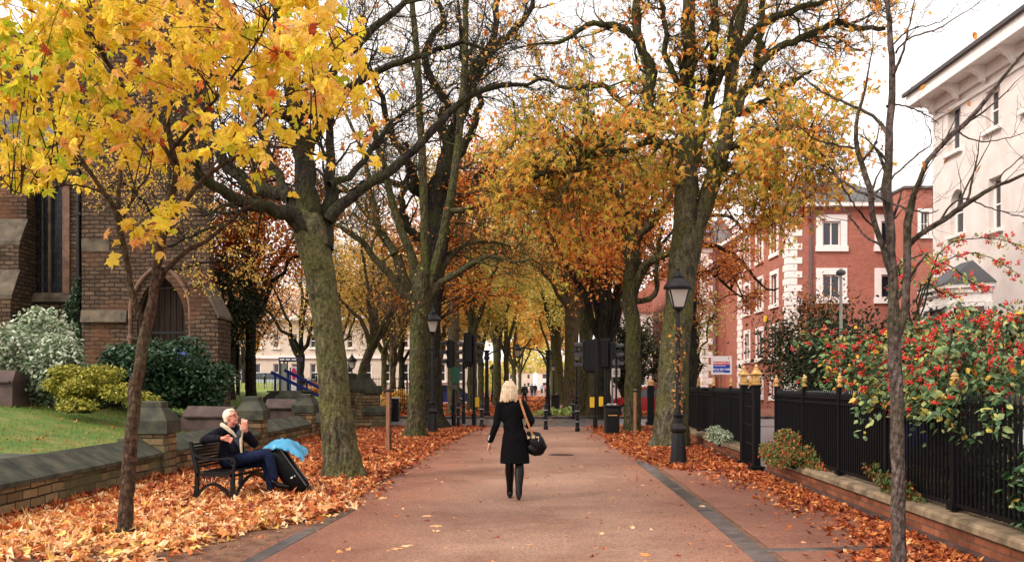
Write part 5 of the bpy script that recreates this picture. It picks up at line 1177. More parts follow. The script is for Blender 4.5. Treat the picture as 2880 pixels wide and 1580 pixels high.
for (px, Y), lab in zip(GP, ('left hand stout black gate post with a gilded crown, standing on the path side', 'right hand stout black gate post with gilded crown, ending the near wall')):
    x = (px-CXP)/FOC*Y; r = thing('gate_post', lab, 'gate post', (x, Y, 0), 0, None, True)
    m = MB(); m.rbox((0, 0, .06), (.26, .26, .12), .01); m.rbox((0, 0, .86), (.135, .135, 1.5), .012); m.rbox((0, 0, 1.62), (.17, .17, .03), .005); m.build('shaft', M_iron, r)
    m = MB(); m.rbox((0, 0, 1.655), (.185, .185, .035), .01); m.rbox((0, 0, 1.75), (.12, .12, .15), .012); m.rbox((0, 0, 1.845), (.20, .20, .04), .012); m.lathe([(.09, 1.865), (.075, 1.9), (.05, 1.92), (.05, 1.94), (.028, 1.96), (.04, 1.98), (.012, 2.03)], (0, 0, 0), 14); m.build('crown', M_gold, r)
r = thing('iron_gate', 'narrow black iron gate between the two stout posts', 'gate', (4.6, 18, 0))
m = MB(); A = Vector(((GP[0][0]-CXP)/FOC*GP[0][1], GP[0][1]-.1, 0)); B = Vector(((GP[1][0]-CXP)/FOC*GP[1][1], GP[1][1]+.1, 0))
for z in (.12, .5, .86, 1.22, 1.5): m.bar(A+Vector((0, 0, z)), B+Vector((0, 0, z)), .03, .03)
m.build('frame', M_iron, r); m = MB()
for i in range(1, 10): q = A.lerp(B, i/10); m.box((q.x, q.y, .8), (.018, .018, 1.5))
m.build('bars', M_iron, r)
Y = 37; x = (1830-CXP)/FOC*Y; r = thing('gate_post', 'black gate post with small gilded top near the red car', 'gate post', (x, Y, 0), 0, None, True)
m = MB(); m.rbox((0, 0, .8), (.26, .26, 1.6), .015); m.rbox((0, 0, .08), (.36, .36, .16), .02); m.build('shaft', M_iron, r); m = MB(); m.rbox((0, 0, 1.65), (.2, .2, .1), .01); m.lathe([(.12, 1.7), (.13, 1.76), (.06, 1.8), (.01, 1.9)], (0, 0, 0), 12); m.build('crown', M_gold, r)
# ============================================================ lamp posts
M_lglass = flat('lantern_glass', (.55, .50, .44), .15, .6); M_lglass.node_tree.nodes['Principled BSDF'].inputs['Transmission Weight'].default_value = .25
def lantern(r, z, s=1.0, x=0):
    """hexagonal-ish four sided lantern; z = bottom"""
    def fr(w): return [(x-w, -w), (x+w, -w), (x+w, w), (x-w, w)]
    b, t, H = .105*s, .195*s, .40*s
    m = MB()
    for i in range(4):
        p, q = fr(b)[i], fr(t)[i]; m.bar((p[0], p[1], z+.02), (q[0], q[1], z+H), .02*s, .02*s)
    for w, zz in ((b, z+.012), (t, z+H-.01)):
        f = fr(w)
        for i in range(4): m.bar((*f[i], zz), (*f[(i+1) % 4], zz), .025*s, .025*s)
    m.lathe([(.03*s, z-.14*s), (.035*s, z-.08*s), (.07*s, z-.04*s), (.09*s, z+.0)], (x, 0, 0), 10)
    lf = m.build('lantern_frame', M_black, r)
    m = MB(); g = .012; m.add([(p[0]*(1-g*0)+0, p[1], z+.03) for p in fr(b-.006)]+[(*p, z+H-.03) for p in fr(t-.006)], [(0, 1, 5, 4), (1, 2, 6, 5), (2, 3, 7, 6), (3, 0, 4, 7)]); m.build('glass', M_lglass, lf)
    m = MB(); m.lathe([(.30*s, z+H-.005), (.305*s, z+H+.03*s), (.26*s, z+H+.10*s), (.19*s, z+H+.17*s), (.12*s, z+H+.215*s), (.125*s, z+H+.235*s), (.09*s, z+H+.25*s), (.085*s, z+H+.31*s), (.05*s, z+H+.33*s), (.03*s, z+H+.37*s), (.04*s, z+H+.40*s), (.012*s, z+H+.46*s)], (x, 0, 0), 16); c = m.build('lantern_cap', M_black, lf)
    auto_smooth(c, 35)
def lamp_post(lab, px, py, Y, H=4.05, x=None):
    p = P(px, py, Y); r = thing('lamp_post', lab, 'lamp post', (p.x, Y, 0), random.uniform(-.1, .1), None, True)
    m = MB(); m.lathe([(.205, 0), (.205, .05), (.175, .08), (.14, .55), (.125, .66), (.165, .70), (.17, .75), (.13, .79), (.085, .86), (.085, .97), (.115, 1.0), (.12, 1.03), (.06, 1.07)], (0, 0, 0), 8, ph=PI/8); b = m.build('pedestal', M_black, r); auto_smooth(b, 30)
    z = H-.86-.14; m = MB(); m.lathe([(.06, 1.07), (.052, 1.5), (.045, z-.45), (.07, z-.42), (.072, z-.38), (.045, z-.34), (.04, z)], (0, 0, 0), 12); c = m.build('column', M_black, r); auto_smooth(c, 30)
    lantern(r, H-.86); return r
L1 = lamp_post('nearest black lamp post, dead leaves clinging to its column, before the chestnut trunk', 1908, 1308, 18.8)
pp = np.stack([rng.normal(0, .05, 120), rng.normal(-.03, .05, 120), rng.uniform(1.1, 2.9, 120)], 1); leaves_obj('creeper', MAPLE2, pp, L_orange, .05, L1, droop=(.5, 2.5))
lamp_post('black lamp post in front of the pollarded tree, left of the walker', 1217, 1212, 31.2, 4.25)
lamp_post('far black lamp post behind the right signals, beyond the road', 1622, 1168, 47, 3.7)
lamp_post('farthest black lamp post down the right side of the avenue', 1556, 1130, 76, 3.6)
lamp_post('small black lamp behind the stone gate piers, the left of two', 990, 1150, 52, 3.4)
lamp_post('small black lamp behind the stone gate piers, the right of two', 1027, 1150, 53, 3.25)
lamp_post('thin distant lamp post on the left side of the avenue', 1385, 1130, 82, 3.5)
# lamp arch
r = thing('lamp_arch', 'black iron arch with a hanging lantern spanning the entrance beyond the road', 'lamp arch', (X(1455, 46), 46, 0), 0, None, True)
xa, xb = (1369-1455)/FOC*46, (1541-1455)/FOC*46
for x in (xa, xb):
    m = MB(); m.lathe([(.17, 0), (.17, .25), (.13, .3), (.13, .95), (.15, .97), (.15, 1.02), (.10, 1.06), (.09, 2.85), (.15, 2.9), (.15, 3.0), (.11, 3.04), (.11, 3.25), (.16, 3.28), (.16, 3.34)], (x, 0, 0), 12)
    for z in (1.1, 1.16): m.lathe([(.16, z), (.16, z+.03)], (x, 0, 0), 12)
    c = m.build('column', M_black, r); auto_smooth(c, 30)
m = MB(); n = 14
m.tube([(xa+(xb-xa)*k/n, 0, 3.05+.42*math.sin(PI*k/n)**.6) for k in range(n+1)], .035, 8); m.build('arch_bar', M_black, r)
lantern(r, 3.02, .85)
# ============================================================ traffic signals
M_hood = plain('hood_grey', (.035, .036, .042), .5); M_lens = flat('dark_lens', (.03, .03, .03), .2)
def signal_head(r, x, y, z, face=-PI/2, s=1.0, back=False):
    """face: direction (angle) the lenses look at"""
    M = Matrix.Translation((x, y, z)) @ Matrix.Rotation(face, 4, 'Z')
    m = MB(); m.rbox((0, 0, .55*s), (.22*s, .29*s, 1.05*s), .02, M=M); m.rbox((.06*s, 0, .55*s), (.02, .40*s, 1.2*s), .008, M=M); h = m.build('signal_head', M_black, r)
    for k, zz in enumerate((.9, .55, .2)):
        v = MB(); m = MB(); rr = .14*s; pr = [(math.cos(PI*i/8)*rr, math.sin(PI*i/8)*rr) for i in range(9)]
        vs = [(.12*s, p[0], zz*s+p[1]) for p in pr]+[(.42*s, p[0], zz*s+p[1]*.9) for p in pr]+[(.12*s, p[0]*.92, zz*s+p[1]*.92) for p in pr]+[(.42*s, p[0]*.92, zz*s+p[1]*.83) for p in pr]
        f = []
        for i in range(8): f += [(i, i+1, 9+i+1, 9+i), (18+i+1, 18+i, 27+i, 27+i+1), (9+i, 9+i+1, 27+i+1, 27+i)]
        v.add(vs, f, M); v.build('hood', M_hood, h)
        m.lathe([(.001, 0), (.10*s, 0), (.10*s, .02), (.001, .03)], (0, 0, 0), 14, M=M @ Matrix.Translation((.112*s, 0, zz*s)) @ Matrix.Rotation(PI/2, 4, 'Y')); m.build('lens', M_lens, h)
def signal(lab, px, py, Y, H, heads, boxz=None, name='traffic_light'):
    p = P(px, py, Y); r = thing(name, lab, 'traffic light', (p.x, Y, 0), 0, None, True)
    m = MB(); m.lathe([(.062, 0), (.062, H-.02), (.05, H)], (0, 0, 0), 12); m.lathe([(.085, 0), (.085, .5), (.065, .53)], (0, 0, 0), 12); c = m.build('pole', M_black, r); auto_smooth(c, 30)
    for (dx, dy, z, f) in heads: signal_head(r, dx, dy, z, f, 1.02)
    if boxz:
        m = MB(); m.rbox((boxz[0], -.11, boxz[1]), (.16, .14, .38), .01); m.build('push_button_box', M_yel, r)
    return r
m_ = M_black
s1 = signal('left traffic light on the near kerb, its hoods pointing left above a small green plate', 1276, 1205, 35.6, 3.3, [(-.14, 0, 2.25, PI)], None)
m = MB(); m.lathe([(.001, -.02), (.20, -.02), (.20, .02), (.001, .02)], (0, 0, 0), 20, M=Matrix.Translation((.06, -.1, 2.13)) @ Matrix.Rotation(PI/2, 4, 'X')); m.rbox((.07, -.1, 1.86), (.26, .03, .36), .02); m.build('green_plate', plain('sign_green', (.01, .12, .07), .5), s1)
m = MB(); m.rbox((.02, -.12, 1.55), (.24, .03, .2), .02); m.build('sign_back', flat('grey_sign_back', (.10, .10, .11), .5), s1)
signal('middle left traffic light with two heads back to back above the far kerb', 1304, 1185, 38.5, 3.3, [(.16, 0, 2.35, PI*.95), (.4, .02, 2.35, 0)], None)
signal('tall plain signal pole with a yellow box, right of the left signals', 1333, 1196, 36.4, 3.55, [(-.22, .05, 2.5, PI/2)], (.13, .95))
signal('right traffic light nearest the path, hoods pointing left, yellow box on its pole', 1674, 1212, 33.4, 3.3, [(-.34, 0, 2.1, PI), (-.13, .03, 2.1, PI/2)], (-.12, 1.0))
signal('right traffic light nearest the litter bin, hoods pointing right', 1704, 1192, 36.5, 3.4, [(-.05, 0, 2.3, PI/2), (.26, 0, 2.2, 0)], (-.2, .97))
p = P(1733, 1140, 33); r = thing('sign_post', 'thin post with a round sign above a pale three line plate', 'sign', (p.x, 33, 0), 0, None, True)
m = MB(); m.lathe([(.035, 0), (.035, 2.62)], (0, 0, 0), 10); m.build('post', M_black, r)
m = MB(); m.lathe([(.001, -.01), (.135, -.01), (.135, .015), (.001, .015)], (0, 0, 0), 22, M=Matrix.Translation((.0, .05, 2.43)) @ Matrix.Rotation(PI/2, 4, 'X')); m.build('round_sign', plain('sign_back_grey', (.13, .13, .14), .5), r)
m = MB(); m.rbox((0, .05, 2.06), (.30, .03, .32), .05); q = m.build('plate', flat('plate_white', (.62, .58, .54)), r)
m = MB()
for z in (2.11, 2.03): m.b2(-.09, .09, .028, .034, z-.015, z+.015)
m.build('lettering', M_black, q)
r = thing('sign_post', 'slim grey post with a small flag sign behind the round sign', 'sign', (X(1722, 39), 39, 0), 0, None, True)
m = MB(); m.lathe([(.04, 0), (.04, 3.15)], (0, 0, 0), 8); m.build('post', plain('grey_post', (.12, .12, .13)), r); m = MB(); m.rbox((.28, 0, 2.95), (.46, .04, .22), .02); m.rbox((.28, 0, 2.6), (.46, .04, .16), .02); m.build('flag', M_black, r)
# ============================================================ bollards, bins, stakes
def bollard(lab, px, py, h=.95):
    Y = 1.65*FOC/(py-HZP); r = thing('bollard', lab, 'bollard', (X(px, Y), Y, 0), 0, 'bollards along the crossing', True)
    m = MB(); m.lathe([(.085, 0), (.085, .12), (.065, .15), (.065, h-.28), (.08, h-.26), (.08, h-.2), (.06, h-.18), (.055, h-.1), (.075, h-.08), (.06, h-.02), (.02, h)], (0, 0, 0), 12); o = m.build('post', M_black, r); auto_smooth(o, 30)
    m = MB(); m.lathe([(.083, h-.245), (.083, h-.215)], (0, 0, 0), 12); m.lathe([(.068, .34), (.068, .365)], (0, 0, 0), 12); m.build('band', flat('pale_band', (.35, .33, .32)), r)
for px, py, lab in ((1289, 1196, 'bollard between the left traffic light and its neighbour'), (1355, 1203, 'bollard right of the tall signal pole, left of the walker'), (1535, 1208, 'bollard just right of the walker, in line with the arch column'), (1624, 1213, 'bollard beside the right signals, below the hanging lantern'), (1272, 1178, 'small far bollard behind the left traffic light'), (1612, 1178, 'small far bollard beyond the road on the right')): bollard(lab, px, py)
r = thing('litter_bin', 'square black litter bin stuffed with rubbish at the foot of the slim green trunk', 'litter bin', (X(1720, 30.3), 30.3, 0), .05, None, True)
m = MB(); m.rbox((0, 0, .46), (.46, .46, .9), .03); m.rbox((0, 0, .93), (.54, .52, .07), .02); m.build('body', M_black, r); m = MB(); m.rbox((0, -.245, .78), (.36, .02, .13), .01); m.build('slot', flat('slot_dark', (.002, .002, .002)), r); m = MB(); m.rbox((0, -.24, .64), (.30, .014, .035), .004); m.build('gilt_band', M_gold, r)
m = MB()
for k in range(7): m.ball((random.uniform(-.18, .18), random.uniform(-.15, .1), .985), (random.uniform(.04, .09), .06, .04), 6)
m.build('rubbish', noisy('rubbish_paper', (.12, .10, .09), (.5, .45, .4), 12), r)
r = thing('litter_bin', 'round topped black bin standing on the paving left of the pollarded tree', 'litter bin', (X(1110, 41), 41, 0), 0, None, True)
m = MB(); m.rbox((0, 0, .5), (.40, .40, 1.0), .04); m.build('body', M_black, r); m = MB(); m.rbox((0, 0, 1.035), (.44, .44, .06), .02); m.build('lid', flat('pale_lid', (.5, .47, .5)), r)
r = thing('litter_bin', 'small distant black bin beyond the arch, left of green weeds', 'litter bin', (X(1562, 54), 54, 0), 0, None, True)
m = MB(); m.rbox((0, 0, .48), (.5, .5, .95), .04); m.build('body', M_black, r); m = MB(); m.rbox((0, 0, 1.0), (.56, .56, .08), .03); m.build('lid', M_black, r)
for lab, px, Y, h in (('reddish wooden tree stake beside the left sapling', 1091, 22.6, 1.55), ('reddish wooden tree stake beside the green trunk on the right', 1786, 28.4, 1.5)):
    r = thing('tree_stake', lab, 'stake', (X(px, Y), Y, 0), 0, None, True); m = MB(); m.rbox((0, 0, h/2), (.085, .07, h), .008); m.build('post', M_wood, r); m = MB(); m.rbox((.04, 0, h-.06), (.24, .09, .07), .02); m.build('strap', M_black, r)
# weeds
pos = rng.normal(0, 1, (500, 3))*np.array([.75, .5, .10])+np.array([X(1585, 49), 49, .25]); pos[:, 2] = np.abs(pos[:, 2]-.05)
tag(leaves_obj('weeds', OVAL, pos, leafmat('pale_weed', [(0, (.2, .3, .06)), (1, (.5, .6, .2))], .3), .22, None, (X(1585, 49), 49, 0)), 'patch of pale green weeds on the leaf litter beyond the right signals', 'weeds', kind='stuff')
# ============================================================ sale board, thin lamp, parasol
p = P(2029, 1085, 26); r = thing('sale_board', 'white red and blue estate board on a post behind the railings', 'sign board', (p.x, 26, 0), 0, None, True)
zc = CAMH+(HZP-1027)/FOC*26; m = MB(); m.b2(-.025, .025, .02, .06, 0, zc); m.build('post', M_wood, r); m = MB(); m.rbox((0, 0, zc), (.58, .03, .52), .005); bd = m.build('board', flat('board_white', (.78, .72, .70), .4), r)
m = MB(); m.b2(-.235, .235, -.021, -.016, zc+.015, zc+.11); m.build('red_band', flat('board_red', (.62, .01, .02)), bd)
m = MB(); m.b2(-.235, .235, -.021, -.016, zc-.205, zc+.012); m.build('blue_band', flat('board_blue', (.005, .03, .36)), bd)
def text(s, size, x, z, y, parent, mat, name='lettering', rotz=0, bold=.0):
    cu = bpy.data.curves.new(name, 'FONT'); cu.body = s; cu.size = size; cu.align_x = 'CENTER'; cu.align_y = 'CENTER'; cu.extrude = .001; cu.offset = bold
    o = bpy.data.objects.new(name, cu); link(o, parent); o.location = (x, y, z); o.rotation_euler = (PI/2, 0, rotz); cu.materials.append(mat)
    dg = bpy.context.evaluated_depsgraph_get(); dg.update(); me = bpy.data.meshes.new_from_object(o.evaluated_get(dg)); q = bpy.data.objects.new(name, me); link(q, parent); q.location = (x, y, z); q.rotation_euler = (PI/2, 0, rotz); bpy.data.objects.remove(o, do_unlink=True); me.materials.clear(); me.materials.append(mat); return q
M_tw = flat('print_white', (.8, .78, .78)); M_tr = flat('print_red', (.6, .02, .06)); 
text('FOR SALE/TO LET', .062, 0, zc+.063, -.0235, bd, M_tw, bold=.0015); text('0116 255 5400', .078, 0, zc-.115, -.0235, bd, M_tw, bold=.002)
m = MB(); m.b2(-.21, .12, -.024, -.022, zc-.018, zc-.004); m.b2(-.21, .06, -.024, -.022, zc-.188, zc-.176); m.build('small_print', M_tw, bd)
m = MB(); m.add([(.17, -.018, zc+.16), (.19, -.018, zc+.16), (.225, -.018, zc+.225), (.20, -.018, zc+.225)], [(0, 1, 2, 3)]); m.build('mark', M_tr, bd)
p = P(2365, 1085, 26); r = thing('street_lamp', 'slim grey concrete street lamp in front of the brick building', 'street lamp', (p.x, 26, 0), 0, None, True); zt = CAMH+(HZP-775)/FOC*26
m = MB(); m.lathe([(.07, 0), (.06, 1.2), (.04, zt)], (0, 0, 0), 10); m.build('column', plain('concrete_grey', (.32, .33, .29), .7), r); m = MB(); m.lathe([(.04, zt), (.11, zt+.02), (.14, zt+.07), (.12, zt+.13), (.04, zt+.18), (.01, zt+.2)], (0, 0, 0), 14); m.build('lamp_head', plain('lamp_head_dark', (.07, .07, .08), .4), r)
r = thing('parasol', 'large lilac grey garden parasol in front of the white house', 'parasol', (X(2870, 19), 19, 0), 0, None, True)
m = MB(); z0 = CAMH+(HZP-1030)/FOC*19; z1 = CAMH+(HZP-945)/FOC*19; m.lathe([(1.7, z0-.28), (1.7, z0-.12), (1.66, z0-.1), (.9, z0+.3), (.05, z1)], (0, 0, 0), 8, ph=.2); m.build('canopy', plain('lilac_canvas', (.30, .29, .38), .8), r); m = MB(); m.lathe([(.03, 0), (.03, z1-.05)], (0, 0, 0), 8); m.build('pole', M_wood, r); m = MB(); m.lathe([(.3, 0), (.3, .08), (.05, .1)], (0, 0, 0), 14); m.build('base', M_black, r)
# ============================================================ cars
def car(name, lab, x, y, rz, paint, cat='car', z=0, van=False):
    r = thing(name, lab, cat, (x, y, z), rz, None, True); L, W = 4.2, 1.72
    lo = [(-2.1, .35), (-2.12, .62), (-2.0, .86), (-1.15, .95), (1.75, .98), (2.05, .9), (2.1, .6), (2.05, .34)]
    arches = []
    m = MB(); pr = [(-2.1, .34), (-1.72, .3)]+[(-1.35+.36*math.cos(a), .3+.36*math.sin(a)) for a in np.linspace(PI, 0, 7)]+[(.92, .28)]+[(1.3+.36*math.cos(a), .3+.36*math.sin(a)) for a in np.linspace(PI, 0, 7)]+[(2.08, .34), (2.14, .62), (2.05, .9), (1.7, .98), (-.95, .98), (-1.95, .82), (-2.14, .6)]
    m.prism(pr, -W/2, W/2, 'y'); m.build('body', paint, r)
    c = [(-.95, .982), (-.25, 1.42), (.1, 1.47), (1.25, 1.45), (1.85, .982)] if not van else [(-1.5, .982), (-.9, 1.75), (1.9, 1.8), (2.05, .982)]
    m = MB()
    n = len(c); vs = [(u, -W/2+.04+(.14 if z_ > 1.2 else 0), z_) for u, z_ in c]+[(u, W/2-.04-(.14 if z_ > 1.2 else 0), z_) for u, z_ in c]
    m.add(vs, [list(range(n)), list(range(n, 2*n))[::-1]]+[[i, n+i, n+(i+1) % n, (i+1) % n] for i in range(n)]); m.build('window', M_glass, r)
    m = MB(); t = [q for q in c if q[1] > 1.3]
    m.add([(t[0][0], -W/2+.17, t[0][1]+.004), (t[-1][0], -W/2+.17, t[-1][1]+.004), (t[-1][0], W/2-.17, t[-1][1]+.004), (t[0][0], W/2-.17, t[0][1]+.004)]+[(t[0][0]+.05, -W/2+.2, t[0][1]+.06), (t[-1][0]-.05, -W/2+.2, t[-1][1]+.05), (t[-1][0]-.05, W/2-.2, t[-1][1]+.05), (t[0][0]+.05, W/2-.2, t[0][1]+.06)], [(0, 1, 5, 4), (1, 2, 6, 5), (2, 3, 7, 6), (3, 0, 4, 7), (4, 5, 6, 7)])
    for s in (-1, 1):
        for i in range(n-1):
            a, b = c[i], c[i+1]; m.bar((a[0], s*(W/2-.03-(.14 if a[1] > 1.2 else 0)), a[1]), (b[0], s*(W/2-.03-(.14 if b[1] > 1.2 else 0)), b[1]), .05, .05)
        m.bar((.5, s*(W/2-.05), .98), (.5, s*(W/2-.17), 1.45), .06, .06)
    m.build('roof', paint, r)
    for wx_ in (-1.35, 1.3):
        for s in (-1, 1):
            M = Matrix.Translation((wx_, s*(W/2-.1), .3)) @ Matrix.Rotation(PI/2, 4, 'X'); m = MB(); m.lathe([(.2, -.1), (.3, -.1), (.31, -.06), (.31, .06), (.3, .1), (.2, .1)], (0, 0, 0), 18, M=M); wh = m.build('wheel', flat('tyre_rubber', (.01, .01, .01), .8), r)
            m = MB(); m.lathe([(.02, -.105), (.2, -.105), (.2, .105), (.02, .105)], (0, 0, 0), 12, M=M); m.build('rim', plain('rim_silver', (.3, .3, .31), .3, .8), wh)
    for s in (-1, 1):
        m = MB(); m.rbox((-2.08, s*.6, .68), (.1, .34, .16), .03); m.build('headlight', flat('lamp_clear', (.6, .6, .6), .1), r); m = MB(); m.rbox((2.09, s*.68, .75), (.08, .22, .2), .03); m.build('tail_light', flat('lamp_red', (.4, .01, .01), .2), r)
    return r
PR = plain('red_paint', (.42, .005, .012), .2, 0, .5, .05, 3, .6); PS = plain('silver_paint', (.42, .45, .47), .3, .2, .5, .05, 3, .5); PB = plain('blue_paint', (.01, .03, .2), .3, 0, .5, .05, 3, .5); PG = plain('pale_paint', (.5, .52, .56), .3, 0, .5, .05, 3, .5)
car('parked_car', 'bright red car parked beyond the railing gate post, between trunk and stake', X(1818, 49), 49.2, .1, PR)
car('parked_car', 'silver car parked behind the black railings left of the berry shrub', X(2352, 19.5)+.7, 20.2, 1.75, PS)
car('parked_car', 'dark blue car parked behind the railings beneath the berry shrub', X(2640, 15.5), 16.5, .25, PB)
car('parked_car', 'pale grey car parked behind the railings at the right edge', X(2830, 15), 14.6, 1.5, PG)
car('parked_car', 'silver car parked behind the pale picket fence near the terrace', X(742, 72), 71, 0, PS, z=1.05)
car('parked_car', 'white car parked behind the ramp rails near the terrace', X(895, 72), 70, 0, PG, z=.55)
car('parked_car', 'dark blue car parked across the side street, left of the arch', X(1236, 66), 66, .1, PB, z=.1)
# yard behind the railings
sheet('car_park', [(4.75, 3), (60, 3), (60, 35.5), (5.35, 35.5)], .012, M_asph)
M_hedge = L_dkgrn
# ============================================================ shrubs
def shrub(name, lab, c, rad, n, mat, size, tmpl=OVAL, droop=(-.3, .9), cat='shrub', lumps=9, stems=True, up=.9, shell=.55, stemz=0):
    r = thing(name, lab, cat, (c[0], c[1], stemz)); c = np.array(c); rad = np.array(rad)
    # several overlapping lobes, leaves mostly near their outer shells
    lc = c+rng.normal(0, .42, (lumps, 3))*rad; lc[:, 2] = np.maximum(lc[:, 2], stemz+rad[2]*.25); lr = rad[None]*rng.uniform(.35, .62, (lumps, 1))
    k = rng.integers(0, lumps, n); d = norm(rng.normal(0, 1, (n, 3))); q = rng.uniform(shell, 1.05, n)[:, None]
    pos = lc[k]+d*lr[k]*q; pos = pos[pos[:, 2] > stemz+.02]
    if stems:
        t = Tree(); st = np.tile([c[0], c[1], stemz-.05], (lumps*3, 1))+rng.normal(0, .12, (lumps*3, 3))*np.array([1, 1, 0])*rad[0]; tg = np.repeat(lc, 3, 0)+norm(rng.normal(0, 1, (lumps*3, 3)))*np.repeat(lr, 3, 0)*.8
        t.bough(st, tg, .018, arch=.02, S=4); t.build(r, B_dark, 'stems')
    leaves_obj('foliage', tmpl, pos, mat, size, r, droop=droop, up=up); return r
shrub('variegated_shrub', 'large pale cream and green variegated bush below the church window', tuple(P(70, 1000, 22.5)), (1.35, 1.2, 1.15), 12500, L_varieg, .115, up=1.2, stemz=1.1, lumps=12)
shrub('golden_shrub', 'low rounded yellow green bush at the foot of the variegated one', tuple(P(230, 1085, 21)), (1.0, .7, .48), 8000, L_lime, .07, stemz=1.05, lumps=12)
shrub('laurel', 'glossy green laurel between the pale bush and the young maple trunk', tuple(P(325, 1040, 25)), (1.3, 1.0, 1.0), 6500, L_green, .13, stemz=1.1)
shrub('rhododendron', 'wide dark green rhododendron right of the young maple trunk', tuple(P(465, 1050, 24.5)), (1.1, 1.0, .95), 7500, L_green, .13, stemz=1.05, lumps=11)
shrub('rhododendron', 'dark blue green bush against the church buttress, near the blue handrail', tuple(P(570, 1060, 26)), (.8, .7, .75), 4500, L_green, .12, stemz=1.0)
shrub('ivy', 'ivy climbing the church wall beside the drainpipe', tuple(P(205, 920, 31.2)), (.35, .25, 1.5), 2200, L_green, .09, stemz=1.1, cat='ivy')
shrub('golden_shrub', 'yellow leaved shrub behind the railing right of the black bin', (X(1125, 49), 49, .9), (.9, .5, .7), 2200, L_gold, .13, DIA)
shrub('autumn_shrub', 'brown and gold shrub behind the ramp rails', (X(890, 52), 52, 1.1), (1.1, .5, .7), 2400, L_orange, .12, DIA, stemz=.5)
shrub('cotoneaster', 'grassy green and red cotoneaster spilling over the low wall between posts', (fx(15.2, .12), 15.0, .52), (.36, 1.35, .38), 8200, leafmat('trailing_mix', [(0, (.05, .09, .02)), (.55, (.13, .18, .05)), (.72, (.30, .12, .03)), (.85, (.5, .1, .03)), (1, (.55, .2, .05))], .25), .045, droop=(.0, 2), stemz=.3, lumps=12)
shrub('snowberry', 'pale green trailing plant at the wall end behind the near lamp post', (fx(21.6, .1), 21.8, .42), (.32, 1.2, .30), 2600, L_varieg, .055, stemz=.25)
shrub('bramble', 'trailing green bramble with brown tips on the coping right of the slim tree', (fx(10.8, .28), 10.9, .48), (.2, .9, .2), 3000, leafmat('bramble_mix', [(0, (.03, .07, .02)), (.6, (.10, .14, .03)), (.8, (.22, .08, .03)), (1, (.45, .15, .04))], .25), .045, stemz=.33, droop=(.0, 1.6))
shrub('laurel', 'big leaved green plant poking through the railings at the right edge', (fx(7.9, .38), 8.1, .75), (.22, .55, .5), 420, L_berryleaf, .085, stemz=.33)
for k, (lab, yy) in enumerate((('dark laurel filling the space behind the railings at the right edge', 7.6), ('dark laurel behind the railings right of the slim bare tree', 9.3), ('dark laurel behind the railings under the berry shrub', 11.0))):
    shrub('laurel', lab, (fx(yy, 1.15), yy, .62), (.62, 1.0, .55), 4200, L_green if k == 0 else L_dkgrn, .10, stemz=0, up=.6)
# the berry shrub
r = thing('berry_shrub', 'big cotoneaster covered in red berries spilling over the railings', 'shrub', (6.3, 12.6, 0))
t = Tree()
for a in range(7): t.limb([(6.3+.1*math.cos(a), 12.6+.1*math.sin(a), 0, .05), (6.2+.5*math.cos(a), 12.5+.5*math.sin(a), 1.0, .035), (6.1+1.0*math.cos(a*1.0), 12.4+1.0*math.sin(a), 1.9, .02)], None, 8, .02, .03, 6)
tg = np.concatenate([region_targets(62, 2280, 2560, 925, 1090, 14.2, .8), region_targets(150, 2480, 2900, 920, 1150, 12.0, 1.0), region_targets(60, 2430, 2760, 1060, 1190, 10.2, .7), region_targets(70, 2560, 2920, 1020, 1225, 9.3, .6), region_targets(14, 2700, 2920, 850, 930, 11.6, .5)])
st = np.tile([6.25, 12.6, 1.1], (len(tg), 1))+rng.normal(0, .25, (len(tg), 3)); Q, R = t.bough(st, tg, .016, arch=.16, S=4)
arms = []
for pl, d in (([(2560, 1000), (2600, 850), (2640, 720), (2700, 672), (2780, 668), (2870, 690)], 0), ([(2570, 1000), (2580, 880), (2610, 780), (2680, 720), (2760, 715), (2830, 750), (2870, 775)], .5), ([(2560, 960), (2590, 850), (2650, 740), (2720, 790), (2780, 810)], -.4), ([(2580, 960), (2590, 800), (2640, 820), (2700, 825), (2720, 822)], .6), ([(2570, 940), (2540, 800), (2530, 740), (2580, 720), (2620, 722)], -.2), ([(2600, 960), (2640, 900), (2720, 880), (2790, 885)], .2), ([(2540, 900), (2520, 830), (2530, 750), (2560, 745)], 1)):
    arms.append(t.limb([(x_, y_, .014-.0018*i, d) for i, (x_, y_) in enumerate(pl)], 12.6, 12, .01, .03, 5)[:, :3])
Q2 = np.array([a for a in arms])
l2 = t.branch([dict(per=7, t0=.35, t1=1, L=(.18, .45), ang=(.3, 1.0), K=5, up=-.1, wig=.15, rf=.6, rmin=.003, S=3)], src=(Q, R))[0]
la = t.branch([dict(per=26, t0=.42, t1=1, L=(.06, .2), ang=(.5, 1.3), K=4, up=0, wig=.15, rf=.6, rmin=.002, S=3)], src=(Q2, np.full(Q2.shape[:2], .01)))[0]
t.build(r, B_dark, 'stems')
pm = t.pts_on(l2, 21000, .2, .06); pa_ = t.pts_on(la, 520, .2, .03)
leaves_obj('foliage', OVAL, pm, L_berryleaf, .078, r, droop=(-.1, 1.0), up=1.0)
leaves_obj('arching_foliage', OVAL, pa_, L_berryleaf, .055, r, rnd=rng.uniform(.6, .98, len(pa_)), droop=(.2, 1.6))
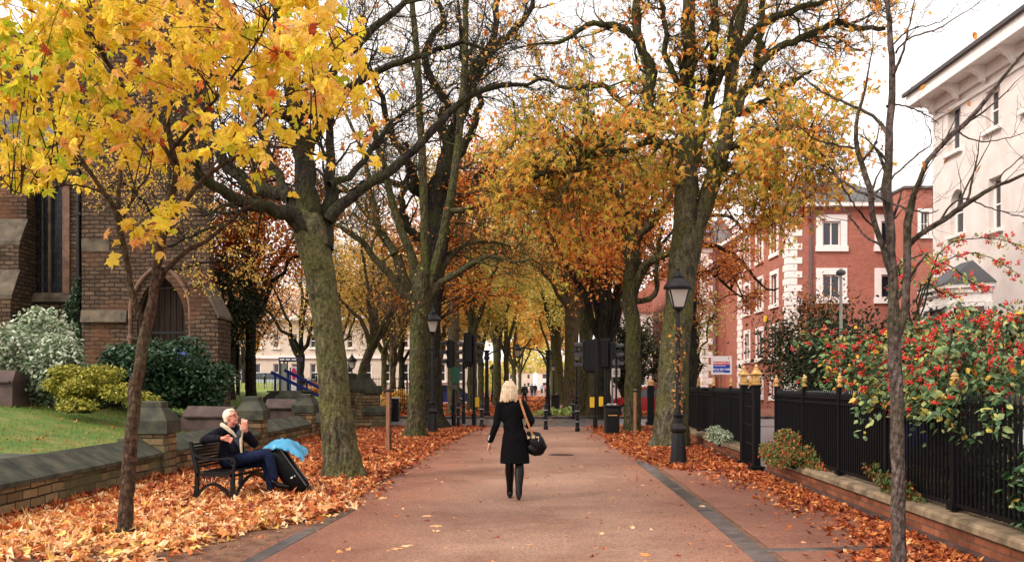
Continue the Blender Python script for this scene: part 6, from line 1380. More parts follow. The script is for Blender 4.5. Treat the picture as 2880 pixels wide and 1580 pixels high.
# berries: clusters of small balls, heavier on the upper left sprays
bc = np.concatenate([t.pts_on(l2, 3600, .4, .05), t.pts_on(la, 120, .4, .03)]); wgt = rng.random(len(bc)) < np.clip(.08+(bc[:, 2]-1.25)*.8, .08, .95); bc = bc[wgt]
nb = 12; bp = (bc[:, None, :]+rng.normal(0, .019, (len(bc), nb, 3))).reshape(-1, 3)
ico = np.array([(0, 0, 1), (.894, 0, .447), (.276, .851, .447), (-.724, .526, .447), (-.724, -.526, .447), (.276, -.851, .447), (.724, .526, -.447), (-.276, .851, -.447), (-.894, 0, -.447), (-.276, -.851, -.447), (.724, -.526, -.447), (0, 0, -1)])
icf = np.array([(0, 1, 2), (0, 2, 3), (0, 3, 4), (0, 4, 5), (0, 5, 1), (1, 6, 2), (2, 7, 3), (3, 8, 4), (4, 9, 5), (5, 10, 1), (6, 7, 2), (7, 8, 3), (8, 9, 4), (9, 10, 5), (10, 6, 1), (11, 7, 6), (11, 8, 7), (11, 9, 8), (11, 10, 9), (11, 6, 10)])
v, f, c_, V_ = scatter((ico, icf), bp, np.repeat(np.eye(3)[None], len(bp), 0), rng.uniform(.009, .013, len(bp)))
o = mesh_np('berries', v, f, c_, M_berry, r, None, True); o['kind'] = 'stuff'
# ============================================================ people
M_skin = noisy('skin', (.46, .22, .15), (.60, .33, .24), 30, .5, .1, .001)
M_ruddy = noisy('ruddy_skin', (.50, .16, .11), (.68, .32, .23), 22, .5, .15, .002)
def hairmat(name, a, b):
    m, nt, bs, out = new_mat(name); N = NT(nt); f = N.noise(N.coords((60, 60, 4)), 1.5, 4)
    N.l(N.ramp(f, [(.35, a), (.65, b)]), bs.inputs['Base Color']); bs.inputs['Roughness'].default_value = .45; N.bump(f, bs, .8, .01); return m
M_blond = hairmat('blonde_hair', (.50, .34, .19), (.92, .76, .55)); M_whiteh = hairmat('white_hair', (.62, .48, .32), (.88, .76, .58)); M_brownh = hairmat('brown_hair', (.03, .02, .012), (.08, .05, .03))
M_coat = noisy('black_wool', (.003, .003, .0035), (.008, .0075, .009), 40, .95, .3, .002, spec=.08); M_leath = plain('black_leather', (.002, .002, .0025), .38, 0, .22, .2)
M_jack = noisy('navy_jacket', (.002, .002, .005), (.008, .0075, .014), 14, .85, .5, .01, spec=.12); M_jean = noisy('blue_denim', (.002, .005, .022), (.007, .016, .055), 18, .85, .4, .004, spec=.2)
M_tan = plain('tan_leather', (.42, .17, .06), .5); M_fleece = noisy('cream_fleece', (.40, .32, .22), (.62, .52, .40), 40, .9, .5, .005); M_tight = flat('sheer_tights', (.07, .035, .03), .5)
def hand(pr, w, fwd, side, pn, curl=.5, s=1.0, r=.0085):
    w, fwd, side, pn = Vector(w), Vector(fwd).normalized(), Vector(side), Vector(pn)
    side = (side-fwd*side.dot(fwd)).normalized(); pn = (pn-fwd*pn.dot(fwd)); pn = (pn-side*pn.dot(side)).normalized()
    for k in range(4):
        o = side*(.030-.020*k)*s; pr.append(('c', w+fwd*.01*s+o*.6, w+fwd*.08*s+o, .017*s, .0125*s))
        L = (.072, .080, .074, .058)[k]*s; a = curl*(.7+.15*k); p0 = w+fwd*.08*s+o; p1 = p0+(fwd*math.cos(a*.6)+pn*math.sin(a*.6))*L*.5; p2 = p1+(fwd*math.cos(a*1.7)+pn*math.sin(a*1.7))*L*.5
        pr += [('c', p0, p1, r*1.1, r), ('c', p1, p2, r, r*.8)]
    t0 = w+fwd*.02*s+side*.022*s; t1 = t0+(fwd*.6+side*.8+pn*.2).normalized()*.042*s; t2 = t1+(fwd*.9+side*.3+pn*.35).normalized()*.034*s
    pr += [('c', t0, t1, .014*s, r*1.2), ('c', t1, t2, r*1.2, r*.95)]
def head(pr, c, f, u=(0, 0, 1), s=1.0):
    c, f, u = Vector(c), Vector(f).normalized(), Vector(u); sd = f.cross(u).normalized(); u = sd.cross(f).normalized()
    R = Matrix((f, sd, u)).transposed(); e = R.to_euler()
    pr += [('e', c, (.096*s, .077*s, .103*s), e), ('e', c+(f*.03-u*.05)*s, (.066*s, .062*s, .08*s), e), ('e', c+(f*.062-u*.105)*s, (.032*s, .032*s, .024*s), e), ('c', c+(f*.088+u*.004)*s, c+(f*.112-u*.034)*s, .010*s, .014*s),
           ('c', c+(f*.082+u*.022+sd*.035)*s, c+(f*.082+u*.022-sd*.035)*s, .012*s, .012*s), ('c', c+(f*.088-u*.066+sd*.015)*s, c+(f*.088-u*.066-sd*.015)*s, .012*s, .012*s)]
    for q in (-1, 1): pr.append(('e', c+(-f*.005-u*.018+sd*q*.08)*s, (.018*s, .008*s, .03*s), e)); pr.append(('e', c+(f*.06-u*.03+sd*q*.035)*s, (.025*s, .022*s, .025*s), e))
    return f, sd, u, e
def cap(*pts):
    """chain of capsules: (x,y,z,r)..."""
    return [('c', a[:3], b[:3], a[3], b[3]) for a, b in zip(pts[:-1], pts[1:])]
# ---------------- the walking woman, seen from behind
WYD = 13.2; r = thing('person', 'person with blonde hair walking away in a knee length black coat and tall black boots, bag on right shoulder', 'person', (.04, WYD, 0), 0, None, True)
r['label'] = 'blonde person in black coat and tall boots walking away, bag over right shoulder'
pr = []; head(pr, (-.08, .02, 1.575), (0, 1, -.05))
pr += cap((-.08, 0, 1.50, .05), (-.06, 0, 1.38, .055)) + cap((-.05, 0, 1.38, .06), (-.05, 0, 1.30, .085), (-.02, 0, 1.05, .075), (0, 0, .88, .09))
pr += cap((-.21, 0, 1.345, .05), (-.262, -.03, 1.07, .038), (-.345, 0, .835, .026), (-.358, .005, .80, .022)) + cap((.12, 0, 1.345, .05), (.225, -.05, 1.13, .038), (.20, .15, 1.05, .026))
hand(pr, (-.362, .005, .79), (-.16, .05, -1), (.3, 1, 0), (1, 0, 0), .55); hand(pr, (.20, .17, 1.05), (-.2, 1, .1), (-1, 0, .3), (0, 0, -1), 1.2)
pr += cap((-.075, 0, .87, .085), (-.075, .09, .50, .052), (-.07, .17, .13, .036), (-.07, .25, .05, .03)) + cap((.075, 0, .87, .085), (.065, -.03, .50, .055), (.057, -.19, .16, .036), (.057, -.12, .06, .03))
blob('body', pr, M_skin, r, .0065, 3)
pr = cap((-.205, 0, 1.36, .062), (.115, 0, 1.365, .062)) + [('e', (-.045, 0, 1.24), (.178, .115, .20), (0, 0, 0)), ('e', (-.02, .0, 1.05), (.148, .115, .17), (0, 0, 0)), ('e', (0, 0, .84), (.185, .145, .22), (0, 0, 0))]
pr += [('l', [(.01, .92), (.165, .90), (.188, .80), (.205, .66), (.212, .525), (.20, .522), (.01, .522)], (0, 0, 0), (1.0, .74)), ('e', (0, 0, .92), (.168, .125, .16), (0, 0, 0)), ('c', (-.03, -.02, 1.3), (-.01, -.02, .95), .11, .10)]
pr += cap((-.21, 0, 1.345, .066), (-.265, -.03, 1.07, .052), (-.347, 0, .85, .045)) + cap((.12, 0, 1.345, .068), (.232, -.05, 1.13, .056), (.20, .13, 1.05, .046)) + cap((-.08, 0, 1.36, .075), (-.08, .005, 1.455, .06))
blob('coat', pr, M_coat, r, .008, 4)
m = MB(); m.bar((-.378, -.047, .855), (-.357, -.05, .93), .012, .012); m.build('cuff_zip', flat('pale_zip', (.6, .58, .55), .3), r)
pr = [('e', (-.08, -.005, 1.59), (.094, .108, .105), (0, 0, 0))]+cap((-.145, -.03, 1.57, .045), (-.175, -.035, 1.47, .036), (-.20, -.03, 1.405, .018))+cap((-.12, -.06, 1.56, .06), (-.135, -.065, 1.45, .045), (-.15, -.06, 1.42, .025))+cap((-.07, -.065, 1.56, .065), (-.065, -.075, 1.46, .05), (-.06, -.07, 1.43, .03))+cap((-.03, -.04, 1.56, .055), (-.012, -.045, 1.46, .04), (.01, -.045, 1.41, .02))
blob('hair', pr, M_blond, r, .007, 2)
m = MB()
for k in range(130):
    a = random.uniform(-2.9, .15) if k % 3 else random.uniform(-2.2, -.9); c0 = Vector((-.08, -.005, 1.60)); d_ = Vector((math.cos(a), math.sin(a), 0)); ln = random.uniform(.92, 1.08)
    p1 = c0+Vector((d_.x*.05, d_.y*.06, .098)); p2 = c0+Vector((d_.x*.097, d_.y*.112, .02)); p3 = c0+Vector((d_.x*.115, d_.y*.115, -.09)); p4 = c0+Vector((d_.x*.125*ln-.01, d_.y*.105, -.165*ln-(.03 if d_.x < 0 else 0)))
    m.tube([p1, p2, p3, p4], [.003, .005, .005, .002], 4)
m.build('hair_strands', M_blond, r)
for s_, pr in ((0, cap((-.075, .075, .50, .062), (-.073, .10, .40, .068), (-.07, .16, .16, .046), (-.07, .18, .09, .048))+cap((-.07, .19, .06, .044), (-.07, .32, .035, .034))+cap((-.07, .13, .07, .022), (-.07, .125, .02, .018))),
           (1, cap((.065, -.03, .495, .064), (.064, -.07, .39, .07), (.057, -.17, .19, .048), (.057, -.19, .12, .048))+cap((.057, -.17, .10, .044), (.057, -.06, .04, .034))+cap((.057, -.225, .11, .022), (.057, -.245, .06, .018)))):
    blob('boot', pr, M_leath, r, .007, 3)
r = thing('handbag', 'black leather shoulder bag with a tan strap and pale buckles, hanging beside the walking person', 'handbag', (.04, WYD, .62), 0, None, True)
dz = -.62
pr = [('e', (.31, -.02, .80+dz), (.125, .085, .175), (0, -.35, 0)), ('e', (.27, -.02, .72+dz), (.12, .08, .085), (0, .5, 0)), ('c', (.20, -.02, .95+dz), (.33, -.02, .93+dz), .035, .04), ('c', (.33, -.02, .90+dz), (.40, -.02, .76+dz), .05, .06)]
blob('bag_body', pr, M_leath, r, .008, 5)
m = MB(); pts = [(.10, .12, 1.30), (.075, .06, 1.435), (.07, -.02, 1.445), (.09, -.095, 1.37), (.14, -.125, 1.22), (.20, -.135, 1.06), (.26, -.12, .92)]
for a, b in zip(pts[:-1], pts[1:]): m.bar((a[0], a[1], a[2]+dz), (b[0], b[1], b[2]+dz), .034, .012) if False else m.tube([(a[0], a[1], a[2]+dz), (b[0], b[1], b[2]+dz)], .017, 6)
m.build('strap', M_tan, r)
m = MB(); m.rbox((.262, -.125, .905+dz), (.05, .02, .05), .006); m.rbox((.32, -.11, .90+dz), (.05, .015, .02), .004); m.rbox((.335, -.115, .865+dz), (.012, .012, .045), .003); m.rbox((.195, -.115, .895+dz), (.03, .012, .035), .004); m.build('buckle', plain('pale_brass', (.62, .52, .34), .3, .6), r)
# ---------------- the bench
r = thing('park_bench', 'black cast iron park bench with slatted back and arched ends under the seated person', 'bench', (-3.84, 12.72, 0), -.14, None, True)
BL_ = 1.42
def endframe():
    m = MB(); w = .045
    def poly(pts, rr=.018): m.tube([(x, 0, z) for x, z in pts], rr, 6)
    m.prism([(-.03, 0), (.03, 0), (.025, .44), (-.03, .44)], -w/2, w/2, 'y'); m.prism([(-.60, 0), (-.545, 0), (-.50, .20), (-.49, .44), (-.56, .70), (-.60, .86), (-.64, .85), (-.60, .66), (-.545, .42), (-.555, .20)], -w/2, w/2, 'y')
    m.bar((-.52, 0, .40), (.0, 0, .40), w, .045)
    ar = [(-.03-.52*k/10, .06+.215*math.sin(PI*k/10)**.8) for k in range(11)]; 
    for a, b in zip(ar[:-1], ar[1:]): m.bar((a[0], 0, a[1]), (b[0], 0, b[1]), w*.8, .04)
    for k in range(5):
        cx = -.085-.09*k; poly([(cx+.034*math.cos(t), .335+.034*math.sin(t)) for t in np.linspace(0, 2*PI, 11)], .007)
    for cx, cz, q in ((-.06, .24, .05), (-.48, .24, .05)): poly([(cx+q*math.cos(t), cz+q*math.sin(t)) for t in np.linspace(0, 2*PI, 11)], .008)
    arm = [(-.585, .70), (-.50, .645), (-.38, .615), (-.22, .615), (-.10, .635), (-.03, .63), (.02, .60), (.03, .55), (.015, .49), (.0, .44)]
    for a, b in zip(arm[:-1], arm[1:]): m.bar((a[0], 0, a[1]), (b[0], 0, b[1]), .05, .024)
    poly([(-.0+.035*math.cos(t), .565+.035*math.sin(t)) for t in np.linspace(0, 2*PI, 11)], .008); return m
ef = endframe().build('end_frame', M_black, r); ef2 = ef.copy(); COL.objects.link(ef2); ef2.parent = r; ef2.location = (0, BL_, 0)
for k in range(8): x = -.03-.062*k; m = MB(); m.rbox((x, BL_/2, .437-.012*math.sin(PI*k/7)+(.01 if k == 0 else 0)), (.045, BL_+.02, .016), .004); m.build('seat_slat', M_black, r)
for k in range(8):
    t = (k+.4)/8; x = -.515-.105*t; z = .49+.35*t; m = MB(); m.rbox((0, BL_/2, 0), (.014, BL_+.02, .030), .004, M=Matrix.Translation((x, 0, z)) @ Matrix.Rotation(-.28, 4, 'Y')); m.build('back_slat', M_black, r)
m = MB(); ar = [(.05+(BL_-.1)*k/16, .06+.30*math.sin(PI*k/16)**.7) for k in range(17)]
for a, b in zip(ar[:-1], ar[1:]): m.bar((.005, a[0], a[1]), (.005, b[0], b[1]), .035, .035)
m.bar((.0, .03, .39), (.0, BL_-.03, .39), .03, .03); m.build('front_arch', M_black, r)
# ---------------- the seated man
r = thing('person', 'white haired person in dark jacket and jeans sitting cross legged on the bench, smoking', 'person', (-4.05, 13.4, 0))
HC = Vector((-4.075, 13.40, 1.185)); fv = Vector((.90, -.34, .24))
pr = []; f, sd, u, e = head(pr, HC, fv, (-.18, 0, 1), 1.02)
pr += cap((-4.06, 13.40, 1.10, .058), (-4.10, 13.43, .99, .065), (-4.12, 13.46, .80, .12), (-4.12, 13.46, .56, .12))
pr += cap((-4.20, 13.32, .96, .05), (-4.375, 13.17, .86, .04), (-4.10, 13.03, .885, .03), (-4.055, 13.01, .89, .026)); pr += cap((-3.97, 13.56, .96, .05), (-3.76, 13.47, .79, .04), (-3.83, 13.33, .97, .028), (-3.84, 13.30, 1.005, .026))
pr += cap((-4.08, 13.36, .54, .075), (-3.53, 13.33, .645, .055), (-3.42, 13.31, .29, .04)) + cap((-4.06, 13.56, .52, .075), (-3.60, 13.50, .52, .055), (-3.50, 13.42, .12, .04))
hand(pr, (-4.05, 13.01, .89), (1, -.1, -.18), (.1, -.3, 1), (.0, -.1, -1), .9, 1.08, .0095)
hand(pr, (-3.84, 13.30, 1.01), (-.12, -.05, 1), (-1, -.2, 0), (-.7, .6, 0), .75, 1.08, .0095)
blob('body', pr, M_ruddy, r, .0065, 3)
pr = [('e', HC-f*.026+u*.016, (.100, .088, .102), e), ('e', HC-f*.048-u*.045, (.062, .084, .06), e), ('e', HC+f*.03+u*.075, (.05, .06, .035), e)]; blob('hair', pr, M_whiteh, r, .006, 2)
m = MB()
for q in (-1, 1):
    c0 = HC+f*.098-u*.004+sd*q*.034; m.tube([c0+sd*.027*math.cos(t)+u*.020*math.sin(t) for t in np.linspace(0, 2*PI, 13)], .0028, 5); m.tube([HC+f*.095+u*.004+sd*q*.062, HC+f*.0-u*.0+sd*q*.084], .003, 5)
m.tube([HC+f*.102+sd*.008, HC+f*.102-sd*.008], .003, 5); gl = m.build('glasses', flat('dark_red_frame', (.08, .01, .012), .3), r)
m = MB()
for q in (-1, 1): m.ball(HC+f*.083-u*.004+sd*q*.034, .012, 6)
m.build('eye', flat('eye_dark', (.03, .02, .02), .2), r)
m = MB(); m.tube([HC+f*.094-u*.066+sd*.024, HC+f*.101-u*.064, HC+f*.094-u*.066-sd*.024], .0035, 5); m.build('mouth', flat('mouth_dark', (.12, .02, .02), .5), r)
pr = cap((-4.12, 13.45, .56, .155), (-4.10, 13.46, .80, .158), (-4.09, 13.44, .94, .125)) + cap((-4.18, 13.31, .965, .075), (-3.99, 13.58, .965, .075)) + cap((-4.20, 13.31, .96, .078), (-4.365, 13.17, .865, .066), (-4.13, 13.04, .885, .05)) + cap((-3.97, 13.56, .96, .078), (-3.76, 13.47, .79, .066), (-3.82, 13.35, .94, .05))
pr += [('e', (-4.0, 13.42, .56), (.20, .18, .10), (0, 0, 0)), ('e', (-3.93, 13.36, .585), (.16, .09, .075), (0, 0, 0)), ('e', (-4.02, 13.40, .72), (.14, .13, .15), (0, 0, 0))] + cap((-4.16, 13.38, 1.02, .06), (-4.05, 13.46, 1.02, .06)) + cap((-4.27, 13.22, .90, .07), (-4.40, 13.20, .845, .062))
blob('jacket', pr, M_jack, r, .008, 3)
m = MB(); m.tube([(-4.20, 13.37, 1.075), (-4.175, 13.30, 1.07), (-4.09, 13.265, 1.02), (-4.01, 13.262, .955), (-3.955, 13.27, .89)], [.02, .032, .034, .026, .012], 8); m.tube([(-3.93, 13.40, 1.03), (-3.895, 13.35, .96), (-3.90, 13.30, .86), (-3.89, 13.27, .75), (-3.88, 13.26, .67)], [.022, .024, .022, .02, .014], 8); auto_smooth(m.build('fleece_lining', M_fleece, r), 80)
m = MB(); m.prism([(-4.02, .88), (-3.92, 1.02), (-3.90, .9), (-3.93, .76)], 13.285, 13.33); m.build('shirt', noisy('dark_shirt', (.01, .02, .03), (.05, .06, .09), 20), r)
pr = cap((-4.08, 13.36, .535, .10), (-3.56, 13.33, .645, .078), (-3.50, 13.33, .60, .075), (-3.42, 13.31, .31, .056)) + cap((-4.06, 13.56, .52, .095), (-3.62, 13.50, .525, .075), (-3.58, 13.49, .46, .07), (-3.50, 13.42, .15, .055)); blob('jeans', pr, M_jean, r, .008, 3)
blob('shoe', cap((-3.43, 13.31, .25, .046), (-3.36, 13.30, .20, .042), (-3.23, 13.28, .18, .032)), M_leath, r, .007, 2); blob('shoe', cap((-3.52, 13.42, .10, .048), (-3.44, 13.40, .055, .046), (-3.29, 13.37, .042, .034)), M_leath, r, .007, 2)
cg = MB(); a_ = HC+f*.105-u*.066; b_ = Vector((-3.785, 13.24, 1.135)); cg.tube([Vector((-3.865, 13.28, 1.115)), b_], .0045, 6); o = cg.build('cigarette', flat('cigarette_paper', (.8, .78, .75)), None, (-3.86, 13.28, 1.115)); tag(o, 'thin white cigarette in the raised hand of the person on the bench', 'cigarette')
# suitcase and blue bag
r = thing('suitcase', 'black soft suitcase leaning against the knees of the seated person', 'suitcase', (-3.2, 13.7, 0))
M = Matrix.Translation((-3.30, 13.62, .37)) @ Matrix.Rotation(-.62, 4, 'Y') @ Matrix.Rotation(.2, 4, 'Z')
m = MB(); m.rbox((0, 0, 0), (.29, .42, .74), .05, M=M); auto_smooth(m.build('case', noisy('black_nylon', (.002, .002, .0025), (.007, .007, .008), 14, .6, .5, .008, spec=.15), r), 50)
m = MB(); m.rbox((.10, -.213, .0), (.022, .02, .68), .006, M=M); m.rbox((.148, 0, -.05), (.012, .3, .42), .004, M=M); m.build('trim', plain('grey_piping', (.06, .06, .07), .3), r); m = MB(); m.rbox((.0, -.216, -.12), (.04, .014, .028), .004, M=M); m.rbox((.05, -.216, -.125), (.012, .014, .03), .003, M=M); m.build('zip_pull', plain('zip_metal', (.5, .5, .5), .25, .8), r)
for q in (-.15, .15): m = MB(); m.lathe([(.01, -.02), (.035, -.02), (.035, .02), (.01, .02)], (0, 0, 0), 12, M=M @ Matrix.Translation((.10, q, -.385)) @ Matrix.Rotation(PI/2, 4, 'X')); m.build('wheel', M_black, r)
r = thing('carrier_bag', 'crumpled bright blue plastic bag lying on top of the black suitcase', 'carrier bag', (-3.25, 13.55, .66))
tv = []; nx, ny = 26, 16
def bagz(u, v, top): return (.065 if top else -.02)*math.sin(PI*u)**.4*math.sin(PI*v)**.4
A_, B_, C_, D_ = Vector((-3.62, 13.38, .715)), Vector((-3.04, 13.40, .60)), Vector((-3.04, 13.78, .65)), Vector((-3.52, 13.76, .75))
for top in (1, 0):
    for j in range(ny+1):
        for i in range(nx+1):
            a, b = i/nx, j/ny; p = (A_*(1-a)+B_*a)*(1-b)+(D_*(1-a)+C_*a)*b; bow = .05*math.sin(PI*a)
            wr = .014*math.sin(a*19+b*7)*math.sin(b*15+a*5)+.008*math.sin(a*41+b*29)+rng.normal(0, .0018)
            z = bagz(a, b, top)*1.6+bow+wr-(.10*max(0, a-.62)**1.2*(1-b)*2.2)
            tv.append((p.x+.02*math.sin(b*9), p.y, p.z+z))
fc = []; n0 = (nx+1)*(ny+1)
for j in range(ny):
    for i in range(nx):
        a = j*(nx+1)+i; fc += [[a, a+1, a+nx+2, a+nx+1], [n0+a+nx+1, n0+a+nx+2, n0+a+1, n0+a]]
bd_ = [i for i in range(nx+1)]+[j*(nx+1)+nx for j in range(1, ny+1)]+[ny*(nx+1)+i for i in range(nx-1, -1, -1)]+[j*(nx+1) for j in range(ny-1, 0, -1)]
for a, b in zip(bd_, bd_[1:]+bd_[:1]): fc.append([b, a, n0+a, n0+b])
o = mesh_np('bag_sheet', tv, [i for f_ in fc for i in f_], [4]*len(fc), plain('blue_plastic', (.06, .30, .50), .25, 0, .6, .12, 5), r, None, True)
# ---------------- distant walkers
def walker(lab, px, Y, h, coat, legs, hair, step=.22, rz=0, bag=None):
    r = thing('person', lab, 'person', (X(px, Y), Y, 0), rz, None, True); s = h/1.75
    pr = []; head(pr, (0, 0, 1.62*s), (0, 1, 0), s=s); pr += cap((0, 0, 1.5*s, .05), (0, 0, 1.3*s, .13), (0, 0, .95*s, .13)) + cap((-.19*s, 0, 1.4*s, .05), (-.25*s, .05, 1.12*s, .042), (-.24*s, .15, .88*s, .03)) + cap((.19*s, 0, 1.4*s, .05), (.25*s, -.05, 1.12*s, .042), (.26*s, -.1, .86*s, .03))
    hand(pr, (-.24*s, .15, .86*s), (0, .2, -1), (.3, 1, 0), (1, 0, 0), .5); hand(pr, (.26*s, -.1, .84*s), (0, -.1, -1), (-.3, 1, 0), (-1, 0, 0), .5)
    pr += cap((-.09, 0, .9*s, .09), (-.09, step, .5*s, .06), (-.09, step*1.1, .08, .045)) + cap((.09, 0, .9*s, .09), (.09, 0, .48*s, .06), (.09, -step*1.5, .10, .045)); blob('body', pr, M_skin, r, .012, 2)
    pr = cap((-.17*s, 0, 1.41*s, .08), (.17*s, 0, 1.41*s, .08)) + [('e', (0, 0, 1.2*s), (.2, .14, .3), (0, 0, 0)), ('e', (0, 0, .95*s), (.2, .15, .2), (0, 0, 0))] + cap((-.19*s, 0, 1.4*s, .08), (-.25*s, .05, 1.12*s, .065), (-.24*s, .13, .92*s, .055)) + cap((.19*s, 0, 1.4*s, .08), (.25*s, -.05, 1.12*s, .065), (.26*s, -.09, .9*s, .055)); blob('coat', pr, coat, r, .016, 2)
    pr = cap((-.09, 0, .9*s, .12), (-.09, step, .5*s, .085), (-.09, step*1.1, .12, .07)) + cap((.09, 0, .9*s, .12), (.09, 0, .48*s, .085), (.09, -step*1.5, .14, .07)); blob('trousers', pr, legs, r, .016, 2)
    blob('hair', [('e', (0, -.02, 1.65*s), (.092*s, .105*s, .10*s), (0, 0, 0))], hair, r, .012, 1)
    for q, yy in ((-1, step*1.1), (1, -step*1.5)): blob('shoe', cap((q*.09, yy, .06, .05), (q*.09, yy+.15, .045, .04)), M_leath, r, .012, 1)
M_c1 = flat('dark_parka', (.02, .02, .025), .8); M_c2 = flat('pale_top', (.30, .34, .42), .8); M_c3 = flat('pink_top', (.45, .16, .15), .8)
walker('distant walker in a dark parka with a rucksack shape, nearest of the far group', 1476, 84, 1.72, M_c1, M_c1, M_brownh, rz=.3)
walker('left walker of the dark dressed pair far down the avenue', 1496, 128, 1.76, M_c1, M_jean, M_brownh)
walker('right walker of the dark dressed pair far down the avenue', 1505, 130, 1.72, M_coat, M_c1, M_brownh, .3)
walker('distant walker in a pale blue top right of the dark pair', 1524, 160, 1.7, M_c2, M_c1, M_blond)
walker('distant walker in a pink top, farthest right of the group', 1534, 170, 1.68, M_c3, M_c1, M_brownh, .1)
# ============================================================ fallen leaves
L_lit = leafmat('fallen_leaf', [(0, (.07, .014, .007)), (.22, (.26, .045, .015)), (.42, (.52, .13, .03)), (.6, (.70, .28, .08)), (.78, (.84, .48, .22)), (.94, (.92, .66, .40)), (1, (.88, .58, .16))], .12, .6)
L_lit2 = leafmat('fallen_leaf_red', [(0, (.06, .012, .007)), (.3, (.24, .04, .015)), (.62, (.48, .12, .03)), (.88, (.68, .26, .08)), (1, (.84, .50, .24))], .12, .6)
def litter(name, pos, mat, size, lab, tilt=.35, tmpl=MAPLE2, zs=(-1.6, 2.2), lift=.02, rnd=None):
    n = len(pos); a = rng.uniform(0, 2*PI, n); tip = np.stack([np.cos(a), np.sin(a), rng.normal(0, tilt*.6, n)], 1); nr = rng.normal(0, tilt, (n, 3)); nr[:, 2] = 1
    pos = np.array(pos); pos[:, 2] += rng.uniform(.004, lift, n)
    s = size*rng.uniform(.55, 1.35, n); v, f, c, V = scatter(tmpl, pos, frames(tip, nr), s, rng.uniform(*zs, n), .10)
    v[:, 2] = np.maximum(v[:, 2], .006 if pos[:, 2].min() < .3 else -9)
    if rnd is None: rnd = rng.beta(1.7, 1.6, n)
    at = (float(pos[:, 0].mean()), float(pos[:, 1].mean()), float(pos[:, 2].min()))
    return tag(mesh_np(name, v, f, c, mat, None, at, False, {'rnd': np.repeat(rnd, V)}), lab, 'leaves', None, 'stuff')
def area(n, y0, y1, xl, xr, edge=.35, pw=1.0, side=0):
    """points between xl(y) and xr(y); density falls with distance, ragged edge on one side"""
    y = y0*(y1/y0)**(rng.random(n)**pw); a = np.interp(y, *zip(*xl)); b = np.interp(y, *zip(*xr)); u = rng.random(n)
    if side > 0: u = np.where(rng.random(n) < .22, u, u**1.25)
    x = a+(b-a)*u+rng.normal(0, edge, n)*(rng.random(n) < .3); return np.stack([x, y, np.zeros(n)], 1)
# left drift: between wall and path
XL = [(7, -6.0), (40, -6.0)]; XR = [(7, -3.2), (9.8, -3.2), (11.0, -2.5), (12, -2.2), (14, -2.25), (18, -2.1), (25, -1.85), (33, -1.3), (36, -.9)]
pos = area(27000, 8.3, 20, XL, XR, .18)
tre = P(352, 1503, 10.2); d = np.hypot(pos[:, 0]-tre.x-.05, (pos[:, 1]-tre.y+.25)*1.3); pos = pos[d > .42*rng.uniform(.6, 1.2, len(pos))]
q = np.minimum(1, .25+(pos[:, 1]-9.2)*.5); front = rng.random(len(pos)) < np.clip((pos[:, 1]-8.9)*1.1+np.clip((-4.0-pos[:, 0])*.8, 0, 1), .12, 1)
pos = pos[front]
rb = np.clip(rng.beta(1.8, 1.5, len(pos))+np.clip((13.2-pos[:, 1])*.05, -.15, .18), 0, 1)
litter('leaf_litter', pos, L_lit, .086, 'deep drift of large pale orange fallen leaves around the bench', lift=.09, rnd=rb, tilt=.45)
pos = area(17000, 17, 36, XL, XR, .2); litter('leaf_litter', pos, L_lit2, .078, 'rust red fallen leaves under the left trees beyond the bench', lift=.05, tilt=.45)
# banked against the wall
pos = np.stack([-5.98+np.abs(rng.normal(0, .16, 2600)), rng.uniform(9.5, 34, 2600), np.zeros(2600)], 1); pos[:, 2] = np.maximum(0, .12-np.abs(pos[:, 0]+5.98)*.35)*rng.random(2600); litter('leaf_litter', pos, L_lit2, .085, 'fallen leaves banked against the foot of the churchyard wall', tilt=.7)
# right drifts
XL2 = [(17, 3.3), (19, 2.95), (21, 2.75), (25, 2.7), (36, 3.0)]; XR2 = [(17, 4.6), (36, 5.4)]
pos = area(10500, 17.6, 36, XL2, XR2, .2); litter('leaf_litter', pos, L_lit2, .078, 'rust red fallen leaves around the chestnut tree and near lamp post', lift=.06, tilt=.45)
n = 5200; y = rng.uniform(8.5, 18, n); x = fx(y)-.02-np.abs(rng.normal(0, 1, n))*np.interp(y, [8.5, 10, 14, 18], [.5, .34, .36, .46]); kk = rng.random(n) < .22+.78*np.clip(.5+.6*np.sin(y*2.1+np.sin(y*5.3))+np.where(fx(y)-x < .22, .25, -.1)+np.clip((y-13.5)*.2, 0, .6), 0, 1); litter('leaf_litter', np.stack([x, y, np.zeros(n)], 1)[kk], L_lit2, .06, 'line of brown leaves gathered along the foot of the low right wall', lift=.045, tilt=.5)
n = 1500; y = rng.uniform(6.8, 9.0, n); x = rng.uniform(2.9, 4.4, n); k = x > 2.9+(y-7)*.1+rng.random(n)*.3; litter('leaf_litter', np.stack([x, y, np.zeros(n)], 1)[k], L_lit2, .07, 'patch of rust leaves around the slim bare tree in the right corner', lift=.05, tilt=.5)
n = 380; y = rng.uniform(8, 20, n); x = np.clip(rng.normal(3.7, .4, n), 2.75, 4.4)+.01*y; litter('leaf_litter', np.stack([x, y, np.zeros(n)], 1), L_lit2, .055, 'thin scatter of leaves on the paving between gutter and low wall')
# crumbs and broken bits along the path edges
n = 9000; y = 7.5*(34/7.5)**rng.random(n); sd_ = rng.random(n) < .5; xe = np.where(sd_, np.interp(y, *zip(*XR)), np.interp(y, [7, 19, 34], [2.4, 2.8, 3.1])); x = xe+np.abs(rng.normal(0, .55, n))*np.where(sd_, 1, -1)
litter('leaf_crumbs', np.stack([x, y, np.zeros(n)], 1), L_lit2, .022, 'crumbs of broken leaves trodden into the edges of the path', lift=.008, tilt=.3, tmpl=DIA)
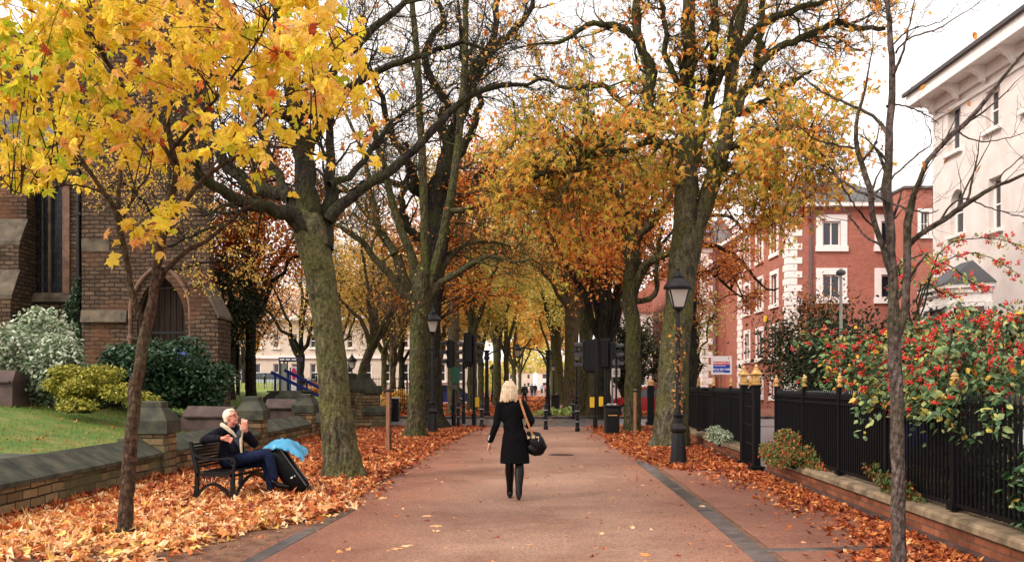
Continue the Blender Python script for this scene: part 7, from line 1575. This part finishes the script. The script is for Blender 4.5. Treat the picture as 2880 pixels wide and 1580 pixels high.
# scattered on the path
n = 260; y = 7.5*(36/7.5)**rng.random(n); x = rng.uniform(-2.0, 2.4, n)+.04*y-.2; sc_ = np.abs(rng.normal(0, 1, n)); litter('scattered_leaves', np.stack([x, y, np.zeros(n)], 1), L_lit, .05, 'few scattered leaves on the open path around the walker', lift=.012, tilt=.2)
for lab, px, py, s, c in (('curled golden leaf on the path, upper of the pair at lower left', 1198, 1452, .11, .8), ('golden leaf on the path, lower of the pair at lower left', 1226, 1480, .12, .78), ('pale leaf lying flat near the bottom edge, left of centre', 1148, 1538, .10, .85), ('tan leaf near the bottom edge beside the pale one', 1120, 1546, .10, .7), ('orange leaf at the bottom edge near the right gutter', 1822, 1563, .10, .6), ('yellow leaf lying on the right gutter slabs', 1975, 1427, .11, .85)):
    Y = 1.65*FOC/(py-HZP); g = np.array([[X(px, Y), Y, .018]]); a = random.uniform(0, 6)
    v, f, c_, V_ = scatter(MAPLE, g, frames(np.array([[math.cos(a), math.sin(a), .1]]), np.array([[.1, -.25, 1]])), np.array([s]), np.array([.9])); v[:, 2] = np.maximum(v[:, 2], .011)
    tag(mesh_np('fallen_leaf', v, f, c_, L_lit, None, tuple(g[0]), False, {'rnd': np.full(V_, c)}), lab, 'leaf')
n = 9000; y = 10*(40/10)**rng.random(n); x = fx(y); k = None
# beyond the road
pos = area(14000, 44.6, 120, [(44, -9), (120, -4)], [(44, .7), (60, 1.9), (120, 4.4)], .3); litter('leaf_litter', pos, L_lit2, .16, 'sheet of orange leaves left of the path beyond the road', lift=.06)
pos = area(14000, 44.6, 120, [(44, 3.0), (60, 3.9), (120, 7)], [(44, 12), (120, 22)], .3); litter('leaf_litter', pos, L_lit2, .16, 'sheet of orange leaves right of the path beyond the road', lift=.06)
n = 500; pos = np.stack([rng.uniform(-9, 8, n), rng.uniform(36.2, 43.8, n), np.full(n, .0)], 1); litter('scattered_leaves', pos, L_lit2, .07, 'leaves blown across the grey crossing road')
# lawn leaves and grass tufts
n = 5200; y = 9*(44/9)**rng.random(n); x = rng.uniform(-6.6, -17, n) if False else -6.6-rng.random(n)**1.3*12; z = np.array([lawn_h(a, b) for a, b in zip(x, y)])+.02; litter('scattered_leaves', np.stack([x, y, z], 1), L_lit2, .045, 'small brown leaves scattered over the churchyard lawn', lift=.03, tmpl=OVAL)
n = 60000; y = 7.5*(44/7.5)**rng.random(n); x = -6.5-rng.random(n)**1.1*13; z = np.array([lawn_h(a, b) for a, b in zip(x, y)])
BL = (np.array([(-.08, 0, 0), (.08, 0, 0), (0, 1, .1)], dtype=float), np.array([(0, 1, 2)]))
tip = rng.normal(0, .45, (n, 3)); tip[:, 2] = 1; v, f, c_, V_ = scatter(BL, np.stack([x, y, z], 1), frames(tip, rng.normal(0, 1, (n, 3))), rng.uniform(.03, .075, n)*np.sqrt(y/12))
big = .5+.5*np.sin(x*1.3+np.sin(y*.7)*2)*np.cos(y*.9+x*.4); tag(mesh_np('grass', v, f, c_, leafmat('grass_blade', [(0, (.05, .11, .014)), (.5, (.15, .26, .025)), (.8, (.27, .30, .045)), (1, (.34, .27, .09))], .3), None, (-9, 15, .5), False, {'rnd': np.repeat(np.clip(rng.random(n)*.6+big*.4, 0, 1), V_)}), 'short green grass of the churchyard bank', 'grass', None, 'stuff')
n = 1300; y = rng.uniform(9.6, 10.5, n); x = rng.normal(tre.x+.05, .32, n); tip = rng.normal(0, .5, (n, 3)); tip[:, 2] = 1; v, f, c_, V_ = scatter(BL, np.stack([x, y, np.full(n, .005)], 1), frames(tip, rng.normal(0, 1, (n, 3))), rng.uniform(.02, .045, n))
tag(mesh_np('grass', v, f, c_, bpy.data.materials['grass_blade'], None, (tre.x, tre.y, 0), False, {'rnd': np.repeat(rng.random(n), V_)}), 'sparse grass around the foot of the young maple', 'grass', None, 'stuff')
